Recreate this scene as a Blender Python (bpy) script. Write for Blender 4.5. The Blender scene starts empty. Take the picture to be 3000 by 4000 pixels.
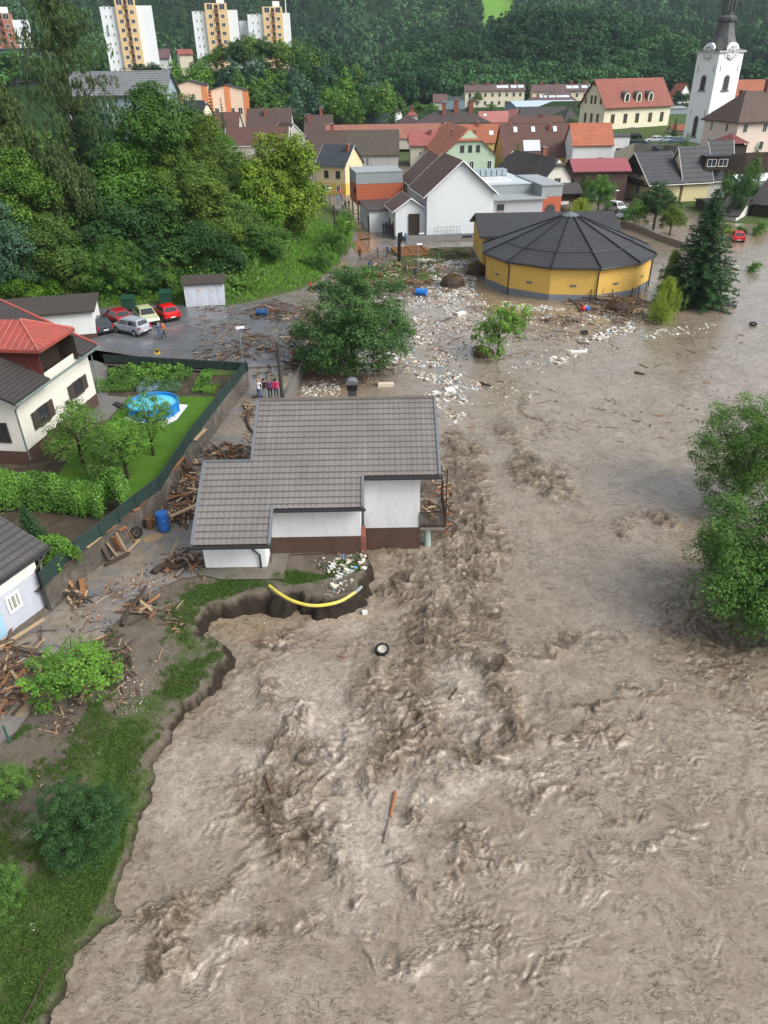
import bpy, math, random
import numpy as np
from mathutils import Vector, Matrix
D = bpy.data; SC = bpy.context.scene; COL = SC.collection
rad = math.radians
# ---------------------------------------------------------------- camera
CAM = Vector((0, 0, 23.0)); F = 2850.0; PITCH = rad(31.5); ROLL = rad(1.0)
FW = Vector((0, math.cos(PITCH), -math.sin(PITCH)))
U0 = Vector((0, math.sin(PITCH), math.cos(PITCH))); X0 = Vector((1, 0, 0))
RT = X0*math.cos(ROLL) - U0*math.sin(ROLL)
UP = X0*math.sin(ROLL) + U0*math.cos(ROLL)
cd = D.cameras.new('camera'); cd.sensor_width = 36; cd.lens = F/4000*36; cd.clip_start = 0.5; cd.clip_end = 6000
cam = D.objects.new('camera', cd); COL.objects.link(cam)
mw = Matrix.Identity(4)
for i, a in enumerate((RT, UP, -FW)):
    for j in range(3): mw[j][i] = a[j]
mw.translation = CAM; cam.matrix_world = mw; SC.camera = cam
# ---------------------------------------------------------------- sky, sun, exposure
SUN_EL, SUN_AZ = rad(44), rad(118)          # overcast: a very soft sun
w = D.worlds.new('World'); SC.world = w; w.use_nodes = True
nt = w.node_tree; bg = nt.nodes['Background']
sky = nt.nodes.new('ShaderNodeTexSky'); sky.sky_type = 'NISHITA'; sky.sun_disc = False
sky.sun_elevation = SUN_EL; sky.sun_rotation = SUN_AZ; sky.dust_density = 4; sky.air_density = 1.2
hs = nt.nodes.new('ShaderNodeHueSaturation'); hs.inputs['Saturation'].default_value = 0.32
nt.links.new(sky.outputs[0], hs.inputs['Color']); nt.links.new(hs.outputs[0], bg.inputs[0]); bg.inputs[1].default_value = 0.15
sl = D.lights.new('sun', 'SUN'); sl.energy = 1.35; sl.angle = rad(28); sl.color = (1, .97, .92)
so = D.objects.new('sun', sl); COL.objects.link(so)
sd = Vector((math.sin(SUN_AZ)*math.cos(SUN_EL), math.cos(SUN_AZ)*math.cos(SUN_EL), math.sin(SUN_EL)))
so.rotation_euler = sd.to_track_quat('Z', 'Y').to_euler()
SC.view_settings.view_transform = 'Standard'; SC.view_settings.look = 'None'; SC.view_settings.gamma = 1
SC.view_settings.exposure = 0.68
SC.render.engine = 'CYCLES'; SC.cycles.max_bounces = 5; SC.cycles.diffuse_bounces = 2; SC.cycles.transparent_max_bounces = 6
SC.cycles.volume_bounces = 1; SC.cycles.volume_max_steps = 16; HAZE = .00009; SC.cycles.use_denoising = True
# ---------------------------------------------------------------- photo pixel -> world
def ray(px, py): return FW + RT*((px-1500)/F) + UP*((2000-py)/F)
def W(px, py, z=0.0):
    d = ray(px, py); t = (z-CAM.z)/d.z; return CAM + d*t
def WY(px, py, Y):
    d = ray(px, py); return CAM + d*(Y/d.y)
def PX(p):
    q = Vector(p)-CAM; c = q.dot(FW); return (1500+F*q.dot(RT)/c, 2000-F*q.dot(UP)/c)
def sx(P, u, px):                            # distance along u from P where the picture column px is reached
    q = P-CAM; k = (px-1500)/F
    return (k*q.dot(FW)-q.dot(RT))/(u.dot(RT)-k*u.dot(FW))
def sz(P, py):                               # height to add to P to reach row py
    q = P-CAM; k = (2000-py)/F; u = Vector((0, 0, 1))
    return (k*q.dot(FW)-q.dot(UP))/(u.dot(UP)-k*u.dot(FW))
# ---------------------------------------------------------------- object bookkeeping
def tag(o, label=None, cat=None, group=None, kind=None):
    if label: o['label'] = label
    if cat: o['category'] = cat
    if group: o['group'] = group
    if kind: o['kind'] = kind
    return o
def thing(name, label, cat, loc=(0, 0, 0), rz=0, group=None, sc=1):
    o = D.objects.new(name, None); COL.objects.link(o); o.location = loc; o.rotation_euler = (0, 0, rz); o.scale = (sc,)*3
    o.empty_display_size = .2
    return tag(o, label, cat, group)
def wthing(name, label, cat, loc, group=None):          # children are given in world coordinates
    o = thing(name, label, cat, loc, 0, group); o['_w'] = 1; return o
def adopt(c, parent):
    if parent is not None:
        c.parent = parent
        if '_w' in parent: c.matrix_parent_inverse = Matrix.Translation(-Vector(parent.location))
    return c
def copytree(root, loc, rz=0, sc=1, label=None, cat=None, name=None):
    r = root.copy(); COL.objects.link(r); r.location = loc; r.rotation_euler = (0, 0, rz); r.scale = (sc,)*3 if not hasattr(sc, '__len__') else sc
    if label: r['label'] = label
    if name: r.name = name
    def rec(a, b):
        for ch in list(a.children):
            if ch.name in _new: continue
            c = ch.copy(); COL.objects.link(c); c.parent = b; _new.add(c.name); rec(ch, c)
    _new = set(); rec(root, r); return r
# ---------------------------------------------------------------- mesh builder
class MB:
    def __init__(s): s.v = []; s.f = []; s.uv = []; s.mi = []; s.cur = 0
    def face(s, pts, uv=None):
        b = len(s.v); s.v.extend([tuple(p) for p in pts]); s.f.append(tuple(range(b, b+len(pts))))
        if uv is None:
            a = Vector(pts[0]); e = Vector(pts[1])-a
            n = None
            for k in range(2, len(pts)):
                n = e.cross(Vector(pts[k])-a)
                if n.length > 1e-9: break
            e = e.normalized() if e.length > 1e-9 else Vector((1, 0, 0)); g = n.normalized().cross(e) if n.length > 1e-9 else e
            uv = [((Vector(p)-a).dot(e), (Vector(p)-a).dot(g)) for p in pts]
        s.uv.append(uv); s.mi.append(s.cur)
    def prism(s, poly, z0, z1):              # poly CCW list of (x,y); z0,z1 numbers or lists
        n = len(poly); z0 = z0 if hasattr(z0, '__len__') else [z0]*n; z1 = z1 if hasattr(z1, '__len__') else [z1]*n
        lo = [(poly[i][0], poly[i][1], z0[i]) for i in range(n)]; hi = [(poly[i][0], poly[i][1], z1[i]) for i in range(n)]
        s.face(hi); s.face(lo[::-1])
        for i in range(n):
            j = (i+1) % n; s.face([lo[i], lo[j], hi[j], hi[i]])
    def obox(s, O, ax, ay, az):              # box from corner O with edge vectors
        O = Vector(O); ax = Vector(ax); ay = Vector(ay); az = Vector(az)
        if ax.cross(ay).dot(az) < 0: ax, ay = ay, ax
        p = [O, O+ax, O+ax+ay, O+ay]; q = [a+az for a in p]
        s.face(q); s.face(p[::-1])
        for i in range(4):
            j = (i+1) % 4; s.face([p[i], p[j], q[j], q[i]])
    def box(s, c, sz, rz=0, M=None):
        R = Matrix.Rotation(rz, 3, 'Z') if M is None else M
        a = R@Vector((sz[0], 0, 0)); b = R@Vector((0, sz[1], 0)); d = R@Vector((0, 0, sz[2]))
        s.obox(Vector(c)-(a+b+d)/2, a, b, d)
    def tube(s, pts, r, n=8, cap=True):
        pts = [Vector(p) for p in pts]; m = len(pts); r = r if hasattr(r, '__len__') else [r]*m
        rings = []; ref = None
        for i in range(m):
            t = (pts[min(i+1, m-1)]-pts[max(i-1, 0)]).normalized()
            if ref is None or abs(ref.dot(t)) > .95: ref = Vector((0, 0, 1)) if abs(t.z) < .9 else Vector((1, 0, 0))
            a = t.cross(ref).normalized(); b = t.cross(a); ref = a.cross(t) if False else ref
            rings.append([pts[i]+(a*math.cos(2*math.pi*k/n)+b*math.sin(2*math.pi*k/n))*r[i] for k in range(n)])
        base = len(s.v)
        for R in rings: s.v.extend([tuple(p) for p in R])
        for i in range(m-1):
            for k in range(n):
                l = (k+1) % n
                s.f.append((base+i*n+k, base+i*n+l, base+(i+1)*n+l, base+(i+1)*n+k)); s.uv.append([(k, i)]*4); s.mi.append(s.cur)
        if cap:
            s.f.append(tuple(base+k for k in range(n))[::-1]); s.uv.append([(0, 0)]*n); s.mi.append(s.cur)
            s.f.append(tuple(base+(m-1)*n+k for k in range(n))); s.uv.append([(0, 0)]*n); s.mi.append(s.cur)
    def lathe(s, c, prof, n=16, a0=0):       # prof list of (r,z)
        c = Vector(c); base = len(s.v)
        for r, z in prof:
            for k in range(n):
                a = a0+2*math.pi*k/n; s.v.append((c.x+r*math.cos(a), c.y+r*math.sin(a), c.z+z))
        for i in range(len(prof)-1):
            for k in range(n):
                l = (k+1) % n; s.f.append((base+i*n+k, base+i*n+l, base+(i+1)*n+l, base+(i+1)*n+k)); s.mi.append(s.cur)
                s.uv.append([(k*.5, i*.5), (k*.5+.5, i*.5), (k*.5+.5, i*.5+.5), (k*.5, i*.5+.5)])
        for q, o in ((0, -1), (len(prof)-1, 1)):
            if prof[q][0] > 1e-4:
                t = tuple(base+q*n+k for k in range(n))[::o]; s.f.append(t); s.uv.append([(0, 0)]*n); s.mi.append(s.cur)
    def build(s, name, mats, parent=None, smooth=False, bevel=0):
        me = D.meshes.new(name); me.from_pydata(s.v, [], s.f)
        ul = me.uv_layers.new(name='UVMap')
        ul.data.foreach_set('uv', np.array([c for f in s.uv for p in f for c in (p[0], p[1])], dtype=np.float32))
        for m in (mats if isinstance(mats, (list, tuple)) else [mats]): me.materials.append(m)
        me.polygons.foreach_set('material_index', s.mi)
        if smooth: me.polygons.foreach_set('use_smooth', [True]*len(s.f))
        me.validate(); me.update()
        o = D.objects.new(name, me); COL.objects.link(o)
        if bevel:
            b = o.modifiers.new('b', 'BEVEL'); b.width = bevel; b.segments = 2; b.limit_method = 'ANGLE'
        return adopt(o, parent)
def npmesh(name, V, Q, mat, parent=None, attrs=None, smooth=False, link=True):
    V = np.asarray(V, np.float32); Q = np.asarray(Q, np.int32); k = Q.shape[1]
    me = D.meshes.new(name); me.vertices.add(len(V)); me.vertices.foreach_set('co', V.ravel())
    me.loops.add(Q.size); me.loops.foreach_set('vertex_index', Q.ravel())
    me.polygons.add(len(Q)); me.polygons.foreach_set('loop_start', np.arange(0, Q.size, k, dtype=np.int32))
    me.polygons.foreach_set('loop_total', np.full(len(Q), k, np.int32))
    if smooth: me.polygons.foreach_set('use_smooth', np.ones(len(Q), bool))
    me.update(calc_edges=True)
    for n, a in (attrs or {}).items():
        at = me.attributes.new(n, 'FLOAT', 'POINT'); at.data.foreach_set('value', np.asarray(a, np.float32).ravel())
    for m in (mat if isinstance(mat, (list, tuple)) else [mat]): me.materials.append(m)
    if not link: return me
    o = D.objects.new(name, me); COL.objects.link(o); return adopt(o, parent)
# ---------------------------------------------------------------- materials
def newmat(name):
    m = D.materials.new(name); m.use_nodes = True; t = m.node_tree; b = t.nodes['Principled BSDF']; return m, t, b
def node(t, typ, **kw):
    n = t.nodes.new(typ)
    for k, v in kw.items():
        if k in n.inputs: n.inputs[k].default_value = v
        else: setattr(n, k, v)
    return n
def noise(t, vec, scale, detail=4, rough=.6, dist=0):
    n = node(t, 'ShaderNodeTexNoise', Scale=scale, Detail=detail, Roughness=rough, Distortion=dist)
    if vec is not None: t.links.new(vec, n.inputs['Vector'])
    return n.outputs['Fac']
def ramp(t, fac, stops):
    r = node(t, 'ShaderNodeValToRGB'); e = r.color_ramp.elements
    while len(e) < len(stops): e.new(.5)
    for i, (p, c) in enumerate(stops):
        e[i].position = p; e[i].color = (*c, 1) if hasattr(c, '__len__') else (c, c, c, 1)
    t.links.new(fac, r.inputs[0]); return r.outputs[0]
def mix(t, fac, a, b, mode='MIX'):
    n = t.nodes.new('ShaderNodeMix'); n.data_type = 'RGBA'; n.blend_type = mode
    for s, v in ((n.inputs[0], fac), (n.inputs[6], a), (n.inputs[7], b)):
        if isinstance(v, bpy.types.NodeSocket): t.links.new(v, s)
        elif hasattr(v, '__len__'): s.default_value = (*v, 1)[:4]
        else: s.default_value = v
    return n.outputs[2]
def math_(t, op, a, b=0.0, c=None):
    n = t.nodes.new('ShaderNodeMath'); n.operation = op
    for i, v in enumerate((a, b, c)):
        if v is None: continue
        if isinstance(v, bpy.types.NodeSocket): t.links.new(v, n.inputs[i])
        else: n.inputs[i].default_value = v
    return n.outputs[0]
def coord(t, kind='Object'): return t.nodes.new('ShaderNodeTexCoord').outputs[kind]
def bump(t, b, h, strength=.3, dist=.05):
    n = node(t, 'ShaderNodeBump', Strength=strength, Distance=dist); t.links.new(h, n.inputs['Height']); t.links.new(n.outputs[0], b.inputs['Normal'])
def attr(t, name):
    n = t.nodes.new('ShaderNodeAttribute'); n.attribute_name = name; return n.outputs['Fac']
_mc = {}
def M(name, col, rough=.8, var=.2, scale=1.5, bmp=.15, bscale=14, metal=0, col2=None, stain=0.0, spec=.4):
    if name in _mc: return _mc[name]
    m, t, b = newmat(name); c = coord(t)
    lo = [x*(1-var) for x in col]; hi = [min(1, x*(1+var)) for x in col]
    f = noise(t, c, scale, 5, .65)
    cc = ramp(t, f, [(.3, lo), (.7, hi)])
    f3 = noise(t, c, scale*9, 3, .6); cc = mix(t, .5, cc, ramp(t, f3, [(.25, [x*.82 for x in col]), (.75, [min(1, x*1.12) for x in col])]))
    if col2 is not None:
        f2 = noise(t, c, scale*.45, 6, .7, .5); cc = mix(t, ramp(t, f2, [(.48, 0.0), (.62, 1.0)]), cc, col2)
    if stain:
        mp = node(t, 'ShaderNodeMapping'); mp.inputs['Scale'].default_value = (1.2, 1.2, .18); t.links.new(c, mp.inputs['Vector'])
        f4 = noise(t, mp.outputs[0], 1.6, 5, .7); cc = mix(t, math_(t, 'MULTIPLY', ramp(t, f4, [(.52, 0.0), (.75, 1.0)]), stain), cc, [x*.35 for x in col])
    t.links.new(cc, b.inputs['Base Color']); b.inputs['Roughness'].default_value = rough; b.inputs['Metallic'].default_value = metal
    b.inputs['Specular IOR Level'].default_value = spec
    if bmp: bump(t, b, noise(t, c, bscale, 4, .6), bmp, .03)
    _mc[name] = m; return m
def roofmat(name, col, tw=.25, th=.34, moss=.0, mcol=(.05, .05, .03), rough=.75, gap=.55):
    if name in _mc: return _mc[name]
    m, t, b = newmat(name); uv = coord(t, 'UV'); c = coord(t)
    br = node(t, 'ShaderNodeTexBrick'); br.inputs['Scale'].default_value = 1; br.offset = 0.5
    br.inputs['Brick Width'].default_value = tw; br.inputs['Row Height'].default_value = th; br.inputs['Mortar Size'].default_value = .03
    br.inputs['Mortar Smooth'].default_value = .3
    br.inputs['Color1'].default_value = (*[x*.8 for x in col], 1); br.inputs['Color2'].default_value = (*[x*1.22 for x in col], 1)
    br.inputs['Mortar'].default_value = (*[x*gap for x in col], 1); t.links.new(uv, br.inputs['Vector'])
    cc = mix(t, .55, br.outputs['Color'], ramp(t, noise(t, c, .5, 6, .7), [(.3, [x*.7 for x in col]), (.7, [x*1.25 for x in col])]))
    if moss: cc = mix(t, math_(t, 'MULTIPLY', ramp(t, noise(t, c, .9, 6, .75, .6), [(.45, 0.0), (.65, 1.0)]), moss), cc, mcol)
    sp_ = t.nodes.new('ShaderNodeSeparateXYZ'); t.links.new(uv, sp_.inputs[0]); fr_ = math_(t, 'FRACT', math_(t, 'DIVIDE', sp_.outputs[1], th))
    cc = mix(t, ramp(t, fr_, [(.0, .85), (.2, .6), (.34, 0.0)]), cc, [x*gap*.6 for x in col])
    t.links.new(cc, b.inputs['Base Color']); b.inputs['Roughness'].default_value = rough
    h = math_(t, 'SUBTRACT', 1.0, br.outputs['Fac']); bump(t, b, h, .6, .04)
    _mc[name] = m; return m
def leafmat(name, col, var=.35, trans=.14, yellow=0.0):
    if name in _mc: return _mc[name]
    m, t, b = newmat(name); r = attr(t, 'rnd'); oi = t.nodes.new('ShaderNodeObjectInfo').outputs['Random']
    lo = [x*(1-var) for x in col]; hi = [x*(1+var*1.3) for x in col]; hi[0] *= 1.15
    cc = ramp(t, r, [(0.0, lo), (.5, col), (1.0, hi)])
    cc = mix(t, 1.0, cc, ramp(t, oi, [(0.0, (.8, .86, .92)), (.5, (1, 1, 1)), (1.0, (1.2, 1.1, .85))]), 'MULTIPLY')
    t.links.new(cc, b.inputs['Base Color']); b.inputs['Roughness'].default_value = .6; b.inputs['Specular IOR Level'].default_value = .22
    tr = t.nodes.new('ShaderNodeBsdfTranslucent'); t.links.new(cc, tr.inputs[0]); ms = t.nodes.new('ShaderNodeMixShader'); ms.inputs[0].default_value = trans
    t.links.new(b.outputs[0], ms.inputs[1]); t.links.new(tr.outputs[0], ms.inputs[2]); t.links.new(ms.outputs[0], t.nodes['Material Output'].inputs[0])
    _mc[name] = m; return m
GLASS = M('window_glass', (.03, .035, .04), .12, .1, 1, 0, spec=.7)
WHITE = M('white_frame', (.75, .75, .74), .5, .06, 3, 0)
DARKW = M('dark_wood', (.035, .022, .015), .8, .3, 3, .3)
ZINC = M('zinc_gutter', (.10, .11, .12), .45, .15, 3, .05, metal=.5)
BRICK = M('chimney_brick', (.22, .075, .05), .9, .3, 4, .3)
# ---------------------------------------------------------------- numpy noise
_rs = np.random.RandomState(7); _G = _rs.rand(512, 512).astype(np.float32)
def vnoise(x, y):
    xi = np.floor(x).astype(int); yi = np.floor(y).astype(int); fx = x-xi; fy = y-yi
    fx = fx*fx*fx*(fx*(fx*6-15)+10); fy = fy*fy*fy*(fy*(fy*6-15)+10)
    a = _G[xi & 511, yi & 511]; b = _G[(xi+1) & 511, yi & 511]; c = _G[xi & 511, (yi+1) & 511]; d = _G[(xi+1) & 511, (yi+1) & 511]
    return (a*(1-fx)+b*fx)*(1-fy)+(c*(1-fx)+d*fx)*fy
def fbm(x, y, o=4, g=.5):
    s = 0; a = 1; n = 0
    for k in range(o): s = s+a*(vnoise(x*2**k+17.3*k, y*2**k+9.1*k)*2-1); n += a; a *= g
    return s/n
def ridge(x, y, o=4, g=.55):
    s = 0; a = 1; n = 0
    for k in range(o): s = s+a*(1-np.abs(vnoise(x*2**k+31.3*k, y*2**k+5.7*k)*2-1)*2); n += a; a *= g
    return s/n
def sdist(X, Y, poly):                       # signed distance, positive inside
    d = np.full(X.shape, 1e9); ins = np.zeros(X.shape, bool); n = len(poly)
    for i in range(n):
        x0, y0 = poly[i]; x1, y1 = poly[(i+1) % n]; ex, ey = x1-x0, y1-y0
        t = np.clip(((X-x0)*ex+(Y-y0)*ey)/(ex*ex+ey*ey+1e-12), 0, 1)
        d = np.minimum(d, np.hypot(X-x0-t*ex, Y-y0-t*ey))
        if y0 != y1: ins ^= ((y0 > Y) != (y1 > Y)) & (X < (x1-x0)*(Y-y0)/(y1-y0)+x0)
    return np.where(ins, d, -d)
def lerp3(x, xs, ys): return np.interp(x, xs, ys)
def wpoly(pts, z=0): return [(W(a, b, z).x, W(a, b, z).y) for a, b in pts]
# ================================================================ TERRAIN
def sstep(a, b, x): t = np.clip((x-a)/(b-a), 0, 1); return t*t*(3-2*t)
BANK = [(60,4000),(150,3840),(215,3740),(330,3540),(400,3400),(455,3290),(470,3180),(505,3120),(520,3040),(545,2990),(520,2930),(565,2870),(610,2830),(650,2760),
        (700,2700),(760,2670),(815,2640),(835,2580),(862,2550),(840,2500),(800,2470),(762,2455),(750,2420),(775,2380),(830,2345),(900,2325),(960,2300),(1050,2285),
        (1120,2300),(1200,2310),(1290,2330),(1360,2290),(1400,2235),(1420,2195),(1425,2120),(1440,2030),(1560,1960),(1580,1850),(1580,1700),(1180,1690),(1110,1600),
        (1130,1540),(1180,1440),(1200,1385),(1290,1365),(1270,1330),(1190,1260),(1250,1190),(1330,1160),(1480,1165),(1600,1150),(1690,1125),(1790,1085),(1850,1040),(1872,960),
        (1890,900),(2400,870),(2480,850),(2540,866),(2700,850),(2880,870),(3200,880)]
bank = wpoly(BANK)
LAND = [(-14.5, 2)] + bank + [(260, 190), (900, 400), (900, 3000), (-900, 3000), (-900, 2)]
TOE = wpoly([(-500,1240),(370,1205),(640,1185),(880,1192),(1050,1160),(1230,1105),(1320,1030),(1375,950),(1385,880),(1290,800),(1210,765)])
HILL = TOE + [(-60, 182), (-120, 230), (-400, 240), (-400, 60)]
def hills(X, Y):
    h = 15*sstep(4, -34, X)*sstep(262, 300, Y)*(1+.25*np.exp(-((X+48)/26)**2)) - 0
    h = h + 4*sstep(180, 330, Y)
    prof = np.interp(X, [-20, -4, 14, 34, 70, 95, 150, 178, 215], [0, 3, 16, 20, 22, 33, 30, 22, 0])
    h = h + prof*sstep(438, 540, Y)*(1-.5*sstep(600, 700, Y))
    n = fbm(X*.004+3, Y*.004, 3)
    far = 165*sstep(620, 1650, Y)*(1+.5*n) + 22*sstep(560, 700, Y)*sstep(60, 300, np.abs(X+10))
    far = far + 60*sstep(700, 1100, Y)*sstep(120, 420, -X) + 70*sstep(800, 1300, Y)*np.exp(-((X-20)/150)**2)
    return h + np.maximum(far, 0)
def terrace(X, Y):
    d = sdist(X, Y, [(58, 196), (75, 176), (96, 160), (130, 150), (300, 150), (300, 330), (58, 330)])
    return 6.0*sstep(-.5, 2.5, d)
def gh(X, Y, fine=False):
    X = np.asarray(X, float); Y = np.asarray(Y, float)
    d = sdist(X, Y, LAND)
    jag = fbm(X*.9, Y*.9, 4)*.6+fbm(X*2.6, Y*2.6, 3)*.14+fbm(X*.2, Y*.2, 2)*.5 if fine else 0
    dd = d+jag*(Y < 45)
    lowb = sstep(28, 20, Y)
    cliff = sstep(.06, -.22-.8*vnoise(X*1.3+5, Y*1.3)**2-.6*sstep(-9, -6, X), dd)*(1.9-1.35*lowb) + sstep(-.3, -4, dd)*1.6 + lowb*.72*sstep(3.2, -.2, dd)
    cliff = np.where(Y > 60, sstep(.5, -3, d)*.6, cliff)
    g = -cliff
    if fine: g = g + (fbm(X*.5, Y*.5, 3)*.12+fbm(X*3, Y*3, 3)*.03)*sstep(0, -.2, -dd)
    hd = sdist(X, Y, HILL); g = g + 11.5*sstep(0, 27, hd) + .5*sstep(0, 1.2, hd)
    g = g + hills(X, Y) + terrace(X, Y)
    return g
def G1(x, y): return float(gh(np.array([x]), np.array([y]))[0])
def grid(name, xs, ys, mat, hf, attrs, kind='structure'):
    X, Y = np.meshgrid(xs, ys); Z = hf(X, Y); nx = len(xs); ny = len(ys)
    V = np.stack([X.ravel(), Y.ravel(), Z.ravel()], 1)
    i = np.arange((ny-1)*(nx-1)); r, c = divmod(i, nx-1); a = r*nx+c
    Q = np.stack([a, a+1, a+nx+1, a+nx], 1)
    o = npmesh(name, V, Q, mat, attrs=attrs(X, Y, Z) if attrs else None, smooth=True); tag(o, kind=kind); return o
# ground material: grass / mud / earth by attributes (real surface covers), all from where things grow or lie
mt, t, b = newmat('ground_cover'); c = coord(t)
gr = ramp(t, noise(t, c, 2.2, 6, .75), [(.25, (.028, .042, .012)), (.5, (.055, .09, .018)), (.8, (.10, .15, .03))])
gr = mix(t, .5, gr, ramp(t, noise(t, c, 26, 4, .7), [(.2, (.012, .024, .006)), (.8, (.09, .14, .03))]))
mu = ramp(t, noise(t, c, 1.1, 8, .72, .6), [(.3, (.075, .06, .045)), (.5, (.14, .118, .093)), (.7, (.20, .175, .145))])
mu = mix(t, .4, mu, ramp(t, noise(t, c, 12, 4, .7), [(.3, (.07, .055, .04)), (.7, (.2, .17, .14))]))
ea = ramp(t, noise(t, c, 3.5, 7, .75), [(.3, (.012, .009, .006)), (.7, (.045, .034, .024))])
gm = math_(t, 'ADD', attr(t, 'grass'), math_(t, 'MULTIPLY', math_(t, 'SUBTRACT', noise(t, c, .9, 6, .7), .5), 1.5))
gm2 = math_(t, 'ADD', gm, math_(t, 'MULTIPLY', math_(t, 'SUBTRACT', noise(t, c, 11, 3, .7), .5), .9))
cc = mix(t, ramp(t, gm2, [(.42, 0.0), (.62, 1.0)]), mu, gr)
cc = mix(t, attr(t, 'earth'), cc, ea)
t.links.new(cc, b.inputs['Base Color']); b.inputs['Roughness'].default_value = .85; b.inputs['Specular IOR Level'].default_value = .25
bump(t, b, noise(t, c, 9, 8, .75), .9, .12); GROUND = mt
lawnpx = wpoly([(260,4050),(560,3450),(700,2980),(760,2840),(960,2600),(830,2400),(1000,2330),(1430,2240),(1440,2150),(1060,2230),(800,2240),(560,2330),(420,2450),(260,2640),(110,2790),(0,2900),(-900,3900)])
bright = wpoly([(-100,3400),(560,2560),(700,2600),(860,2500),(900,2280),(1500,2280),(1500,2100),(1000,2140),(1000,2240),(860,2240),(880,2600),(500,3200),(50,4100),(-800,4300)])
def nattr(X, Y, Z):
    d = sdist(X, Y, LAND); l = sdist(X, Y, lawnpx); px = 0
    e = sstep(-.04, -.2, Z)*np.maximum(sstep(.5, -.1, d), sstep(-.8, -1.0, Z))
    strip = np.exp(-((d-1.0)/1.0)**2)
    grass = sstep(-.3, .6, l)*(.20+.46*strip+.24*sstep(24, 15, Y)) - .18*np.exp(-((X+12.5)/2.2)**2-((Y-27)/4)**2)
    lo_ = sstep(28, 20, Y); e = sstep(-.04, -.2, Z+.85*lo_)*np.maximum(sstep(.5, -.1, d), sstep(-.8, -1.0, Z+.3*lo_))
    return {'grass': grass.ravel(), 'earth': e.ravel()}
xs = np.arange(-34, 5.01, .14); ys = np.arange(5, 47.01, .14)
grid('ground', xs, ys, GROUND, lambda X, Y: gh(X, Y, True), nattr)
green2 = [wpoly(p) for p in ([(1500,975),(1620,968),(1830,965),(1840,1010),(1700,1030),(1730,1090),(1560,1130),(1360,1140),(1390,1060),(1560,1010)],
          [(2680,985),(2800,1020),(3100,1010),(3100,1120),(2950,1090),(2820,1040)], [(900,1200),(700,1195),(560,1190),(560,1150),(1250,1080),(1180,1130)])]
def fattr(X, Y, Z):
    hd = sdist(X, Y, HILL); g = sstep(-.3, .3, hd)*1.2
    for k, p in enumerate(green2): g = np.maximum(g, sstep(-.8, .8, sdist(X, Y, p))*(.95 if k == 0 else .9))
    g = np.maximum(g, sstep(178, 240, Y)*.75+sstep(255, 300, Y)*.6); g = np.maximum(g, sstep(48, 60, X)*sstep(100, 118, Y)*.9)
    return {'grass': g.ravel(), 'earth': (sstep(-.3, -.6, Z)*.6).ravel()}
def zcoarse(X, Y): return gh(X, Y)
grid('ground', np.arange(-130, 150.1, 1.0), np.arange(46.9, 260.1, .8), GROUND, zcoarse, fattr)
grid('ground', np.arange(-130, -33.9, 2), np.arange(5, 47.01, 1.5), GROUND, lambda X, Y: gh(X, Y)-.01, fattr)
grid('riverbed', np.arange(4.9, 150.1, 2), np.arange(-20, 47.1, 2), GROUND, lambda X, Y: X*0-3.4, fattr)
# distant hills
mt, t, b = newmat('forest_floor'); c = coord(t)
ff = ramp(t, noise(t, c, .03, 6, .7), [(.3, (.012, .028, .01)), (.7, (.03, .06, .018))])
cc = mix(t, ramp(t, attr(t, 'meadow'), [(.4, 0.0), (.6, 1.0)]), ff, ramp(t, noise(t, c, .05, 4), [(.3, (.10, .22, .03)), (.7, (.14, .28, .045))]))
t.links.new(cc, b.inputs['Base Color']); b.inputs['Roughness'].default_value = .95; b.inputs['Specular IOR Level'].default_value = .1; FLOOR = mt
def hitp(px, py, Y0=560):                     # where a picture ray meets the hills
    Ys = np.arange(Y0, 2400, 4.0); d = ray(px, py); Z = CAM.z+d.z/d.y*Ys; Xs = d.x/d.y*Ys
    k = np.argmax(gh(Xs, Ys) > Z); return (Xs[k], Ys[k])
MEADOW = [hitp(*p) for p in [(1880,110),(1995,110),(2005,40),(1990,-40),(1895,-40),(1885,30)]]
MEADOW2 = [(-12, 400), (6, 400), (16, 640), (-14, 640)]
def hattr(X, Y, Z):
    m = np.maximum(sstep(-3, 3, sdist(X, Y, MEADOW)), sstep(-3, 3, sdist(X, Y, MEADOW2))); return {'meadow': m.ravel()}
xx = np.arange(-1300, 1500, 9.0)
grid('hills', xx, np.concatenate([np.arange(258, 640, 6.0), np.arange(640, 2300, 14.0)]), FLOOR, lambda X, Y: gh(X, Y)-.05*(Y < 262), hattr)
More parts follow.
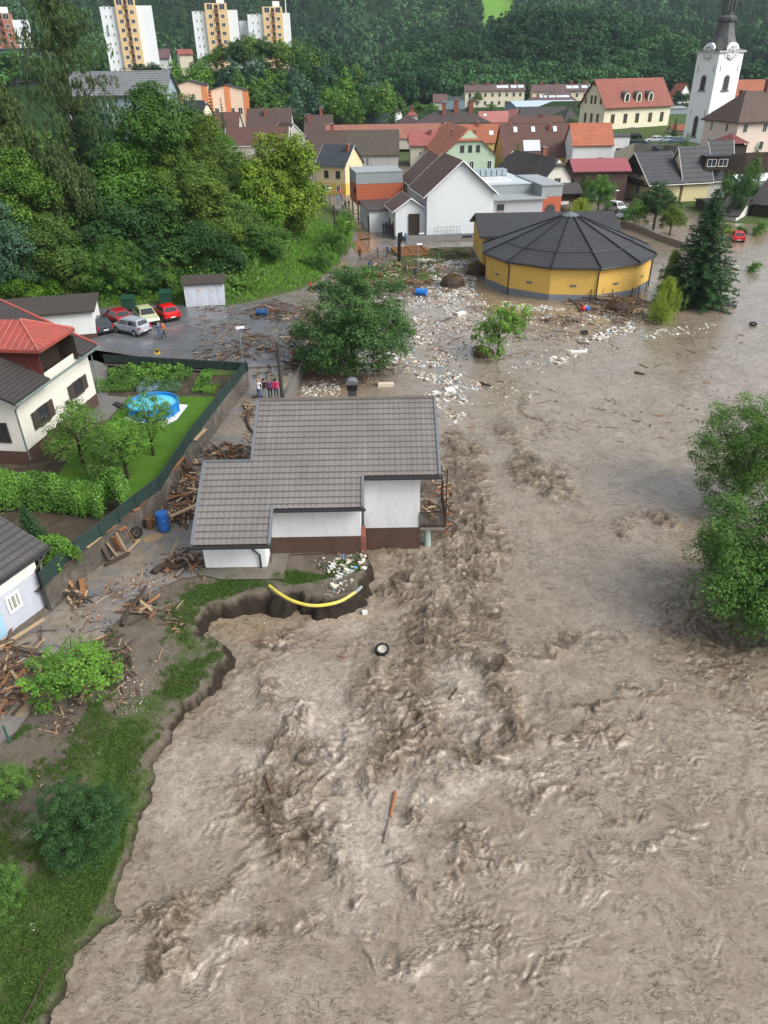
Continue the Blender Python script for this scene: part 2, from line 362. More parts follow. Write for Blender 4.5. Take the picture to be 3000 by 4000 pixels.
# ================================================================ WATER
def lvl(Y): return np.interp(Y, [0, 30, 36, 46, 60, 78, 400], [-1.1, -1.08, -1.0, -.8, -.35, -.08, -.08])
TB = [(1800,1800,60,90,.8),(1770,1960,110,130,.9),(1850,2120,120,80,1),(1700,2080,60,60,.7),(1640,2340,110,150,1),(1560,2260,70,80,.8),(1760,2450,90,90,.9),(1860,2250,90,160,.7),(1930,2420,60,80,.7),
      (1450,2700,100,130,.85),(1620,2680,100,110,.7),(1560,2830,140,110,.95),(1700,2600,70,60,.9),(1960,2640,90,80,.95),(1990,2800,90,130,.9),(1900,2930,90,80,.7),(1800,2850,80,110,.6),
      (1060,2850,60,170,.8),(1090,2520,130,40,.6),(1150,3030,120,90,.7),(1180,3150,150,120,.8),(1080,3250,70,160,.9),(1290,3350,120,70,.95),(1340,3000,60,120,.6),(1600,3200,80,60,.8),(1700,3450,80,50,.6),
      (2050,1790,40,40,.7),(2110,1870,110,70,.85),(2180,1940,60,40,.6),(2000,1700,40,50,.5),(2080,1640,20,60,.6),(2560,2050,80,30,.6),(2420,2070,60,30,.5),(2700,2380,150,120,.4),(2750,2550,160,200,.45),
      (2350,2880,180,50,.55),(2150,2850,100,60,.4),(700,3640,80,160,.7),(830,3500,60,80,.5),(900,3750,80,90,.5),(1000,3380,70,100,.6),(640,3760,60,90,.7),(2300,2520,200,60,.35),(2100,3050,150,70,.35),
      (2500,3000,300,80,.3),(2300,3350,160,90,.3),(760,2880,80,60,.3),(880,3150,100,70,.35),(1500,3700,120,60,.4),(1850,3600,150,80,.3),(2100,3800,200,60,.3)]
TB += [(1780,2200,110,110,.7),(1690,2480,120,80,.8),(1850,2560,120,90,.75),(1950,2200,50,160,.45),(1420,2880,80,90,.6),(1250,3180,90,80,.6),(1740,3000,120,80,.7),(1640,3080,90,60,.5),(1000,3120,70,120,.5),(1350,3500,90,70,.5),(950,2680,120,50,.4),(2180,2560,200,22,.5),(2450,2760,240,26,.5),(2250,3120,260,24,.45),(2600,3300,200,40,.4),(1900,3300,120,60,.4),(1100,3700,120,80,.4)]
FB = [(1700,2200,90,120,.5),(1220,2730,90,120,.9),(1330,2900,110,140,1),(1400,3080,100,180,1),(1450,3300,90,150,1),(1800,2720,110,90,.8),(1340,2440,90,50,.7),(1150,2640,70,60,.7),(1560,3080,90,70,.7),(1850,3060,180,40,.7),
      (700,3050,60,120,.6),(870,3010,60,140,.5),(1000,2990,80,60,.8),(1480,3500,70,90,.6),(1400,3620,50,90,.5),(1900,2870,60,60,.7),(960,3600,60,200,.5),(640,2960,60,80,.6),(1000,2700,90,60,.5)]
def field(X, Y, blobs, seed):
    wx = fbm(X*.45+seed, Y*.45, 3)*1.7; wy = fbm(X*.45, Y*.45+seed*3, 3)*1.7; f = np.zeros(X.shape)
    for px, py, rx, ry, s in blobs:
        c = W(px, py, -1.2); k = (c-CAM).dot(FW)/F; e = W(px, py-ry, -1.2).y-c.y
        f = np.maximum(f, s*np.exp(-(((X+wx-c.x)/(rx*k*1.25))**2+((Y+wy-c.y)/(e*1.25))**2)**1.5))
    return f
def water_h(X, Y):
    far = np.clip(1.25-Y/75, .12, 1)
    T = field(X, Y, TB, 3.1); Fm = field(X, Y, FB, 8.7)
    a = fbm(X*.22, Y*.22, 2)*6.28                                       # swirl
    wx = X+1.1*fbm(X*.5+5, Y*.5, 3)+.28*fbm(X*1.9, Y*1.9+4, 2); wy = Y+1.1*fbm(X*.5, Y*.5+9, 3)+.28*fbm(X*1.9+7, Y*1.9, 2)
    sw = fbm(X*.12, Y*.2, 2)*.12
    r1 = ridge(wx*.58, wy*1.15, 3); r2 = ridge(wx*1.8+9, wy*3.5, 3); r3 = vnoise(wx*6.1, wy*7.7)*2-1
    patch = sstep(.42, .68, vnoise(X*.23+40, Y*.3+11)*.6+vnoise(X*.7+4, Y*.8+1)*.4)
    act = np.clip(T*1.15+.05+.07*patch, 0, 1.15)
    h = sw + act*(r1*.24+.22*T) + (act*.24+.014)*np.maximum(r2, -.5) + (vnoise(wx*4.3+3, wy*5.1)*2-1)*.06*act + r3*.05*act+r3*.006
    h = h*far*np.interp(Y, [10, 26, 34], [.55, .75, 1.0]) + lvl(Y)
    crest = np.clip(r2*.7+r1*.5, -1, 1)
    return h, T, Fm, crest, act
NY, NX = 980, 640
yy = 7.5*np.exp(np.linspace(0, math.log(200/7.5), NY)); ss = np.linspace(-1, 1, NX)
Yg = np.repeat(yy[:, None], NX, 1); Xg = ss[None, :]*(Yg*.62+7)+Yg*.10-2.0
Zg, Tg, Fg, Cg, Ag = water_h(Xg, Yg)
SB = [(1960,1235,90,22,1),(1880,1180,60,20,.8),(2090,1225,90,20,.9),(2330,1180,90,16,.8),(2480,880,120,40,.8),(2900,960,160,40,.7),(2560,900,90,40,.8),(1330,1560,90,40,.5),(2640,1260,60,14,.6),(1200,2420,200,40,.6),(950,2420,120,50,.5)]
Sg = field(Xg, Yg, SB, 2.2)
i = np.arange((NY-1)*(NX-1)); r_, c_ = divmod(i, NX-1); a_ = r_*NX+c_
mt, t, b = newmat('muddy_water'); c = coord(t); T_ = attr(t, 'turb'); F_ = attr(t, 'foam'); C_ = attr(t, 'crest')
wv = node(t, 'ShaderNodeTexNoise', Scale=.35, Detail=3); t.links.new(c, wv.inputs['Vector'])
wc = mix(t, .22, c, wv.outputs['Color'], 'ADD')
n1 = noise(t, wc, 1.4, 7, .68, 1.2); n2 = noise(t, wc, 5.5, 6, .7, 1.6); n3 = noise(t, wc, .22, 4, .6)
base = ramp(t, n3, [(.3, (.200, .160, .116)), (.7, (.258, .216, .166))])
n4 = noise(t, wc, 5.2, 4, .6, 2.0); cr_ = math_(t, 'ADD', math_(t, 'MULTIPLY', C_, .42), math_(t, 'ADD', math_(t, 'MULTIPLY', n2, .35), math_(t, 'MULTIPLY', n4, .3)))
brown = ramp(t, cr_, [(.12, (.050, .031, .015)), (.34, (.115, .077, .042)), (.50, (.19, .14, .088)), (.70, (.38, .315, .235))])  # wave shade painted in: troughs darker; aerated crests paler
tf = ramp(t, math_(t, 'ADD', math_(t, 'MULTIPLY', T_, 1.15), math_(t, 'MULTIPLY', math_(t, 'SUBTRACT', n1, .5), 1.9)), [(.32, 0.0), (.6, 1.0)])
base = mix(t, ramp(t, cr_, [(.15, .55), (.42, 0.0)]), base, (.15, .115, .082)); base = mix(t, ramp(t, cr_, [(.55, 0.0), (.8, .6)]), base, (.38, .335, .28))  # calm water gets the same painted trough shade and paler crests
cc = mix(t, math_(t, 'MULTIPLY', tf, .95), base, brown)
cc = mix(t, math_(t, 'MULTIPLY', attr(t, 'silt'), .8), cc, (.30, .205, .11))
# thin dark curls painting wave-face reflections, and pale froth threads: ridged noise lines
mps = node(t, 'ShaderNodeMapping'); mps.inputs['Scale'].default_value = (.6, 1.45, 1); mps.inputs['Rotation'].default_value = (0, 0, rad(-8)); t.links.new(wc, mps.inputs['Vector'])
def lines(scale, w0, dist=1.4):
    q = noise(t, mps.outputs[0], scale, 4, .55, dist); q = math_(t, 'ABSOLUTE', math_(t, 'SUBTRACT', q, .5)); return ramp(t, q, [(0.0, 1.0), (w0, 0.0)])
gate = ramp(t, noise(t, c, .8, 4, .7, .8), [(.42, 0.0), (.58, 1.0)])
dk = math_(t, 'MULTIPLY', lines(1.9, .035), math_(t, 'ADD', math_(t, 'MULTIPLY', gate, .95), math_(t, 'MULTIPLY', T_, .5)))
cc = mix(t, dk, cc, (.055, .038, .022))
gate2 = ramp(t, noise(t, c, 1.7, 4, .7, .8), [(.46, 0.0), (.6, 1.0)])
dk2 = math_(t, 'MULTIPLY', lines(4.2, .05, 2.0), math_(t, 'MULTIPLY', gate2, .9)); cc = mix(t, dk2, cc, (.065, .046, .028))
vo = t.nodes.new('ShaderNodeTexVoronoi'); vo.feature = 'DISTANCE_TO_EDGE'; vo.inputs['Scale'].default_value = 1.7; wc2 = mix(t, .5, wc, node(t, 'ShaderNodeTexNoise', Scale=2.6, Detail=5).outputs['Color'], 'ADD'); t.links.new(wc2, vo.inputs['Vector'])
web = ramp(t, vo.outputs[0], [(0.0, 1.0), (.09, 0.0)]); rag = ramp(t, noise(t, wc, 3.4, 8, .78, 1.0), [(.45, 0.0), (.6, 1.0)])
fr = math_(t, 'MULTIPLY', math_(t, 'MULTIPLY', web, rag), math_(t, 'ADD', F_, .16)); fr2 = math_(t, 'MULTIPLY', rag, math_(t, 'MULTIPLY', F_, .75))
cc = mix(t, math_(t, 'MULTIPLY', math_(t, 'MAXIMUM', fr, fr2), .95), cc, (.52, .475, .41))
cc = mix(t, math_(t, 'MULTIPLY', F_, .35), cc, (.36, .31, .26))
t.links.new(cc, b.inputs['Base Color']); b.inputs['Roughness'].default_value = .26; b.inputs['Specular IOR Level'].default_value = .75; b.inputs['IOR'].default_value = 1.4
hh = math_(t, 'ADD', math_(t, 'MULTIPLY', n2, .4), math_(t, 'MULTIPLY', math_(t, 'MULTIPLY', n4, T_), .7))
hh = math_(t, 'ADD', hh, math_(t, 'MULTIPLY', n1, .8))
bp = node(t, 'ShaderNodeBump', Strength=.9, Distance=.16); t.links.new(math_(t, 'MINIMUM', math_(t, 'ADD', math_(t, 'MULTIPLY', T_, 1.1), math_(t, 'ADD', math_(t, 'MULTIPLY', gate, .30), .14)), 1.0), bp.inputs['Strength']); t.links.new(hh, bp.inputs['Height']); t.links.new(bp.outputs[0], b.inputs['Normal'])
WATER = mt
b.inputs['Coat Weight'].default_value = .7; b.inputs['Coat Roughness'].default_value = .16; b.inputs['Coat IOR'].default_value = 1.38
bp2 = node(t, 'ShaderNodeBump', Strength=.35, Distance=.05); t.links.new(n1, bp2.inputs['Height']); t.links.new(bp2.outputs[0], b.inputs['Coat Normal'])
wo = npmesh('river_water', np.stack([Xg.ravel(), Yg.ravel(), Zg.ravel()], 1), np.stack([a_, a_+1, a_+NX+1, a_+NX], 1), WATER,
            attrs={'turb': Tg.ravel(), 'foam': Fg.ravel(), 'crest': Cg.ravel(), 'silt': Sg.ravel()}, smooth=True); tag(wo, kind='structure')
def wz(x, y): return float(water_h(np.array([[x]]), np.array([[y]]))[0][0, 0])
# ---------------------------------------------------------------- flat paved sheets
def sheet(name, px, z, mat, kind='structure', sub=1.2, jag=0, world=False, hf=None):
    P = px if world else wpoly(px, z)
    xs_ = [p[0] for p in P]; ys_ = [p[1] for p in P]; s = sub
    X, Y = np.meshgrid(np.arange(min(xs_), max(xs_)+s, s), np.arange(min(ys_), max(ys_)+s, s))
    d = sdist(X, Y, P)
    import bmesh
    bm = bmesh.new(); vs = [bm.verts.new((p[0], p[1], z)) for p in P]
    f = bm.faces.new(vs); bmesh.ops.triangulate(bm, faces=[f]); bm.normal_update()
    for f in bm.faces:
        if f.normal.z < 0: f.normal_flip()
    if hf:
        bmesh.ops.subdivide_edges(bm, edges=bm.edges[:], cuts=5, use_grid_fill=True)
        for v in bm.verts: v.co.z = z+hf(v.co.x, v.co.y)
    me = D.meshes.new(name); bm.to_mesh(me); bm.free(); me.materials.append(mat)
    o = D.objects.new(name, me); COL.objects.link(o); tag(o, kind=kind); return o
mt, t, b = newmat('wet_asphalt'); c = coord(t)
nn = noise(t, c, .45, 7, .7, .7); base = ramp(t, noise(t, c, 1.7, 6, .7), [(.3, (.105, .105, .108)), (.7, (.165, .165, .172))])
mudc = ramp(t, noise(t, c, 2.5, 6, .7, .8), [(.3, (.13, .108, .082)), (.7, (.26, .225, .185))])
mpr = node(t, 'ShaderNodeMapping'); mpr.inputs['Rotation'].default_value = (0, 0, rad(-58)); mpr.inputs['Scale'].default_value = (.35, 1.3, 1); t.links.new(c, mpr.inputs['Vector']); mf = ramp(t, math_(t, 'ADD', math_(t, 'MULTIPLY', nn, .4), math_(t, 'MULTIPLY', noise(t, mpr.outputs[0], .8, 7, .7, .5), .6)), [(.43, 0.0), (.53, 1.0)]); cc = mix(t, mf, base, mudc)
sp = ramp(t, noise(t, c, 22, 3, .7), [(.62, 0.0), (.7, 1.0)]); cc = mix(t, math_(t, 'MULTIPLY', sp, .6), cc, (.05, .035, .025))
t.links.new(cc, b.inputs['Base Color']); t.links.new(ramp(t, noise(t, c, .6, 5, .6), [(.4, .14), (.62, .5)]), b.inputs['Roughness'])
bump(t, b, noise(t, c, 6, 6, .7), .2, .03); ASPH = mt
mt, t, b = newmat('wet_parking'); c = coord(t)
base = ramp(t, noise(t, c, .7, 7, .7), [(.3, (.085, .09, .1)), (.7, (.15, .155, .165))])
mf = ramp(t, noise(t, c, .3, 7, .72, .7), [(.56, 0.0), (.66, 1.0)]); cc = mix(t, mf, base, (.15, .12, .095))
t.links.new(cc, b.inputs['Base Color']); t.links.new(ramp(t, noise(t, c, .5, 5, .6), [(.35, .1), (.65, .42)]), b.inputs['Roughness'])
bump(t, b, noise(t, c, 6, 6, .7), .15, .02); PARK = mt
def puddlemat(name, col, r=.06):
    m = M(name, col, r, .12, .6, .04, 3); return m
BROWNW = puddlemat('brown_puddle', (.27, .20, .12), .12); REDW = puddlemat('red_mud_puddle', (.25, .14, .08), .12)
# lower road along the wall, yard, plaza, upper road
sheet('road', [(-700,3050),(-300,2700),(200,2392),(330,2255),(425,2185),(560,2065),(650,1990),(700,1905),(760,1800),(860,1660),(975,1512),(960,1440),(1185,1430),
               (1105,1600),(1085,1650),(960,1900),(800,2190),(790,2245),(700,2262),(640,2290),(560,2325),(500,2400),(420,2450),(350,2560),(260,2625),(200,2720),(120,2778),(60,2860),(0,2905),(-600,3500)], .05, ASPH)
sheet('parking_lot', [(350,1250),(372,1408),(960,1436),(1190,1425),(1200,1385),(1200,1330),(1150,1260),(1180,1210),(1050,1168),(880,1196),(640,1190),(380,1208)], .05, PARK)
sheet('road', [(1060,1165),(1235,1110),(1325,1035),(1378,955),(1390,885),(1300,805),(1215,768),(1120,740),(1240,730),(1370,762),(1430,800),(1440,850),(1560,930),(1660,945),(1870,945),(1868,962),
               (1500,975),(1400,1010),(1370,1060),(1330,1140),(1180,1205)], .054, ASPH)
def jagged(P, amp, sd, k=6):
    out = []; n = len(P); rs = random.Random(sd)
    for i in range(n):
        p0, p1, p2, p3 = (Vector(P[(i+j-1) % n]) for j in range(4))
        for j in range(k):
            t = j/k; q = .5*((2*p1)+(p2-p0)*t+(2*p0-5*p1+4*p2-p3)*t*t+(3*p1-p0-3*p2+p3)*t**3); out.append((q.x+rs.uniform(-amp, amp), q.y+rs.uniform(-amp, amp)*.6))
    return out
def puddle(px, z, mat=BROWNW): sheet('puddle', jagged(px, 3, len(px)+int(px[0][0])), z, mat)
puddle([(1392,885),(1420,880),(1462,905),(1460,930),(1400,935)], .062, REDW)
puddle([(1392,938),(1475,935),(1470,965),(1435,992),(1385,985)], .062, REDW)
puddle([(1320,1040),(1345,1020),(1360,1030),(1335,1080),(1300,1110),(1290,1100)], .062)
puddle([(1105,1480),(1150,1450),(1145,1490),(1115,1518),(1100,1515)], .062); puddle([(1015,1500),(1040,1490),(1048,1512),(1022,1520)], .062)
puddle([(660,2170),(680,2120),(700,2100),(695,2130),(668,2172)], .062); puddle([(60,2780),(100,2720),(145,2705),(140,2740),(80,2800)], .062)
puddle([(560,2105),(620,2080),(640,2095),(580,2120)], .062)
puddle([(1380,1075),(1330,1120),(1290,1150),(1340,1150),(1400,1100)], .062)
puddle([(380,1300),(500,1330),(760,1345),(780,1365),(430,1360)], .062, M('parking_film', (.13, .14, .155), .04, .1, .5, .02, 3))
# ================================================================ BUILDINGS
def hitpl(px, py, P, n):                     # picture ray x plane
    d = ray(px, py); n = Vector(n); return CAM+d*((Vector(P)-CAM).dot(n)/d.dot(n))
def V3(x, y, z): return Vector((x, y, z))
def window(parent, P, u, wd, ht, frame=WHITE, pane=GLASS, mun=1, out=.05, fr=.09, sill=False, name='window'):
    """P bottom-centre on the wall, u unit vector along the wall (outside is u x z)"""
    u = Vector(u); n = u.cross(Vector((0, 0, 1))).normalized(); z = Vector((0, 0, 1))
    m = MB(); a = P-u*wd/2
    for (x0, z0, x1, z1) in ((0, 0, wd, fr), (0, ht-fr, wd, ht), (0, fr, fr, ht-fr), (wd-fr, fr, wd, ht-fr)):
        m.obox(a+u*x0+z*z0, u*(x1-x0), n*out, z*(z1-z0))
    for k in range(mun): m.obox(a+u*(wd*(k+1)/(mun+1)-fr*.3)+z*fr, u*fr*.6, n*out*.9, z*(ht-2*fr))
    if sill: m.obox(a-u*.06-z*.07, u*(wd+.12), n*(out+.08), z*.07)
    w_ = m.build(name, frame, parent)
    m = MB(); m.obox(a+u*fr*.5+z*fr*.5, u*(wd-fr), n*out*.45, z*(ht-fr)); p = m.build('pane', pane, None)
    p.parent = w_; return w_
def rect_house(name, label, cat, O, yaw, L, Dp, zb, ze, rise, wall, roof, axis='x', ov=.5, hip=0, wins=(), chim=(), group=None, thick=.18, plinth=None, trim=None, clip=0, skylights=()):
    """O near-left eave corner of the walls (x,y); ux along the front, uy away. wins: (face f/l/r, u, zbottom, w, h[, opts])"""
    ux = V3(math.cos(yaw), math.sin(yaw), 0); uy = V3(-math.sin(yaw), math.cos(yaw), 0); Z = V3(0, 0, 1)
    O = V3(O[0], O[1], 0); R = wthing(name, label, cat, (O.x, O.y, zb), group)
    def P(a, b, z): return O+ux*a+uy*b+Z*z
    m = MB(); c = [(0, 0), (L, 0), (L, Dp), (0, Dp)]
    for i in range(4):
        a, b2 = c[i], c[(i+1) % 4]
        pts = [P(*a, zb), P(*b2, zb), P(*b2, ze), P(*a, ze)]
        if not hip and ((axis == 'x' and i in (1, 3)) or (axis == 'y' and i in (0, 2))):
            mid = ((a[0]+b2[0])/2, (a[1]+b2[1])/2); pts = pts[:3]+[P(*mid, ze+rise-.02)]+pts[3:]
        m.face(pts)
    m.build('wall', wall, R)
    if plinth:
        m = MB(); e = .03; pts = [(-e, -e), (L+e, -e), (L+e, Dp+e), (-e, Dp+e)]
        pp = [P(a, b2, 0) for a, b2 in pts]; m.prism([(p.x, p.y) for p in pp], zb-.2, zb+plinth[1]); m.build('plinth', plinth[0], R)
    W_, H_ = (L, Dp) if axis == 'x' else (Dp, L)          # W_ along the ridge, H_ across
    def Q(s, q, z):                                        # s along ridge, q across
        return P(s, q, z) if axis == 'x' else P(q, s, z)
    k = rise/(H_/2); dz = ov*k; t = thick
    m = MB(); fl = axis != 'x'
    def slab(pts):
        hi = [Vector(p)+Z*t for p in pts]; lo = [Vector(p)+Z*.0 for p in pts]
        if (hi[1]-hi[0]).cross(hi[2]-hi[0]).z < 0: hi.reverse(); lo.reverse()
        j = max(range(len(hi)), key=lambda i: -(hi[i].z+hi[(i+1) % len(hi)].z)); hi = hi[j:]+hi[:j]; lo = lo[j:]+lo[:j]
        m.face(hi); m.face(lo[::-1])
        for i in range(len(hi)): jn = (i+1) % len(hi); m.face([lo[i], lo[jn], hi[jn], hi[i]])
    if hip:
        hp = hip
        a, b2, c2, d2 = Q(-ov, -ov, ze-dz), Q(W_+ov, -ov, ze-dz), Q(W_+ov, H_+ov, ze-dz), Q(-ov, H_+ov, ze-dz)
        r1, r2 = Q(hp, H_/2, ze+rise), Q(max(W_-hp, hp+.01), H_/2, ze+rise)
        slab([a, b2, r2, r1]); slab([c2, d2, r1, r2]); slab([d2, a, r1]); slab([b2, c2, r2])
    else:
        cl = clip
        for side in (0, 1):
            q0, zz = (-ov, ze-dz) if side == 0 else (H_+ov, ze-dz)
            if cl:
                f = 1-cl; qm = q0+(H_/2-q0)*f; zm = ze-dz+(rise+dz)*f
                slab([Q(-ov, q0, zz), Q(W_+ov, q0, zz), Q(W_+ov, qm, zm), Q(W_-ov*1.2-rise*cl*.7, H_/2, ze+rise), Q(ov*1.2+rise*cl*.7, H_/2, ze+rise), Q(-ov, qm, zm)])
            else: slab([Q(-ov, q0, zz), Q(W_+ov, q0, zz), Q(W_+ov, H_/2, ze+rise), Q(-ov, H_/2, ze+rise)])
        if cl:
            f = 1-cl; zm = ze-dz+(rise+dz)*f
            for s0, s1 in ((-ov, ov*1.2+rise*cl*.7), (W_+ov, W_-ov*1.2-rise*cl*.7)):
                slab([Q(s0, -ov+(H_/2+ov)*f, zm), Q(s0, H_+ov-(H_/2+ov)*f, zm), Q(s1, H_/2, ze+rise)])
    m.build('roof', roof, R)
    if trim:
        m = MB()
        if not hip and not clip:
            for s in (-ov, W_+ov):
                for q in (-ov, H_+ov):
                    a = Q(s, q, ze-dz+t*.5); b2 = Q(s, H_/2, ze+rise+t*.5); m.tube([a, b2], .09, 4)
        for q in (-ov-.06, H_+ov+.06): m.tube([Q(-ov, q, ze-dz), Q(W_+ov, q, ze-dz)], .075, 6)
        m.build('verge_trim', trim, R)
    for wn in wins:
        f, u_, z_, wd, ht = wn[:5]; kw = wn[5] if len(wn) > 5 else {}
        if f == 'f': window(R, P(u_*L, -.01, zb+z_), ux, wd, ht, **kw)
        elif f == 'l': window(R, P(-.01, u_*Dp, zb+z_), -uy, wd, ht, **kw)
        else: window(R, P(L+.01, u_*Dp, zb+z_), uy, wd, ht, **kw)
    for (s, q, hh, ww) in chim:
        z0 = ze+rise-abs(q-.5)*2*rise
        m = MB(); c_ = Q(s*W_, q*H_, z0); m.box(c_+Z*(hh/2-.4), (ww, ww, hh+.8), yaw); cm = m.build('chimney', BRICK, R)
        m = MB(); m.box(c_+Z*(hh+.06), (ww*1.25, ww*1.25, .14), yaw); cp = m.build('cap', M('chimney_cap', (.2, .2, .19)), None); cp.parent = cm; cp.matrix_parent_inverse = Matrix.Identity(4)
    for (s, q, ww, hh) in skylights:                      # on the near slope, q from eave 0 to ridge 1
        qq = q*H_/2; z0 = ze+rise*q+t/math.cos(math.atan(k)); sl_ = Q(0, math.cos(math.atan(k)), math.sin(math.atan(k)))-Q(0, 0, 0)
        base = Q(s*W_-ww/2, qq, z0+.02); e1 = Q(1, 0, 0)-Q(0, 0, 0); nn = e1.cross(sl_); nn = nn if nn.z > 0 else -nn
        m = MB(); m.obox(base, e1*ww, sl_*hh, nn*.08); sk = m.build('skylight', M('skylight_pane', (.55, .62, .68), .08, .05, 1, 0, spec=.8), R)
    R['_geo'] = [O.x, O.y, yaw, L, Dp, zb, ze, rise]
    return R
def corner(A, B, C, Y, py=None, yaw=None):
    """eave corner pixels: A far left, B near, C far right; returns O, yaw, L, D, ze"""
    O = WY(*B, Y); best = None
    for yw in ([yaw] if yaw is not None else [rad(x*.5) for x in range(2, 178)]):
        ux = V3(math.cos(yw), math.sin(yw), 0); uy = V3(-math.sin(yw), math.cos(yw), 0)
        L = sx(O, ux, C[0]); Dd = sx(O, uy, A[0])
        if L <= .5 or Dd <= .5 or L > 80 or Dd > 80: continue
        e = abs(PX(O+ux*L)[1]-C[1])+abs(PX(O+uy*Dd)[1]-A[1])
        if best is None or e < best[0]: best = (e, yw, L, Dd)
    if best is None:
        yw = min(yaw or 0, rad(8)); ux = V3(math.cos(yw), math.sin(yw), 0); best = (0, yw, max(2, sx(O, ux, C[0])), 12)
    return (O, best[1], best[2], best[3], O.z)
def front(eL, eR, Y, yaw=0, ridge_y=None, pitch=38, depth=None):
    """front eave pixels at distance Y -> O, yaw, L, D, ze, rise"""
    O = WY(*eL, Y); ux = V3(math.cos(yaw), math.sin(yaw), 0); uy = V3(-math.sin(yaw), math.cos(yaw), 0)
    L = sx(O, ux, eR[0]); tp = math.tan(rad(pitch))
    if ridge_y is not None:
        lo, hi = .3, 25
        for _ in range(40):
            md = (lo+hi)/2; p = O+ux*(L*.5)+uy*md+V3(0, 0, md*tp)
            if PX(p)[1] > ridge_y: lo = md
            else: hi = md
        return (O, yaw, L, 2*lo, O.z, lo*tp)
    return (O, yaw, L, depth, O.z, depth/2*tp)
# ---------------------------------------------------------------- the flooded house in the middle
mt, t, b = newmat('metal_tile_roof'); c = coord(t)
cc = ramp(t, noise(t, c, .5, 5, .6), [(.3, (.135, .122, .115)), (.7, (.185, .170, .160))])
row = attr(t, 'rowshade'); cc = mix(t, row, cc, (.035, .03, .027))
mpn = node(t, 'ShaderNodeMapping'); mpn.inputs['Scale'].default_value = (1.6, .12, .12); t.links.new(c, mpn.inputs['Vector'])
cc = mix(t, ramp(t, noise(t, mpn.outputs[0], 2.2, 5, .7), [(.5, 0.0), (.8, .35)]), cc, (.24, .22, .2))
cc = mix(t, ramp(t, noise(t, c, 1.5, 7, .8), [(.64, 0.0), (.74, .5)]), cc, (.05, .05, .045))
t.links.new(cc, b.inputs['Base Color']); b.inputs['Roughness'].default_value = .5; METROOF = mt
WSTUC = M('white_stucco', (.60, .61, .62), .85, .06, .8, .2, 30, stain=.25)
BPLIN = M('brown_plinth', (.085, .048, .036), .8, .2, 1.5, .3, 20, stain=.5)
GREYTRIM = M('grey_metal_trim', (.17, .19, .205), .4, .1, 2, .02, metal=.3)
DGUT = M('dark_gutter', (.018, .02, .022), .4, .2, 2, .02)
tp = math.tan(rad(25)); Ye = W(900, 2138, 2.2).y
def RPt(px, py):
    n = V3(0, -tp, 1); return hitpl(px, py, V3(0, Ye, 2.2), n)
pl = lambda y: 2.2+(y-Ye)*tp
xl0 = RPt(752, 2130).x; xl0 = (xl0+RPt(798, 1818).x)/2; xm = (RPt(985, 1805).x+RPt(1010, 1572).x)/2; xr = (RPt(1700, 1570).x+RPt(1716, 1860).x)/2
xa = (RPt(1050, 2130).x+RPt(1066, 2000).x)/2; xb = (RPt(1412, 1985).x+RPt(1422, 1875).x)/2
y0 = Ye; y1 = RPt(1240, 1993).y; y2 = RPt(1570, 1868).y; y3 = RPt(890, 1814).y; y4 = RPt(1350, 1566).y
H = wthing('flooded_house', 'white house with stepped grey brown tile roof, standing in the flood', 'house', (xl0, y0, 0))
def rgrid():
    nr = 24; P_ = (y4-y0)/nr; dx = .05; rows = []
    xs = np.arange(xl0, xr+dx, dx); ts = np.concatenate([np.array([0, .05, .3, .6, .80, .87])+k for k in range(nr)]+[[nr]])
    fr = ts-np.floor(ts); wv_ = np.abs(np.sin(xs*math.pi/.30))**.7
    Y_ = y0+ts*P_; X, Y = np.meshgrid(xs, Y_); FR, WV = np.meshgrid(fr, wv_, indexing='ij')
    X = X.copy(); drop = (1-FR)*.035+.012*WV
    yoff = np.where(FR > .94, 0, 0)
    Y = Y + np.where((FR > .75) & (Y < y4-.05), WV*.035, 0)
    drop = (1-FR)*.045+.022*WV
    Z = 2.2+(Y-Ye)*tp+.12+drop*1.0
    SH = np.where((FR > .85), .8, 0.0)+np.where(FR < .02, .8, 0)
    inside = (Y <= y4) & (X <= xr) & np.where(Y < y1, X <= xa, np.where(Y < y2, X <= xb, True)) & np.where(Y > y3, X >= xm, X >= xl0)
    nx = len(xs); ny = len(ts); i = np.arange((ny-1)*(nx-1)); r, c = divmod(i, nx-1); a = r*nx+c
    Q = np.stack([a, a+1, a+nx+1, a+nx], 1); mX = (X.ravel()[a]+dx/2); mY = (Y.ravel()[a]+Y.ravel()[a+nx])/2
    e = 1e-3; ok = (mX < xr) & (mX < np.where(mY < y1, xa, np.where(mY < y2, xb, 1e9))) & (mX > np.where(mY > y3, xm, xl0))
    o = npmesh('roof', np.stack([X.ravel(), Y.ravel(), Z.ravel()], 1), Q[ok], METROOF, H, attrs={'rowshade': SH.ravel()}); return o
rf = rgrid()
def snow(x0, x1, yy_, n):
    m = MB()
    for k in range(n):
        x = x0+(x1-x0)*k/(n-1); m.tube([(x, yy_, pl(yy_)+.15), (x, yy_-.03, pl(yy_)+.25), (x, yy_+.12, pl(yy_)+.25)], .02, 5)
    q = m.build('snow_guard', DGUT, None); q.parent = rf; q.matrix_parent_inverse = Matrix.Translation(-H.location)@Matrix.Identity(4) if False else Matrix.Identity(4); return q
m = MB(); m.face([(xm, y4, pl(y4)+.14), (xr, y4, pl(y4)+.14), (xr, y4+6, pl(y4)-6*tp), (xm, y4+6, pl(y4)-6*tp)]); m.build('back_roof', METROOF, H)
m = MB()                                                # soffit sheets under the visible slope
def slabY(x0_, x1_, ya, yb): m.obox(V3(x0_, ya, pl(ya)-.02), V3(x1_-x0_, 0, 0), V3(0, yb-ya, (yb-ya)*tp), V3(0, 0, .10))
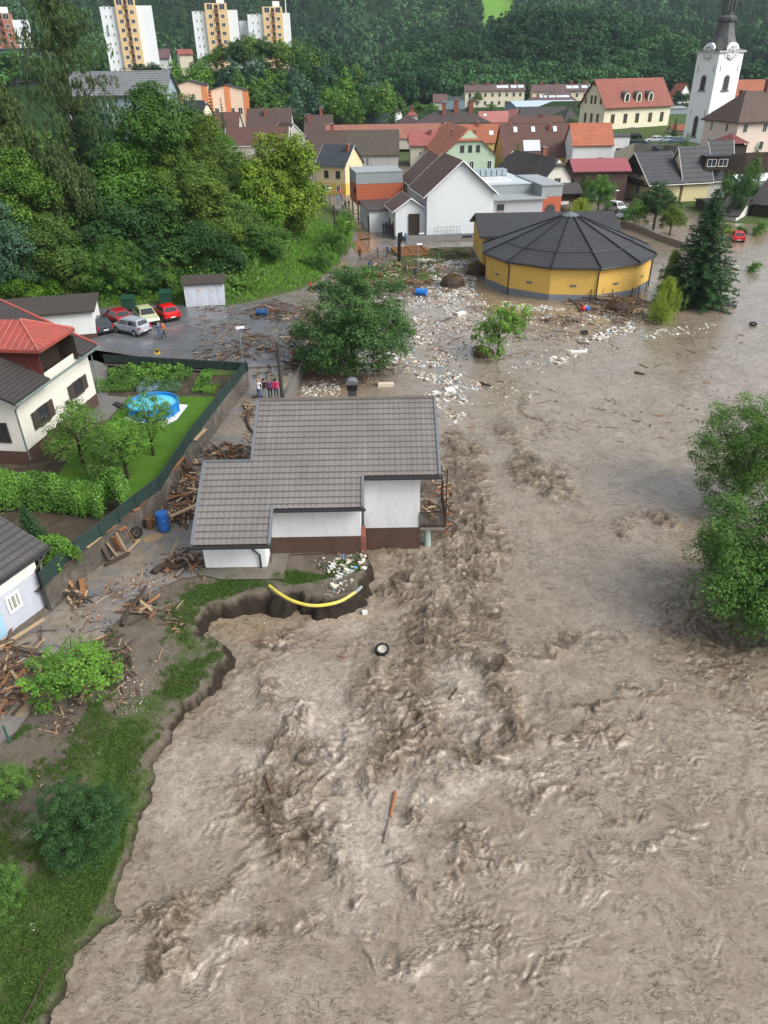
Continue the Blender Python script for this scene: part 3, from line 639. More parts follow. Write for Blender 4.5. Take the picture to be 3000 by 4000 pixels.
slabY(xl0, xa, y0, y1); slabY(xl0, xb, y1, y2); slabY(xl0, xr, y2, y3) if y3 > y2 else None; slabY(xm, xr, max(y2, y3), y4)
m.build('roof_deck', DARKW, H)
for x, ya, yb in ((xl0, y0, y3), (xm, y3, y4), (xr, y2, y4), (xa, y0, y1), (xb, y1, y2)):
    m = MB(); m.obox(V3(x-.07, ya, pl(ya)+.02), V3(.14, 0, 0), V3(0, yb-ya, (yb-ya)*tp), V3(0, 0, .22)); m.build('verge_trim', GREYTRIM, H)
m = MB(); m.obox(V3(xl0, y3-.06, pl(y3)+.05), V3(xm-xl0, 0, 0), V3(0, .14, 0), V3(0, 0, .2)); m.build('verge_trim', GREYTRIM, H)
m = MB(); m.tube([(xm, y4, pl(y4)+.14), (xr, y4, pl(y4)+.14)], .13, 8); m.build('ridge_cap', M('ridge_tile', (.12, .105, .095), .6), H)
m = MB()
for xA, xB, yy_ in ((xl0-.1, xa+.1, y0), (xa, xb+.15, y1), (xb, xr+.1, y2)): m.tube([(xA, yy_-.08, pl(yy_)+.02), (xB, yy_-.08, pl(yy_)+.02)], .085, 8)
g_ = m.build('gutter', DGUT, H)
yA = y0+1.25; yB = y1+.55; yC = y2+.55
xA0 = WY(797, 2180, yA).x; xA1 = WY(1040, 2180, yA).x; xB1 = WY(1408, 2050, yB).x; xC1 = WY(1640, 2000, yC).x
zB = WY(1240, 2096, yB).z; zC = WY(1530, 2061, yC).z
def blk(x0_, x1_, ya, yb, z0, name, mat, top=None):
    m = MB(); P_ = [(x0_, ya), (x1_, ya), (x1_, yb), (x0_, yb)]
    m.prism(P_, z0, [pl(p[1])-.03 for p in P_] if top is None else top); return m.build(name, mat, H)
blk(xA0, xA1, yA, y3-.4, -.1, 'wall', M('bright_stucco', (.72, .73, .74), .85, .04, 1, .1, 30))
blk(xA1+.002, xB1, yB, y4-.5, zB, 'wall', WSTUC); blk(xA1+.004, xB1-.004, yB-.03, y4-.6, -2.2, 'plinth', BPLIN, zB)
blk(xB1+.002, xC1, yC, y4-.5, zC, 'wall', WSTUC); blk(xB1+.004, xC1+.02, yC-.03, y4-.6, -2.6, 'plinth', BPLIN, zC)
m = MB()
p = WY(1012, 2150, yA-.1); m.tube([(p.x-.35, yA-.1, p.z+.1), (p.x, yA-.1, p.z-.3), (p.x, yA-.1, .1)], .06, 7)
m.tube([(xA1+.12, yB-.1, pl(yB)-.2), (xA1+.12, yB-.1, zB-.8)], .05, 7); m.tube([(xB1-.1+.2, yC-.1, pl(yC)-.2), (xB1+.1, yC-.1, zC-1)], .05, 7)
m.build('downpipe', M('green_downpipe', (.02, .045, .04), .5), H)
m = MB(); m.box((xB1+.08, (yB+yC)/2-.2, zC-.6), (.3, 1.1, 2.2)); m.build('brick_pier', BRICK, H)
# chimney
yc = y4+1.0; pc = WY(1375, 1500, yc); cz = WY(1375, 1522, yc).z; cw = .5
m = MB(); m.box((pc.x, yc, cz-1.2), (cw, cw, 2.6)); ch = m.build('chimney', M('grey_chimney', (.06, .055, .055), .9, .3, 5, .3), H)
m = MB(); m.box((pc.x, yc, cz+.12), (cw*1.3, cw*1.3, .06)); m.box((pc.x, yc-.0, cz+.28), (cw*1.2, cw*1.0, .22))
cowl = m.build('cowl', DGUT, None); cowl.parent = ch
m = MB()
for k in range(10):
    a0, a1 = math.pi*k/10, math.pi*(k+1)/10
    m.face([(pc.x+.36*math.cos(a0), yc-.32, cz+.4+.26*math.sin(a0)), (pc.x+.36*math.cos(a0), yc+.32, cz+.4+.26*math.sin(a0)),
            (pc.x+.36*math.cos(a1), yc+.32, cz+.4+.26*math.sin(a1)), (pc.x+.36*math.cos(a1), yc-.32, cz+.4+.26*math.sin(a1))])
m.face([(pc.x+.36*math.cos(math.pi*k/10), yc-.31, cz+.4+.26*math.sin(math.pi*k/10)) for k in range(11)])
m.build('cowl_hood', M('cowl_metal', (.25, .26, .26), .35, .1, 3, 0, metal=.7), None).parent = cowl
# balcony on the river side
xb0, xb1 = xC1, WY(1738, 2050, yC).x
m = MB(); m.box(((xb0+xb1)/2, yC+1.6, zC-.08), (xb1-xb0, 3.4, .16)); m.build('balcony_slab', M('balcony_concrete', (.2, .18, .16)), H)
m = MB()
for q in range(22):
    f = q/21; x = xb0+(xb1-xb0)*f; m.box((x, yC-.06, zC+.5), (.035, .035, 1.0))
for q in range(26): m.box((xb1+.03+.12*math.sin(q*.8)*.3, yC+3.3*q/25, zC+.5), (.035, .035, 1.0))
m.tube([(xb0, yC-.06, zC+1.0), (xb1, yC-.06, zC+1.02), (xb1+.05, yC+3.3, zC+1.0)], .035, 6); m.tube([(xb0, yC-.06, zC+.12), (xb1, yC-.06, zC+.12), (xb1+.05, yC+3.3, zC+.12)], .03, 6)
m.build('railing', DARKW, H)
pp = WY(1668, 2135, yC+.4); m = MB(); m.tube([(pp.x, yC+.3, -3), (pp.x, yC+.3, zC-.1)], .2, 14); m.build('column', M('green_column', (.32, .40, .36), .7), H)
m = MB(); m.tube([(xb1+.02, yC-.1, pl(yC)), (xb1+.02, yC-.1, zC+1)], .04, 6); m.tube([(xr-.02, y2+2.2, pl(y2)+.8), (xb1+.1, yC+2.8, zC+1)], .05, 6); m.build('balcony_post', DARKW, H)
# patio and steps
sheet('yard_paving', [(790,2212),(1060,2200),(1070,2120),(1260,2118),(1262,2160),(1130,2165),(1110,2238),(1110,2262),(860,2262),(770,2240)], .06, M('old_concrete', (.155, .14, .115), .8, .35, 1.2, .3, 10, col2=(.09, .085, .05)))
# ---------------------------------------------------------------- left house
CREAM = M('cream_stucco', (.66, .64, .575), .9, .05, .7, .15, 25, stain=.12)
BROOF = roofmat('brown_grey_tiles', (.040, .034, .033), .22, .3, .3, (.04, .045, .03))
REDM = M('red_sheet_roof', (.30, .065, .05), .5, .2, 1.2, .1, 8, col2=(.19, .06, .05))
zE = 5.6; E0 = W(60, 1585, zE); E1 = W(380, 1355, zE); u = (E1-E0); LH = u.length; u.normalize(); l_ = V3(-u.y, u.x, 0)
sR = sx(E1, l_, 25); rise = sz(E1+l_*sR, 1168); zG = 1.2
LHo = wthing('family_house', 'cream house with brown shuttered windows and red dormer, at the left beside the pool garden', 'house', (E0.x, E0.y, zG))
kk = rise/sR; ov = .65
m = MB(); a = E0+u*.6+l_*ov; b_ = E1-u*.5+l_*ov; wz_ = zE+kk*ov
def at(p, z): return V3(p.x, p.y, z)
WD = 2*(sR-ov)
m.face([at(a, zG), at(b_, zG), at(b_, wz_), at(a, wz_)])
for q, o in ((a, 1), (b_, -1)):
    f_ = [at(q, zG), at(q, wz_), at(q+l_*WD/2, wz_+kk*WD/2), at(q+l_*WD, wz_), at(q+l_*WD, zG)]; m.face(f_ if o > 0 else f_[::-1])
m.face([at(a+l_*WD, zG), at(a+l_*WD, wz_), at(b_+l_*WD, wz_), at(b_+l_*WD, zG)]); m.build('wall', CREAM, LHo)
m = MB(); n_ = -l_
for q0, q1 in ((a+n_*.03-u*.03, b_+n_*.03+u*.03), (a-u*.03+l_*WD, a-u*.03+n_*.03)): m.face([at(q0, zG-.1), at(q1, zG-.1), at(q1, zG+.95), at(q0, zG+.95)])
m.build('plinth', BPLIN, LHo)
def roofp(s, q, dz_=0): return V3(*(E0+u*s+l_*q)[:2], zE+kk*min(q, 2*sR-q)+dz_)
d0, d1 = 0, 0
dz0 = hitpl(163, 1484, E0+V3(0, 0, 0), (-l_ + V3(0, 0, 0))*1.0)  # dormer near corner projected on the eave plane
def sonwall(px, py, off): p = hitpl(px, py, E0+l_*off, l_); return (p-E0).dot(u), p.z
s1, z1_ = sonwall(160, 1480, ov); s2, z2_ = sonwall(292, 1405, ov); q1_, ztop = sonwall(150, 1366, .25); q2_, ztop2 = sonwall(262, 1291, .25)
m = MB()
def rslab(s0, s1_, qa, qb):
    hi = [roofp(s0, qa, .16), roofp(s1_, qa, .16), roofp(s1_, qb, .16), roofp(s0, qb, .16)]; lo = [p-V3(0, 0, .16) for p in hi]
    m.face(hi); m.face(lo[::-1])
    for i in range(4): m.face([lo[i], lo[(i+1) % 4], hi[(i+1) % 4], hi[i]])
rslab(-0.05, s1, 0, sR); rslab(s2, LH, 0, sR); rslab(s1, s2, sR*.55, sR)
hi = [roofp(0, 2*sR, .16), roofp(0, sR, .16), roofp(LH, sR, .16), roofp(LH, 2*sR, .16)]; m.face(hi[::-1]); m.build('roof', BROOF, LHo)
m = MB(); e_ = l_*.0
m.obox(roofp(LH-.1, 0, .14), u*.22, V3(*(l_*sR)[:2], kk*sR), V3(0, 0, .12)); m.build('verge_cap', REDM, LHo)
m = MB(); m.tube([roofp(-.1, -.08, .05), roofp(LH, -.08, .05)], .08, 8)
for s in (.35, LH-.4):
    p0 = roofp(s, -.05, 0); p1 = at(E0+u*(s+.3)+l_*(ov-.08), zE-.6); m.tube([p0, p1, at(p1, zG+.3)], .05, 7)
m.build('gutter', M('verdigris_pipe', (.13, .18, .17), .5), LHo)
# dormer: loggia with dark boarding, red sheet roof and side
zt = (ztop+ztop2)/2; zf = (z1_+z2_)/2-.05; dd = (zt-zE)/kk
m = MB()
A0 = E0+u*(s1+.05); B0 = E0+u*(s2-.05); back = l_*(ov+1.0)
m.face([at(A0+back, zf), at(B0+back, zf), at(B0+back, zt), at(A0+back, zt)])
for q, s in ((A0, 1), (B0, -1)): pass
m.face([at(B0+l_*.3, zf), at(B0+l_*.3, zt-.6), at(B0+back, zt), at(B0+back, zf)])
m.face([at(A0+l_*ov, zf), at(B0+l_*ov, zf), at(B0+back, zf), at(A0+back, zf)]); dm = m.build('dormer', DARKW, LHo)
m = MB(); q0 = A0-u*.02
m.face([at(q0+l_*ov, zf), at(q0+l_*.35, zt), at(q0+l_*dd, zt)][::-1] if False else [at(q0+l_*.35, zt), at(q0+l_*ov, zf), at(q0+l_*(dd+.6), zt+.2)])
m.face([at(q0+l_*.35, zt), at(q0+l_*.35, zE+kk*.35), at(q0+l_*dd, zt)])
REDC = M('red_cladding', (.15, .04, .035), .6, .25, 1.0, .2, 10)
cl_ = m.build('cladding', REDC, None); cl_.parent = dm
m = MB(); s0_, s3_ = s1-.3, s2-.1; pk = hitpl(78, 1249, E0+u*((s1+s2)/2), u); zp = pk.z
mid = E0+u*((s1+s2)/2); qpk = (pk-E0).dot(l_)
c1 = at(E0+u*s0_+l_*.1, zt); c2 = at(E0+u*s3_+l_*.1, zt); pk1 = at(mid+l_*qpk, zp); bk = sR+.6
b1 = at(E0+u*s0_+l_*bk, zt); b2_ = at(E0+u*s3_+l_*bk, zt); pk2 = at(mid+l_*bk, zp)
m.face([c1, c2, pk1]); m.face([c1, pk1, pk2, b1][::-1] if (pk1-c1).cross(pk2-c1).z < 0 else [c1, pk1, pk2, b1]); m.face([c2, b2_, pk2, pk1])
for (x, y) in ((c1, c2), (b1, c1)): m.obox(x-V3(0, 0, .2), y-x, V3(.04, .04, 0), V3(0, 0, .2))
dr = m.build('dormer_roof', REDM, None); dr.parent = dm
m = MB()                                                # standing seams
for k in range(1, 12):
    f = k/12; a1 = c1+(c2-c1)*f; tpk = 1-abs(f-.5)*2; e1 = a1+(pk1-(c1+c2)/2)*tpk; m.tube([a1+V3(0, 0, .03), e1+V3(0, 0, .03)], .025, 4)
for k in range(0, 16):
    a1 = c1+(b1-c1)*(k/16); top = pk1+(pk2-pk1)*max(0, min(1, (k/16*(bk-.1)+.1-qpk)/(bk-qpk)))
    f = min(1, (k/16*(bk-.1))/(qpk-.1)); e1 = c1+(b1-c1)*(k/16)+((mid-(E0+u*s0_))*f)+V3(0, 0, (zp-zt)*f); m.tube([a1+V3(0, 0, .03), e1+V3(0, 0, .03)], .025, 4)
m.tube([c1+V3(0, 0, .04), pk1+V3(0, 0, .04)], .07, 5); m.tube([c2+V3(0, 0, .04), pk1+V3(0, 0, .04)], .07, 5)
m.build('seam', M('red_seam', (.42, .12, .09), .5), None).parent = dr
def shutterwin(px0, px1, py0, py1, off=ov):
    sA, _ = sonwall(px0, (py0+py1)/2+30, off); sB, _ = sonwall(px1, (py0+py1)/2-30, off); _, zt_ = sonwall((px0+px1)/2, py0+18, off); _, zb_ = sonwall((px0+px1)/2, py1-22, off)
    P_ = at(E0+u*((sA+sB)/2)+l_*(off-.01), zb_); W_ = (sB-sA); ww = W_*.46; w_ = window(LHo, P_, u, ww, zt_-zb_, frame=M('brown_frame', (.05, .035, .025), .7), sill=True)
    m = MB()
    for sg in (-1, 1):
        base = P_+u*(sg*(ww/2+.02) if sg > 0 else -ww/2-.02-W_*.27); nn = -l_
        m.obox(base+nn*.05, u*W_*.27, nn*.05, V3(0, 0, zt_-zb_))
        for k in range(9): m.obox(base+u*.05+nn*.1+V3(0, 0, .08+(zt_-zb_-.16)*k/9), u*(W_*.27-.1), nn*.015, V3(0, 0, .07))
    m.build('shutter', M('brown_shutter', (.055, .043, .034), .75, .25, 6, .2), None).parent = w_; return P_, ww
WB1 = shutterwin(127, 205, 1562, 1677); WB2 = shutterwin(268, 334, 1463, 1565)
def gwin():                                              # window on the gable facing the camera
    p = hitpl(5, 1690, a, u); window(LHo, at(p, p.z-.7), -l_, 1.1, 1.4, frame=M('brown_shutter', (.05, .04, .03)))
gwin()
# loggia window
pL = at(A0+u*((s2-s1)*.38)+back+(-l_)*.02, zf+.55); window(LHo, pL, u, .9, 1.3, frame=M('brown_frame', (.05, .035, .025)))
# ---------------------------------------------------------------- garage bottom left
zE2 = 2.75; pB = W(187, 2362, 0); gu = (pB-W(0, 2508, 0)).normalized(); gl = V3(-gu.y, gu.x, 0); g1 = W(193, 2141, zE2); gs = sx(g1, gl, 0); gr_ = sz(g1+gl*gs, 2003)
GL = 12.0
GR = wthing('garage', 'pale blue garage with grey tile roof and small barred window', 'garage', (g1.x, g1.y, 0))
m = MB(); gk = gr_/gs
def gp(s, q, z): return V3(*(g1-gu*s+gl*q)[:2], z)
ttr = [(s, q) for s in (0, GL) for q in (0, gs*1.4)]
m.obox(gp(GL, 0, zE2), gu*GL, V3(*(gl*gs*1.3)[:2], gr_*1.3), V3(0, 0, .14)); m.build('roof', roofmat('grey_garage_tiles', (.075, .07, .07), .3, .4, .2), GR)
m = MB(); o_ = .45
pA = pB-gu*12; pC = pB+gl*gs*1.1; o_ = max(.05, (pB-g1).dot(gl))
m.face([pA, pB, at(pB, zE2+gk*o_), at(pA, zE2+gk*o_)]); m.face([pB, pC, at(pC, zE2+gk*gs*1.2), at(pB, zE2+gk*o_)])
m.build('wall', M('pale_blue_stucco', (.43, .46, .52), .9, .06, .8, .1, 25, stain=.15), GR)
m = MB(); m.face([at(pA-gl*.02, 2.15), at(pB-gl*.02+gu*.01, 2.15), at(pB-gl*.02+gu*.01, zE2+gk*o_-.02), at(pA-gl*.02, zE2+gk*o_-.02)]); m.build('upper_band', CREAM, GR)
m = MB(); m.tube([gp(GL, -.08, zE2), gp(0, -.08, zE2)], .07, 7); m.tube([gp(.2, -.05, zE2), at(pB-gu*.12-gl*.1, zE2-.5), at(pB-gu*.12-gl*.1, 0)], .05, 7); m.build('gutter', DGUT, GR)
pw = hitpl(52, 2352, pB, gl); window(GR, at(pw-gl*.02, pw.z-.45), gu, .8, .95, mun=2, fr=.12, pane=M('barred_pane', (.25, .27, .24), .3, .3, 8, 0))
pd_ = hitpl(26, 2470, pB, gl); m = MB(); m.obox(at(pd_-gl*.04-gu*2.0, 0), gu*2.0, -gl*.02, V3(0, 0, 2.1)); m.build('door', M('sky_blue_door', (.30, .50, .62), .5), GR)
# ---------------------------------------------------------------- garden wall and fence
wallpx = [(205,2385),(330,2255),(425,2185),(560,2065),(650,1990),(705,1900),(765,1800),(865,1660),(975,1512)]
wl = wpoly(wallpx); ctop = W(958, 1408, 1.5); corner_ = (wl[-1][0], wl[-1][1]); backp = [(-29.5, corner_[1]+3.2)]
bk0 = W(958, 1442, 1.2)
line2 = [corner_, (W(410, 1425, 1.2).x, W(410, 1425, 1.2).y)]
def resample(pts, step):
    out = [Vector((*pts[0], 0))]
    for a, b2 in zip(pts[:-1], pts[1:]):
        a = Vector((*a, 0)); b2 = Vector((*b2, 0)); n = max(1, int(round((b2-a).length/step)))
        for k in range(1, n+1): out.append(a+(b2-a)*k/n)
    return out
def wallrun(name, label, pts, z0, z1, th, mat, side=1):
    P_ = resample(pts, 1.2); m = MB(); N = []
    for i in range(len(P_)):
        t_ = (P_[min(i+1, len(P_)-1)]-P_[max(i-1, 0)]).normalized(); N.append(V3(-t_.y, t_.x, 0)*side)
    lo = [(p.x, p.y) for p in P_]; hi2 = [((p+n*th).x, (p+n*th).y) for p, n in zip(P_, N)]
    for i in range(len(P_)-1):
        a, b2, c2, d2 = lo[i], lo[i+1], hi2[i+1], hi2[i]
        m.face([(*a, z1), (*b2, z1), (*c2, z1), (*d2, z1)]); m.face([(*a, z0), (*b2, z0), (*b2, z1), (*a, z1)]); m.face([(*d2, z0), (*c2, z0), (*c2, z1), (*d2, z1)][::-1])
    m.face([(*lo[0], z0), (*lo[0], z1), (*hi2[0], z1), (*hi2[0], z0)]); m.face([(*lo[-1], z0), (*hi2[-1], z0), (*hi2[-1], z1), (*lo[-1], z1)])
    o = m.build(name, mat); tag(o, label, 'wall'); return o
OLDC = M('mossy_concrete', (.075, .066, .055), .95, .35, 1.2, .5, 12, col2=(.14, .125, .105), stain=.6)
wallrun('garden_wall', 'stained dark concrete retaining wall under the long curved garden fence', wl, -.2, 1.35, .25, OLDC)
wallrun('garden_wall', 'low concrete wall along the parking lot under the green screened fence', line2, -.1, 1.3, .2, OLDC)
MESH = M('green_screen', (.014, .035, .03), .7, .3, 2, .3, 40); POSTM = M('fence_post', (.02, .028, .026), .5)
def fence(label, pts, z0, h, gap=2.0, mat=MESH, cat='fence', group=None):
    P_ = resample(pts, gap); c_ = P_[0]; R = wthing('garden_fence', label, cat, (c_.x, c_.y, z0), group)
    m = MB()
    for a, b2 in zip(P_[:-1], P_[1:]):
        t_ = (b2-a).normalized(); n = V3(-t_.y, t_.x, 0)*.02; m.obox(at(a-n/2, z0+.06), b2-a, n, V3(0, 0, h-.1))
    m.build('screen_panel', mat, R)
    for p in P_: m = MB(); m.box((p.x, p.y, z0+h/2), (.06, .06, h)); m.build('post', POSTM, R)
    m = MB()
    for p, q in zip(P_[:-1], P_[1:]): m.tube([at(p, z0+h), at(q, z0+h)], .025, 4)
    m.build('rail', POSTM, R)
    m = MB(); S_ = resample(pts, .16)
    for p in S_: m.box((p.x+.0, p.y, z0+h/2), (.012, .05, h-.12))
    m.build('slat', M('slat_metal', (.10, .11, .11), .4), R); return R
off = [(x-.12, y+.05) for x, y in wl]
fence('long curved fence with dark green screen on top of the retaining wall', off, 1.35, .95)
fence('straight green screened fence between vegetable beds and parking lot', [(p[0], p[1]+.1) for p in line2], 1.3, .8)
# garden surfaces
LAWN = M('lawn_grass', (.055, .135, .012), .9, .3, 1.2, .6, 30, col2=(.07, .15, .015), spec=.15)
SOIL = M('garden_soil', (.055, .045, .032), .95, .35, 1.5, .8, 9, col2=(.09, .075, .05), spec=.1)
gpoly = [(x-.02, y) for x, y in wl]+[(line2[1][0]-14, line2[1][1])]+[(-60, 80), (-60, 27)]
sheet('garden_ground', gpoly, 1.2, SOIL, world=True)
sheet('lawn', [(500,1552),(858,1548),(800,1640),(715,1755),(600,1880),(520,1945),(300,1965),(210,1880),(330,1700),(430,1640)], 1.22, LAWN)
sheet('vegetable_strip', [(770,1445),(928,1440),(915,1462),(800,1465)], 1.224, LAWN)
sheet('courtyard', [(-10,1420),(372,1408),(420,1425),(420,1545),(500,1552),(420,1640),(200,1700),(-80,1800)], 1.216, M('grey_paving', (.14, .135, .125), .7, .25, 1, .2))
# ================================================================ ROTUNDA
YEL = M('yellow_stucco', (.66, .42, .10), .85, .05, .5, .1, 25, stain=.18); GPL = M('grey_plinth', (.17, .19, .21), .8, .12, 1, .2)
DTILE = roofmat('anthracite_tiles', (.034, .036, .040), .3, .46, 0, rough=.5, gap=.3)
fr_ = W(2245, 1176, 0); RC = V3(fr_.x-.35, fr_.y+9.9, 0); RC.x = WY(2213, 985, RC.y).x; RW_, RE_ = 9.95, 10.4; apx = WY(2229, 829, RC.y); rz0 = rad(-90+7+1)
ze_ = WY(2257, 1050, RC.y-RE_).z
ROT = wthing('round_hall', 'yellow polygonal hall with black conical tiled roof standing in the flood', 'building', (RC.x, RC.y, 0))
def ngon(r, z, n=12, a0=None): a0 = rz0 if a0 is None else a0; return [V3(RC.x+r*math.cos(a0+2*math.pi*k/n), RC.y+r*math.sin(a0+2*math.pi*k/n), z) for k in range(n)]
m = MB(); m.prism([(p.x, p.y) for p in ngon(RW_, 0)], .35, ze_-.02); m.build('wall', YEL, ROT)
m = MB(); m.prism([(p.x, p.y) for p in ngon(RW_+.04, 0)], -1, .62); m.build('plinth', GPL, ROT)
m = MB(); E_ = ngon(RE_, ze_); A_ = V3(RC.x, RC.y, apx.z); T_ = ngon(.9, ze_+(apx.z-ze_)*(1-.9/RE_))
for k in range(12):
    j = (k+1) % 12; m.face([E_[k], E_[j], T_[j], T_[k]]); m.face([E_[k]-V3(0, 0, .22), E_[j]-V3(0, 0, .22), E_[j], E_[k]]); m.face([E_[j]-V3(0, 0, .2), E_[k]-V3(0, 0, .2), V3(RC.x, RC.y, ze_-.1)])
rr = m.build('roof', DTILE, ROT)
m = MB(); P2 = ngon(1.1, ze_+(apx.z-ze_)*(1-1.1/RE_)+.08)
for k in range(12): m.face([P2[k], P2[(k+1) % 12], A_+V3(0, 0, .12)])
m.build('cap', M('lead_cap', (.13, .15, .165), .6, .15, 3, .05), None).parent = rr
for k in range(12): m = MB(); m.tube([E_[k]+V3(0, 0, .06), T_[k]+V3(0, 0, .04)], .085, 6); m.build('ridge_tile', M('black_ridge', (.016, .017, .02), .75, spec=.2), ROT)
m = MB(); G_ = ngon(RE_+.08, ze_-.1); m.tube(G_+[G_[0]], .1, 6); m.build('gutter', DGUT, ROT)
for k in range(12):
    a = E_[k]+(A_-E_[k])*.25+V3(0, 0, .1); b2 = E_[(k+1) % 12]+(A_-E_[(k+1) % 12])*.25+V3(0, 0, .1); m = MB(); m.tube([a, b2], .035, 5); m.build('snow_rail', DGUT, ROT)
for k in range(12):
    if k % 1 == 0:
        a = ngon(RW_+.12, 0)[k]; e = G_[k]; m = MB(); m.tube([e, V3(a.x, a.y, ze_-.6), V3(a.x, a.y, -.2)], .07, 7)
        if a.y < RC.y+2 and k in (0, 10, 2): m.build('downpipe', DGUT, ROT)
    a, b2 = ngon(RW_+.02, 0)[k], ngon(RW_+.02, 0)[(k+1) % 12]; mid_ = (a+b2)/2
    if mid_.y < RC.y:
        m = MB(); uu = (b2-a).normalized(); m.obox(mid_-uu*.35+V3(0, 0, 1.5), uu*.7, V3(uu.y, -uu.x, 0)*.05, V3(0, 0, .22)); m.build('vent', GREYTRIM, ROT)
wg0 = WY(1885, 918, RC.y+4); wO = (WY(1873, 918, RC.y+5).x+.6, RC.y+5.6)
wL = WY(2425, 880, RC.y+6).x-wO[0]-.3; rz_ = sz(V3(wO[0]+3, wO[1]+5.2, 0), 836)
rect_house('hall_wing', 'yellow wing with black tiled gable roof behind the round hall', 'building', wO, 0, wL, 10.4, -.3, 4.2, max(1.5, rz_-4.2), YEL, DTILE, 'x', .55, trim=DGUT, plinth=(GPL, .9))
# ================================================================ WHITE HALL COMPLEX
HALLW = M('hall_white', (.62, .66, .69), .85, .04, .35, .1, 20, col2=(.58, .61, .62), stain=.08)
HTILE = roofmat('brown_hall_tiles', (.105, .060, .048), .3, .36, .35, (.05, .035, .03))
RUST = M('red_render', (.42, .11, .055), .85, .06, .6, .1, 20); GREYF = M('grey_fascia', (.27, .30, .31), .7, .08, 1, .05)
O_, yw_, L_, D_, z_ = corner((1485, 718), (1669, 759), (1930, 745), 117.0, yaw=rad(9))
zb_ = 0; rs_ = sz(O_+V3(math.cos(yw_), math.sin(yw_), 0)*L_/2, 630)
DL = 11.0
HB = rect_house('assembly_hall', 'large white gabled hall with brown tiled roof beside the debris lawn', 'building', (O_.x, O_.y), yw_, L_, DL, -.2, z_, rs_, HALLW, HTILE, 'y', .55,
                trim=WHITE, plinth=(GPL, .9), wins=(('f', .62, 0.15, 1.6, .55, dict(frame=GREYTRIM, mun=2)), ('f', .28, .15, 1.4, .55, dict(frame=GREYTRIM, mun=2))))
uxh = V3(math.cos(yw_), math.sin(yw_), 0); uyh = V3(-uxh.y, uxh.x, 0)
def hp(a, b2, z=0): return V3(O_.x, O_.y, z)+uxh*a+uyh*b2
O2 = hp(.6, DL+.05); rect_house('hall_extension', 'rear section of the white hall with slightly lower brown roof', 'building', (O2.x, O2.y), yw_, L_-1.2, 11.5, -.2, z_-.2, rs_-.55, HALLW, HTILE, 'y', .5, trim=WHITE,
    wins=(('l', .75, 4.6, 1.0, 1.5, dict(mun=2)),))
O3 = hp(-4.6, 1.2)
rect_house('hall_porch', 'small white gabled side wing with the open dark double doorway', 'building', (O3.x, O3.y), yw_, 4.6, 6.6, -.2, 4.3, 1.5, HALLW, HTILE, 'y', .45, trim=WHITE, plinth=(GPL, .8),
    wins=(('l', .75, 1.0, .8, 1.6, dict(frame=DARKW)), ('l', .35, .2, .9, 2.2, dict(frame=DARKW))))
def slabthing(name, label, cat, pa, pb, z0, z1, mat, roofm=None, lip=0, extra=None, mat2=None, zs=None):
    """flat roofed block in hall axes from (a0,b0) to (a1,b1)"""
    c_ = [hp(pa[0], pa[1]), hp(pb[0], pa[1]), hp(pb[0], pb[1]), hp(pa[0], pb[1])]; P_ = [(p.x, p.y) for p in c_]
    R = wthing(name, label, cat, (c_[0].x, c_[0].y, z0)); m = MB(); m.prism(P_, z0, zs or z1); m.build('wall', mat, R)
    if zs: m = MB(); cc_ = [hp(pa[0]-.04, pa[1]-.04), hp(pb[0]+.04, pa[1]-.04), hp(pb[0]+.04, pb[1]+.04), hp(pa[0]-.04, pb[1]+.04)]; m.prism([(p.x, p.y) for p in cc_], zs, z1); m.build('fascia', mat2 or GREYF, R)
    g = lip; cc_ = [hp(pa[0]-g, pa[1]-g), hp(pb[0]+g, pa[1]-g), hp(pb[0]+g, pb[1]+g), hp(pa[0]-g, pb[1]+g)]; m = MB(); m.prism([(p.x, p.y) for p in cc_], z1+.002, z1+.16)
    m.build('roof', roofm or GREYF, R); return R
DR = slabthing('low_annex', 'low white annex with flat dark roof along the upper road', 'building', (-7.6, 7.85), (-.05, 19), -.2, 3.3, HALLW, M('dark_felt', (.06, .05, .048), .7), .35)
for k, (b2, wd, h_, zz) in enumerate(((9.2, 1.0, 2.3, .1), (11, .9, 1.5, 1.0), (13.2, .9, 1.5, 1.0), (15.5, .9, 1.5, 1.0))):
    window(DR, hp(-7.61, b2, zz), -uyh, wd, h_, frame=DARKW if k == 0 else WHITE, mun=1)
m = MB(); a = hp(-4.0, 1.15, -.0); m.obox(hp(-2.6, 1.12, .6), uxh*1.7, -uyh*.08, V3(0, 0, 3.1)); dW = m.build('doorway', DARKW, None)
for o in bpy.context.scene.objects:
    if o.name == 'hall_porch': adopt(dW, o)
RB = slabthing('red_annex', 'rust red flat roofed block with grey fascia beside the white hall', 'building', (-8.2, 18.2), (-.3, 26), 2.6, 7.6, RUST, GREYF, .1, None, GREYF, 5.9)
for b2 in (19.6, 20.9): window(RB, hp(-8.22, b2, 4.2), -uyh, 1.0, .9, frame=DARKW)
m = MB()
for (a, b2) in ((-8, 18.4), (-8, 25.6), (-.6, 25.8)): m.tube([hp(a, b2, -.2), hp(a, b2, 2.6)], .12, 8)
m.build('support', GREYTRIM, RB)
GB = slabthing('grey_annex', 'light grey rendered annex with flat roof right of the white hall', 'building', (L_+.1, 2.0), (L_+8.6, 16), -.2, 4.9, M('grey_render', (.40, .42, .45), .85, .05, 1, .05), GREYF, .5)
m = MB(); m.obox(hp(L_+1.2, 1.98, .6), uxh*1.2, -uyh*.06, V3(0, 0, 2.6)); m.build('panel', RUST, GB); window(GB, hp(L_+1.8, 1.97, 3.4), uxh, 1.2, 1.0, frame=GREYTRIM)
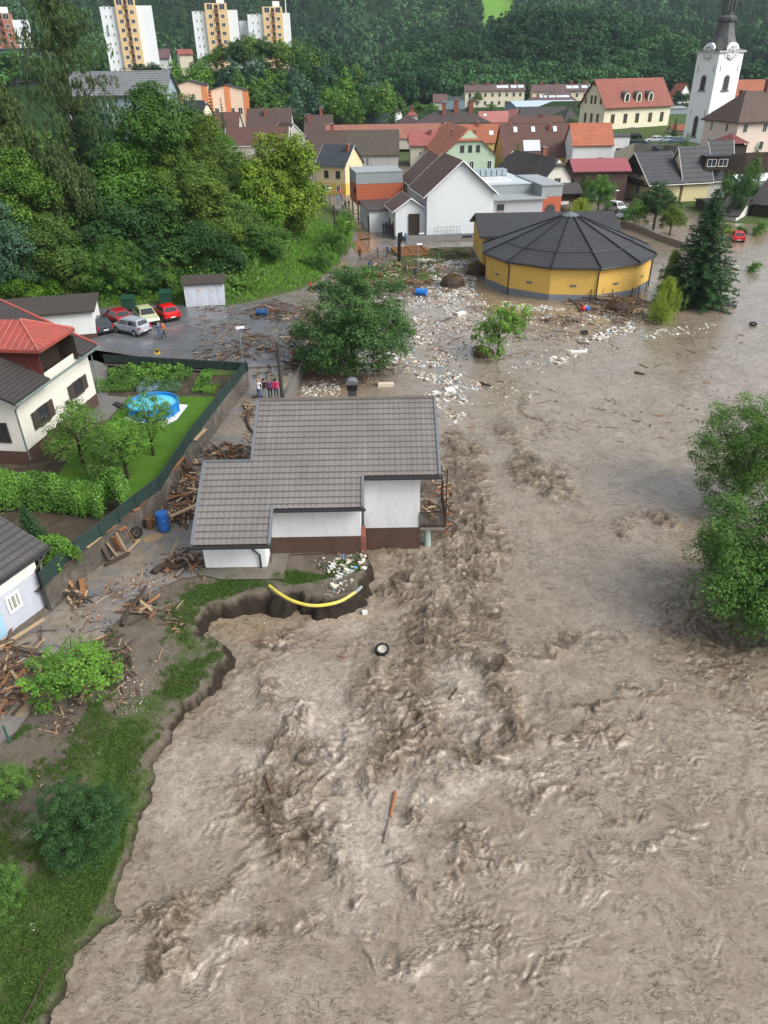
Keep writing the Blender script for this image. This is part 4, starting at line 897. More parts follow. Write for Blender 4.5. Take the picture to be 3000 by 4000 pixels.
RB2 = slabthing('red_corner_block', 'rust red corner block with round window at the end of the grey annex', 'building', (L_+8.7, 3), (L_+12, 15), -.2, 6.6, RUST, GREYF, .2, None, GREYF, 5.0)
m = MB(); pc_ = hp(L_+10.3, 2.95, 3.1); m.tube([pc_, pc_-uyh*.08], .8, 20); m.build('round_window', GLASS, RB2)
RT2 = slabthing('roof_plant_block', 'grey flat roofed upper storey with rows of ventilation ducts', 'building', (L_+.1, 7), (L_+8.6, 22), 4.95, 6.4, GREYF, M('pale_flat_roof', (.42, .47, .5), .6, .1, 1, .1), .1)
random.seed(5)
for r_ in range(2):
    for k in range(7):
        p = hp(L_+1+k*.95, 16.5+r_*1.3, 6.57); m = MB(); m.box(p+V3(0, 0, .55), (.8, .9, 1.0), yw_); o = m.build('duct_unit', M('duct_metal', (.30, .36, .40), .45, .12, 2, .1), bevel=.04)
        tag(o, 'grey box shaped ventilation unit in the rows on the flat annex roof', 'ventilation unit', 'ventilation units on the annex roof')
m = MB()
for k in range(12): m.tube([hp(L_+1+k*.42, 9.5, 6.6), hp(L_+1+k*.42, 14.5, 6.6)], .2, 6)
tag(m.build('corrugated_rooflight', WHITE), 'white corrugated rooflight lying on the flat annex roof', 'rooflight')
# ramp wall and railing in front of the hall door
m = MB(); m.obox(hp(-3.4, -.9, -.1), uxh*8.6, uyh*.18, V3(0, 0, 1.0)); m.obox(hp(-3.4, -.7, .0), uxh*6, uyh*1.8, V3(0, 0, .6)); tag(m.build('entrance_ramp', M('ramp_concrete', (.2, .2, .2), .7)), 'concrete entrance ramp in front of the hall doorway', 'ramp')
m = MB()
for k in range(9): m.tube([hp(1.0+k*.5, -.85, .9), hp(1.0+k*.5, -.85, 1.95)], .025, 5)
m.tube([hp(1, -.85, 1.95), hp(5, -.85, 1.95)], .03, 5); m.tube([hp(1, -.85, 1.4), hp(5, -.85, 1.4)], .02, 5); tag(m.build('ramp_railing', GREYTRIM), 'thin metal railing along the hall entrance ramp', 'railing')
# ================================================================ TOWN
def stu(n, c, st=.2): return M('stucco_'+n, c, .88, .05, .5, .1, 18, stain=st)
def til(n, c, moss=0, mc=(.05, .05, .035), tw=.3, th=.4): return roofmat('tiles_'+n, c, tw, th, moss, mc)
T_BR = til('brown', (.085, .052, .042), .5, (.05, .04, .035)); T_DK = til('dark', (.052, .047, .046), .3); T_OR = til('orange', (.36, .115, .055), .4, (.25, .09, .06)); T_RD = til('red', (.30, .085, .06), .3, (.22, .08, .06))
T_PK = til('pink', (.42, .16, .14), .2, (.35, .14, .12)); T_OLD = til('old', (.075, .058, .045), .9, (.085, .08, .05)); T_SL = til('slate', (.038, .048, .056), 0); T_BL = til('blue', (.04, .052, .062), 0, th=.5)
T_RB = til('redbrown', (.115, .05, .038), .5, (.08, .05, .04)); T_MA = til('maroon', (.20, .06, .065), .1); T_AP = til('apart', (.13, .075, .075), .2)
FRB = M('ochre_frame', (.38, .28, .13), .7, .08, 2, 0)
def grid_w(face, us, zs, w_, h_, **kw): return [(face, u_, z_, w_, h_, kw) for z_ in zs for u_ in us]
def town(name, label, spec, zb, wall, roof, axis='x', rise=None, peak=None, cat='house', ground=None, **kw):
    O, yw, L, Dp, ze = spec[:5]; r_ = spec[5] if len(spec) > 5 else rise
    if peak is not None:
        ux = V3(math.cos(yw), math.sin(yw), 0); uy = V3(-ux.y, ux.x, 0)
        p = O+uy*(Dp/2) if axis == 'x' else O+ux*(L/2); r_ = sz(p, peak)
    o = rect_house(name, label, cat, (O.x, O.y), yw, L, Dp, zb, ze, r_, wall, roof, axis, **kw); return o
# yellow two-colour house with blue-grey roof
YH = town('yellow_house', 'yellow and cream two storey house with blue grey metal roof by the upper road', corner((1236, 635), (1347, 646), (1415, 596), 163, yaw=rad(62)), -.3, stu('cream_yellow', (.68, .54, .33), .1), T_BL, 'y', peak=570, ov=.35,
    plinth=(M('strong_yellow', (.62, .42, .10), .85, .05, 1, .1), 2.6), trim=GREYTRIM, wins=grid_w('l', (.25, .66), (3.6,), 1.0, 1.3, frame=DARKW, sill=True)+grid_w('l', (.25, .62), (.9,), .95, 1.3)+grid_w('l', (.8,), (.2,), 1.0, 2.1), chim=((.1, .35, 1.3, .6),))
town('old_dormer_house', 'old grey house with mossy brown roof and two gabled dormers', front((1360, 606), (1556, 604), 205, 0, 510, 42), 0, stu('old_grey', (.42, .42, .40), .8), T_OLD, 'x', ov=.35, wins=(('f', .38, 1.0, .9, 2.1, dict(mun=2)),), chim=())
town('brown_side_house', 'narrow house with dark brown roof left of the dormer house', front((1210, 615), (1350, 604), 203, 0, 512, 42), 0, stu('pale', (.5, .5, .47)), T_BR, 'x', ov=.35, chim=((.62, .5, 1.6, .9),))
town('red_roof_house', 'beige house with smooth red roof and brick chimney', front((1604, 567), (1730, 565), 208, 0, 511, 32), 0, stu('beige', (.58, .54, .42)), til('smooth_red', (.33, .10, .085), .2, (.28, .09, .08)), 'x', ov=.5, wins=grid_w('f', (.75,), (3.2,), 1.7, 1.3)+grid_w('f', (.3,), (3.0,), .7, .9), chim=((.62, .35, 1.2, .8),))
town('green_house', 'pale green house with clipped orange gable roof', corner((1650, 500), (1728, 608), (1934, 606), 186, yaw=rad(6)), 0, stu('green', (.44, .56, .42), .5), T_OR, 'y', peak=535-28, ov=.45, clip=.42,
    wins=grid_w('f', (.37, .52, .67), (5.4,), 1.0, 1.6, frame=GREYTRIM)+grid_w('f', (.56, .9), (1.6,), 1.1, 2.1, frame=WHITE), chim=((.3, .3, 1.7, .6), (.2, .7, 1.5, .6)))
town('brown_dormer_house', 'long brown roofed house with skylights and three shed dormers', front((1967, 612), (2236, 615), 192, rad(1), 486, 45), 0, stu('mustard', (.55, .38, .10)), T_RB, 'x', ov=.4, trim=None,
    skylights=((.2, .72, .9, 1.5), (.46, .72, .9, 1.5), (.78, .72, .9, 1.5), (.42, .12, 4.0, 3.0)), chim=((.12, .5, 1.3, .6), (.7, .4, 1.4, .6), (.93, .1, 2.5, .5)))
town('orange_roof_house', 'white house with bright orange tiled roof below the town hall', front((2240, 567), (2394, 567), 186, 0, 483, 42), .5, stu('white', (.66, .68, .67)), til('bright_orange', (.42, .13, .065), .15, (.3, .1, .06), th=.55), 'x', ov=.35,
    wins=grid_w('f', (.1, .3), (2.2,), .8, 1.1, pane=M('blue_pane', (.2, .3, .38), .3, .05))+grid_w('f', (.72,), (2.6,), 1.2, .9, frame=DARKW), chim=())
town('white_flat_house', 'white flat roofed cube house beside the orange roof', front((2395, 535), (2462, 533), 190, 0, None, 4, 7), 2, stu('white', (.66, .68, .67)), M('dark_flat', (.05, .055, .06), .7), 'x', ov=.2, wins=grid_w('f', (.6,), (2.4,), 2.6, 1.1, frame=DARKW, mun=2))
town('dark_clipped_house', 'white walled house with dark brown clipped gable roof and two skylights', corner((1935, 655), (2124, 701), (2232, 690), 146, yaw=rad(48)) if False else corner((1948, 660), (2124, 701), (2232, 692), 146), 0, stu('white_low', (.62, .60, .55)), T_DK, 'y', peak=622, ov=.5, clip=.3,
    wins=grid_w('f', (.5,), (3.3,), 1.4, 1.4, frame=M('wood_frame', (.35, .27, .2), .7)), chim=((.35, .55, 1.8, .8),))
town('maroon_barn', 'brown boarded barn with smooth maroon sheet roof', front((2247, 668), (2455, 664), 150, 0, 622, 24), 0, M('brown_boards', (.09, .055, .045), .85, .2, 3, .2), M('maroon_sheet', (.27, .07, .085), .45, .08, 1, .02), 'x', ov=.5, trim=DARKW,
    wins=(('f', .45, .2, 4.4, 3.0, dict(mun=0, pane=M('grey_door', (.33, .36, .38), .7), frame=DARKW)),))
# carport with van
town('carport', 'open low carport with brown roof over a white van', front((2155, 758), (2270, 757), 139, 0, 718, 14), 1.9, DARKW, T_DK, 'x', ov=.4)
# big dark roofed house group, right
DROOF = roofmat('slab_slate', (.040, .044, .050), .6, .9, .2, (.07, .07, .075), rough=.7); PALEY = stu('pale_yellow', (.66, .58, .33), .1)
H1 = town('balcony_house', 'pale yellow house with dark slate roof and brown balcony on its gable', corner((2416, 690), (2543, 713), (2662, 708), 147, yaw=rad(12)), 0, PALEY, DROOF, 'x', peak=598, ov=.7, trim=WHITE,
    wins=grid_w('l', (.35, .7), (1.0, 3.9), 1.4, 1.7))
g = H1['_geo']; hux = V3(math.cos(g[2]), math.sin(g[2]), 0); huy = V3(-hux.y, hux.x, 0); hO = V3(g[0], g[1], 0)
m = MB(); m.obox(hO-hux*1.2+huy*.3+V3(0, 0, 2.9), hux*1.2, huy*(g[4]-.6), V3(0, 0, .14)); m.obox(hO-hux*1.25+huy*.3+V3(0, 0, 3.0), hux*.08, huy*(g[4]-.6), V3(0, 0, 1.0)); m.build('balcony', DARKW, H1)
m = MB(); m.face([at(hO-hux*.3+huy*(g[4]*f), z_) for f, z_ in ((.12, g[6]+g[7]*.22), (.5, g[6]+g[7]*.98), (.88, g[6]+g[7]*.22))]); m.build('gable_boarding', DARKW, H1)
H2 = town('slate_house', 'taller dark slate roofed house joined behind the balcony house', corner((2604, 690), (2675, 700), (2776, 700), 148.5, yaw=rad(12)), 0, PALEY, DROOF, 'x', peak=576, ov=.5, trim=WHITE)
H3 = town('dormer_slate_house', 'highest dark slate roof carrying a boxy dormer with two windows', corner((2720, 690), (2778, 690), (2862, 688), 151, yaw=rad(12)), 0, stu('grey_yellow', (.48, .48, .46)), DROOF, 'x', peak=553, ov=.4, trim=WHITE)
def plain_box(name, label, cat, pts3, z0, mat):
    m = MB(); m.prism([(p.x, p.y) for p in pts3], z0, [p.z for p in pts3]); o = m.build(name, mat); tag(o, label, cat); return o
dp = WY(2803, 628, 150); dorm = wthing('roof_dormer', 'boxy dark dormer with two white windows on the slate roof', 'dormer', dp)
m = MB(); m.obox(dp+V3(-2.3, 0, -1.6), V3(4.4, 0, 0), V3(0, 5, 0), V3(0, 0, 2.3)); m.build('wall', DARKW, dorm); m = MB(); m.obox(dp+V3(-2.6, -.4, .7), V3(5.0, 0, 0), V3(0, 6, 0), V3(0, 0, .2)); m.build('roof', T_SL, dorm)
for k in (-1.0, 1.1): window(dorm, dp+V3(k, -.01, -1.0), X0, 1.7, 1.3)
town('flooded_shed', 'low white shed with dark gable roof beside the flooded red car', corner((2805, 818), (2878, 843), (2950, 802), 128, yaw=rad(52)), 0, stu('white_shed', (.6, .6, .57)), T_DK, 'y', peak=775, ov=.45, wins=grid_w('l', (.5,), (1.2,), .8, .9, frame=DARKW))
town('flat_shed', 'low dark flat roofed shed behind the white shed', front((2770, 800), (2850, 800), 136, 0, None, 6, 6), 0, DARKW, T_DK, 'x', ov=.3)
town('dark_barn', 'black weathered timber barn at the right edge', corner((2945, 775), (3040, 800), (3150, 790), 130, yaw=rad(45)), 0, DARKW, T_DK, 'y', peak=690, ov=.6)
# greenhouse
gpp = WY(2880, 745, 140); GH_ = wthing('greenhouse', 'long glass greenhouse with white roof on the grass', 'greenhouse', gpp)
m = MB(); m.obox(gpp+V3(0, 0, -.2), V3(11, 3, 0), V3(-1, 3.4, 0), V3(0, 0, 1.6)); m.build('glass_wall', M('greenhouse_glass', (.25, .33, .33), .2, .1, 2, 0), GH_)
m = MB(); a = gpp+V3(-.1, -.1, 1.4); e = V3(11.2, 3.05, 0); m.face([a, a+e, a+e+V3(-.5, 1.8, 1.0), a+V3(-.5, 1.8, 1.0)]); m.face([a+V3(-.5, 1.8, 1.0), a+e+V3(-.5, 1.8, 1.0), a+e+V3(-1.05, 3.7, 0), a+V3(-1.05, 3.7, 0)]); m.build('roof', M('greenhouse_roof', (.62, .67, .68), .3, .05, 2, 0), GH_)
m = MB()
for k in range(12): m.tube([gpp+V3(k, k*3/11-.03, -.2), gpp+V3(k, k*3/11-.03, 1.4)], .04, 4)
m.tube([gpp+V3(0, -.04, .6), gpp+V3(11, 2.96, .6)], .04, 4); m.build('glazing_bar', GREYTRIM, GH_)
# ---- town hall
TH = town('town_hall', 'large cream three storey building with red roof and arched dormers', corner((2268, 416), (2365, 415), (2622, 410), 225, yaw=rad(22)), 3, stu('cream', (.72, .68, .52), .1), til('townhall', (.28, .085, .06), .55, (.17, .06, .045)), 'x', peak=312, ov=.6, trim=DARKW,
    wins=grid_w('f', (.13, .32, .5, .7, .88), (5.2,), 1.3, 2.4, frame=FRB)+grid_w('f', (.22, .78, .93), (1.0,), 1.2, 2.3, frame=FRB)+grid_w('l', (.25, .5, .75), (5.2,), 1.1, 2.5, frame=FRB)+grid_w('l', (.42, .57), (9.9,), 1.0, 2.1, frame=FRB)+grid_w('l', (.2, .8), (9.9,), .9, 1.5, frame=FRB)+grid_w('l', (.5,), (14.2,), 1.2, 1.3, frame=FRB), chim=())
gO = TH['_geo']
def onroof(g, s, q, dz=0):                  # point on the near slope (ridge along x)
    ux = V3(math.cos(g[2]), math.sin(g[2]), 0); uy = V3(-ux.y, ux.x, 0); return V3(g[0], g[1], g[6]+q*g[7]+dz)+ux*(s*g[3])+uy*(q*g[4]/2), ux, uy
for s in (.33, .51, .69):
    p, ux, uy = onroof(gO, s, .12); dd_ = wthing('arched_dormer', 'round arched dormer on the red town hall roof, %s' % {.33: 'nearest the gable', .51: 'middle of three', .69: 'beside the skylight'}[s], 'dormer', p, 'arched dormers on the town hall')
    m = MB(); n = 10; prof = [(-1.1, 0)]+[(-1.1*math.cos(math.pi*k/n), 1.5+1.1*math.sin(math.pi*k/n)) for k in range(n+1)]+[(1.1, 0)]
    fr1 = [p+ux*a+V3(0, 0, h_) for a, h_ in prof]; bk1 = [q+uy*3.2 for q in fr1]
    m.face(fr1); [m.face([fr1[k], bk1[k], bk1[k+1], fr1[k+1]]) for k in range(len(fr1)-1)]; m.build('hood', M('dormer_zinc', (.09, .085, .085), .5), dd_)
    m = MB(); f2 = [p-uy*.1+ux*(a*.8)+V3(0, 0, h_*.88) for a, h_ in prof]; m.face(f2); m.build('frame', stu('cream', (.72, .68, .52)), dd_)
    m = MB(); f2 = [p-uy*.16+ux*(a*.5)+V3(0, 0, .2+h_*.72) for a, h_ in prof]; m.face(f2); m.build('pane', GLASS, dd_)
p, ux, uy = onroof(gO, .5, 0); pp_ = V3(gO[0], gO[1], 3)+ux*gO[3]*.44-uy*2.6
pc_ = wthing('entrance_canopy', 'dark barrel roofed wooden entrance porch of the cream town hall', 'porch', pp_)
m = MB(); n = 8; prof = [(-1.8*math.cos(math.pi*k/n), 3.2+1.0*math.sin(math.pi*k/n)) for k in range(n+1)]
f1 = [pp_+ux*a+V3(0, 0, h_) for a, h_ in prof]; b1 = [q+uy*2.5 for q in f1]; m.face(f1); [m.face([f1[k], b1[k], b1[k+1], f1[k+1]]) for k in range(n)]; m.build('roof', M('dormer_zinc', (.09, .085, .085), .5), pc_)
m = MB()
for a in (-1.6, -.9, -.3, .3, .9, 1.6): m.tube([pp_+ux*a, pp_+ux*a+V3(0, 0, 3.2)], .09, 5)
m.obox(pp_-ux*1.6+uy*.3, ux*3.2, uy*.1, V3(0, 0, 3.2)); m.build('post', DARKW, pc_)
# ---- the row behind
town('long_orange_roof', 'long terrace with mottled orange roof behind the old dormer house', front((1275, 545), (1720, 545), 236, 0, 487, 38), 2, stu('pale2', (.5, .48, .42)), til('mottled', (.30, .12, .08), .6, (.33, .15, .11)), 'x', ov=.3)
town('orange_terrace', 'orange tiled terrace right of the green house gable', front((1722, 560), (1962, 578), 226, 0, 487, 40), 2, stu('yellow2', (.55, .42, .15)), T_OR, 'x', ov=.3, skylights=((.83, .35, 1.2, 1.5),), chim=((.62, .45, 1.2, .6),))
town('slate_long_house', 'long dark slate roofed house behind the orange terrace', front((1292, 490), (1524, 488), 262, 0, 446, 40), 2, stu('pale2', (.5, .48, .42)), T_SL, 'x', ov=.3)
town('brown_ridge_house', 'broad brown roofed house with brick chimneys left of the slate roof', front((1190, 537), (1296, 537), 240, 0, 450, 42), 1, stu('pale2', (.5, .48, .42)), T_BR, 'x', ov=.3, chim=((.15, .35, 2, .9), (.6, .5, 2, .9)))
town('grey_gable_house', 'stained grey gabled house beside the white lean-to', corner((1060, 470), (1114, 535), (1190, 535), 222, yaw=rad(25)), 1, stu('stained', (.40, .40, .36), 1.0), T_BR, 'y', peak=487, ov=.2, trim=WHITE, wins=grid_w('f', (.62,), (2.4,), .9, 1.8))
town('big_brown_roof', 'large dark brown roof above the light green treetop', front((880, 568), (1122, 582), 216, rad(-2), 498, 42), 1, stu('pale2', (.5, .48, .42)), T_RB, 'x', ov=.3, trim=WHITE)
town('brown_roof_house', 'reddish brown roofed house behind the big brown roof', front((828, 500), (930, 502), 238, 0, 440, 42), 1, stu('pale2', (.5, .48, .42)), T_RB, 'x', ov=.3)
town('ridge_house', 'tall brown roofed house with ridge chimneys and little dormer', front((965, 498), (1135, 500), 246, 0, 425, 42), 1, stu('pale2', (.5, .48, .42)), T_BR, 'x', ov=.3, chim=((.42, .3, 2, .9), (.55, .8, 1.4, .9)))
town('cream_mansard_house', 'cream gabled house with dark slate roof among the left trees', corner((700, 440), (792, 437), (826, 437), 190, yaw=rad(60)), 3, stu('cream2', (.64, .60, .45)), T_SL, 'y', peak=395, ov=.3, clip=.3)
town('salmon_block', 'salmon apartment block with orange pilasters and low gable, left one', corner((600, 345), (672, 336), (805, 356), 250, yaw=rad(12)), 1, stu('salmon', (.72, .55, .42), .1), T_SL, 'y', peak=328-12, cat='apartment block', ov=.4, wins=grid_w('f', (.3, .45), (10.5,), 1.3, 1.6))
town('salmon_block', 'salmon apartment block with orange pilasters and low gable, beside the spruce', corner((785, 350), (808, 356), (962, 354), 258, yaw=rad(8)), 1, stu('salmon', (.72, .55, .42), .1), T_SL, 'y', peak=332, cat='apartment block', ov=.4, wins=grid_w('f', (.2, .6, .8), (5, 9.5), 1.4, 1.9))
for i, nm in enumerate(('salmon_block', 'salmon_block.001')):
    o = D.objects[nm]; g = o['_geo']; ux = V3(math.cos(g[2]), math.sin(g[2]), 0); uy = V3(-ux.y, ux.x, 0)
    for s in ((.1, .93) if i == 0 else (.04, .5, .97)):
        m = MB(); top = g[6]+g[7]*(1-abs(s-.5)*2)-.1; m.obox(V3(g[0], g[1], g[5])+ux*(s*g[3]-.7)-uy*.15, ux*1.6, uy*.3, V3(0, 0, top-g[5])); m.build('pilaster', M('orange_render', (.62, .22, .09), .8), o)
# apartments at the foot of the hill
for nm, lab, e1, e2, Y_, ry, pil in (('row_apartment', 'cream row apartment house with roof skylights behind the bare tree', (1818, 356), (2050, 358), 420, 331, 0), ('row_apartment', 'peach and orange row apartment house with skylights beside the town hall', (2082, 358), (2330, 356), 425, 330, 1)):
    O, yw, L, Dp, ze, rs = front(e1, e2, Y_, 0, ry, 33)
    town(nm, lab, (O, yw, L, Dp, ze, rs), 3, stu('cream3', (.68, .62, .46) if not pil else (.72, .62, .48), .05) if not pil else stu('peach', (.72, .60, .45), .05), T_AP, 'x', cat='apartment house', ov=.5,
         wins=grid_w('f', (.08, .2, .34, .46, .58, .7, .82, .93), (ze-3-2.8, ze-3-6.3, ze-3-9.5), 1.4, 1.9), skylights=[(x, .3, 1.6, 2.2) for x in (.56, .6, .66, .7, .8, .84, .92, .96)], chim=((.15, .5, 1.5, 1.2), (.38, .5, 1.5, 1.2), (.62, .5, 1.5, 1.2), (.85, .5, 1.5, 1.2)))
town('hip_roof_hall', 'building with low brown hipped roof full of small skylights', front((2085, 392), (2247, 392), 360, 0, 354, 24), 3, stu('cream3', (.68, .62, .46)), T_AP, 'x', hip=14, ov=.5, skylights=[(x, .2, 1.3, 1.8) for x in (.2, .3, .42, .5, .6, .68, .76, .84)])
town('flat_blue_hall', 'long flat roofed hall with pale blue metal roof', front((2018, 418), (2268, 416), 330, 0, 394, 5), 2, stu('blue_grey', (.25, .32, .38)), M('pale_blue_roof', (.42, .52, .58), .5, .06, .5, .02), 'x', ov=.3)
town('black_roof_house', 'house with black felt roof in front of the flat blue hall', front((2040, 452), (2215, 452), 290, 0, 419, 30), 2, stu('pale2', (.5, .48, .42)), T_DK, 'x', ov=.3)
town('black_hip_house', 'dark hipped roof house left of the cream gable', front((2200, 480), (2268, 482), 262, 0, 420, 36), 2, stu('pale2', (.5, .48, .42)), T_DK, 'x', hip=3, ov=.3)
town('redbrown_low_roof', 'low red brown roof below the black felt roof', front((2005, 482), (2200, 484), 262, 0, 454, 30), 2, stu('pale2', (.5, .48, .42)), T_RB, 'x', ov=.3, chim=((.6, .4, 1.2, .8),))
town('salmon_red_roof', 'salmon roofed house between the black roof and the trees', corner((1965, 470), (2010, 474), (2060, 470), 300, yaw=rad(35)), 2, stu('pale2', (.5, .48, .42)), T_PK, 'y', peak=430, ov=.3)
town('pink_roof_house', 'house with broad pink roof right of the brick chimneys', front((1875, 478), (1985, 478), 272, 0, 436, 38), 2, stu('pale2', (.5, .48, .42)), T_PK, 'x', ov=.3, skylights=((.2, .5, 1, 1),))
town('big_chimney_house', 'large dark brown hipped roof with three tall brick chimneys', front((1625, 482), (1915, 482), 255, 0, 432, 38), 2, stu('pale2', (.5, .48, .42)), til('plum', (.065, .045, .045), .2), 'x', hip=7, ov=.3, chim=((.38, .35, 3.2, 1.2), (.55, .45, 3.2, 1.4), (.75, .45, 3.2, 1.3)))
town('small_plum_house', 'small plum roofed house with brick chimney left of the large hipped roof', front((1545, 482), (1640, 482), 262, 0, 450, 38), 2, stu('pale2', (.5, .48, .42)), til('plum', (.065, .045, .045), .2), 'x', hip=4, ov=.3)
town('tiny_red_house', 'small house with red roof and white capped chimney', front((1588, 452), (1632, 452), 300, 0, 433, 38), 2, stu('pale2', (.5, .48, .42)), T_RD, 'x', hip=2, ov=.2, chim=((.5, .5, 1.5, 1),))
town('pink_gable_house', 'pink gabled house with dark roof at the far edge of town', corner((1210, 440), (1240, 444), (1305, 444), 300, yaw=rad(10)), 2, stu('pink', (.62, .30, .28)), T_DK, 'y', peak=407, ov=.3)
town('dark_far_house', 'dark roofed far house with a wide dormer behind the pink gable', front((1272, 438), (1355, 440), 320, 0, 398, 40), 2, stu('pale2', (.5, .48, .42)), T_DK, 'x', ov=.3)
town('pink_far_house', 'far house with sloping pink roof between dark roofs', front((1332, 442), (1405, 444), 312, 0, 396, 40), 2, stu('pale2', (.5, .48, .42)), T_PK, 'x', ov=.3)
town('orange_white_block', 'orange roofed block with white wall and red panel', front((1410, 414), (1462, 412), 330, rad(15), 390, 26), 2, stu('white', (.66, .68, .67)), til('pale_orange', (.42, .2, .14), .2, (.36, .2, .16)), 'x', ov=.5, wins=(('f', .75, 1.5, 3.5, 2.8, dict(mun=0, pane=M('red_panel', (.62, .09, .04), .6), frame=WHITE)),))
town('plum_far_house', 'far plum roofed house with white skylights beside the valley', front((1465, 440), (1530, 446), 318, 0, 405, 36), 2, stu('pale2', (.5, .48, .42)), til('plum', (.065, .045, .045), .2), 'x', ov=.3)
town('grey_far_house', 'far white house with grey roof and dark gable by the trees', corner((1518, 424), (1545, 440), (1570, 436), 316, yaw=rad(50)), 2, stu('white', (.66, .68, .67)), T_SL, 'y', peak=411, ov=.4)
town('teal_roof_house', 'far house with teal grey roof near the cream apartments', front((1735, 426), (1812, 428), 350, 0, 395, 36), 2, stu('white', (.66, .68, .67)), til('teal', (.09, .15, .18), 0), 'x', ov=.4)
town('plum_gable_house', 'far plum roofed house above the teal roof', front((1695, 398), (1745, 398), 372, 0, 369, 40), 3, stu('pale2', (.5, .48, .42)), T_AP, 'x', ov=.4)
town('far_grey_shed', 'long low grey roof behind the teal roof', front((1745, 398), (1812, 398), 380, 0, 379, 25), 3, stu('pale2', (.5, .48, .42)), T_SL, 'x', ov=.3)
town('valley_station', 'small white and blue building on the green valley floor', front((1443, 335), (1470, 335), 470, 0, 322, 30), 4, stu('white', (.66, .68, .67)), M('bright_blue_roof', (.12, .35, .55), .4), 'x', ov=.6)
town('small_red_gables', 'small houses with red roofs left of the church tower', corner((2612, 380), (2650, 376), (2698, 374), 300, yaw=rad(25)), 4, stu('white', (.66, .68, .67)), T_RD, 'y', peak=328, ov=.3)
town('grey_box_school', 'grey blue flat roofed building beside the church', front((2612, 425), (2688, 422), 262, 0, None, 3, 12), 5, stu('grey_blue', (.30, .34, .38)), M('flat_grey', (.25, .27, .28), .7), 'x', ov=.2, wins=grid_w('f', (.3, .6), (1.2,), 3.4, 1.0, mun=3, frame=DARKW))
town('orange_shed', 'small orange tiled shed below the grey flat building', front((2630, 510), (2678, 508), 214, 0, 490, 30), 4, stu('pale2', (.5, .48, .42)), T_OR, 'x', ov=.3)
town('far_maroon_hut', 'tiny maroon roofed hut on the far right slope', front((2903, 303), (2930, 303), 560, 0, 288, 35), G1(270, 560), stu('white', (.66, .68, .67)), T_MA, 'x', ov=.3)
town('hill_house', 'plum roofed house with white gable between the tower blocks', corner((580, 218), (588, 228), (660, 226), 380, yaw=rad(12)), 8, stu('white', (.66, .68, .67)), T_AP, 'x', peak=193, ov=.5)
town('hill_house', 'red roofed house with cream gable between the tower blocks', corner((690, 205), (700, 212), (752, 212), 386, yaw=rad(20)), 8, stu('cream2', (.64, .60, .45)), T_RD, 'x', peak=194, ov=.5)
town('dark_modern_block', 'dark grey flat roofed block with green balconies at the far left', front((-40, 196), (150, 190), 305, 0, None, 4, 14), 10, stu('anthracite', (.10, .13, .17)), T_SL, 'x', ov=.2, wins=grid_w('f', (.45, .55, .65, .92), (1.5, 5, 8.2), 1.8, 1.7)+[('f', .72, 5.5, 5, 1.2, dict(mun=0, pane=M('lime_panel', (.2, .55, .05), .6), frame=WHITE))])
# grey modern building among the left trees
town('grey_hilltop_building', 'big blue grey building with light tiled roof half hidden by the left trees', front((250, 372), (640, 372), 128, rad(0), 282, 33), 8, stu('blue_grey2', (.27, .34, .38), .05), roofmat('silver_tiles', (.17, .18, .19), .6, .55, 0, rough=.4, gap=.25), 'x', ov=.5,
    wins=(('f', .72, 3.2, 6.5, 1.7, dict(mun=3)), ('f', .3, 3.2, 5, 1.7, dict(mun=3)), ('f', .25, .3, 4, 1.7, dict(mun=3))))
# ---- presbytery, nave, gazebo
PR = town('rectory', 'pale pink two storey house with brown hipped roof beside the church', corner((2755, 462), (2888, 470), (3140, 462), 168, yaw=rad(14)), 5.5, stu('pale_pink', (.68, .55, .48), .1), til('rectory', (.10, .062, .048), .4), 'x', hip=4.5, peak=362, ov=.6, trim=DARKW,
    wins=grid_w('f', (.12, .42, .62), (1.1, 4.4), 1.1, 1.7, mun=1)+grid_w('l', (.3, .75), (4.4, 1.1), 1.0, 1.7, mun=1), chim=((.3, .6, 1.2, 1), (.62, .5, 2.2, 1)))
town('church_nave', 'church nave with orange tiled roof behind the tower', front((2880, 390), (3200, 392), 203, 0, 312, 45), 6, stu('white', (.66, .68, .67)), T_OR, 'x', ov=.4)
gz = W(2845, 590, 5.5); gz = WY(2845, 585, 158); GZ = wthing('gazebo', 'wooden gazebo with maroon pyramid roof in the rectory garden', 'gazebo', gz)
m = MB(); n = 6; rr_ = [gz+V3(3.9*math.cos(2*math.pi*k/n+.3), 3.9*math.sin(2*math.pi*k/n+.3), 0) for k in range(n)]
zt_ = sz(gz, 555)
for k in range(n): m.face([rr_[k]+V3(0, 0, zt_), rr_[(k+1) % n]+V3(0, 0, zt_), gz+V3(0, 0, sz(gz, 520))])
m.build('roof', M('maroon_shingle', (.13, .03, .03), .7), GZ); m = MB()
for k in range(n): m.tube([rr_[k]*.85+gz*.15+V3(0, 0, -.6), rr_[k]*.85+gz*.15+V3(0, 0, zt_)], .1, 5); m.obox(rr_[k]*.85+gz*.15+V3(0, 0, -.6), (rr_[(k+1) % n]-rr_[k])*.85, V3(.05, .05, 0), V3(0, 0, 1.5))
m.build('post', DARKW, GZ)
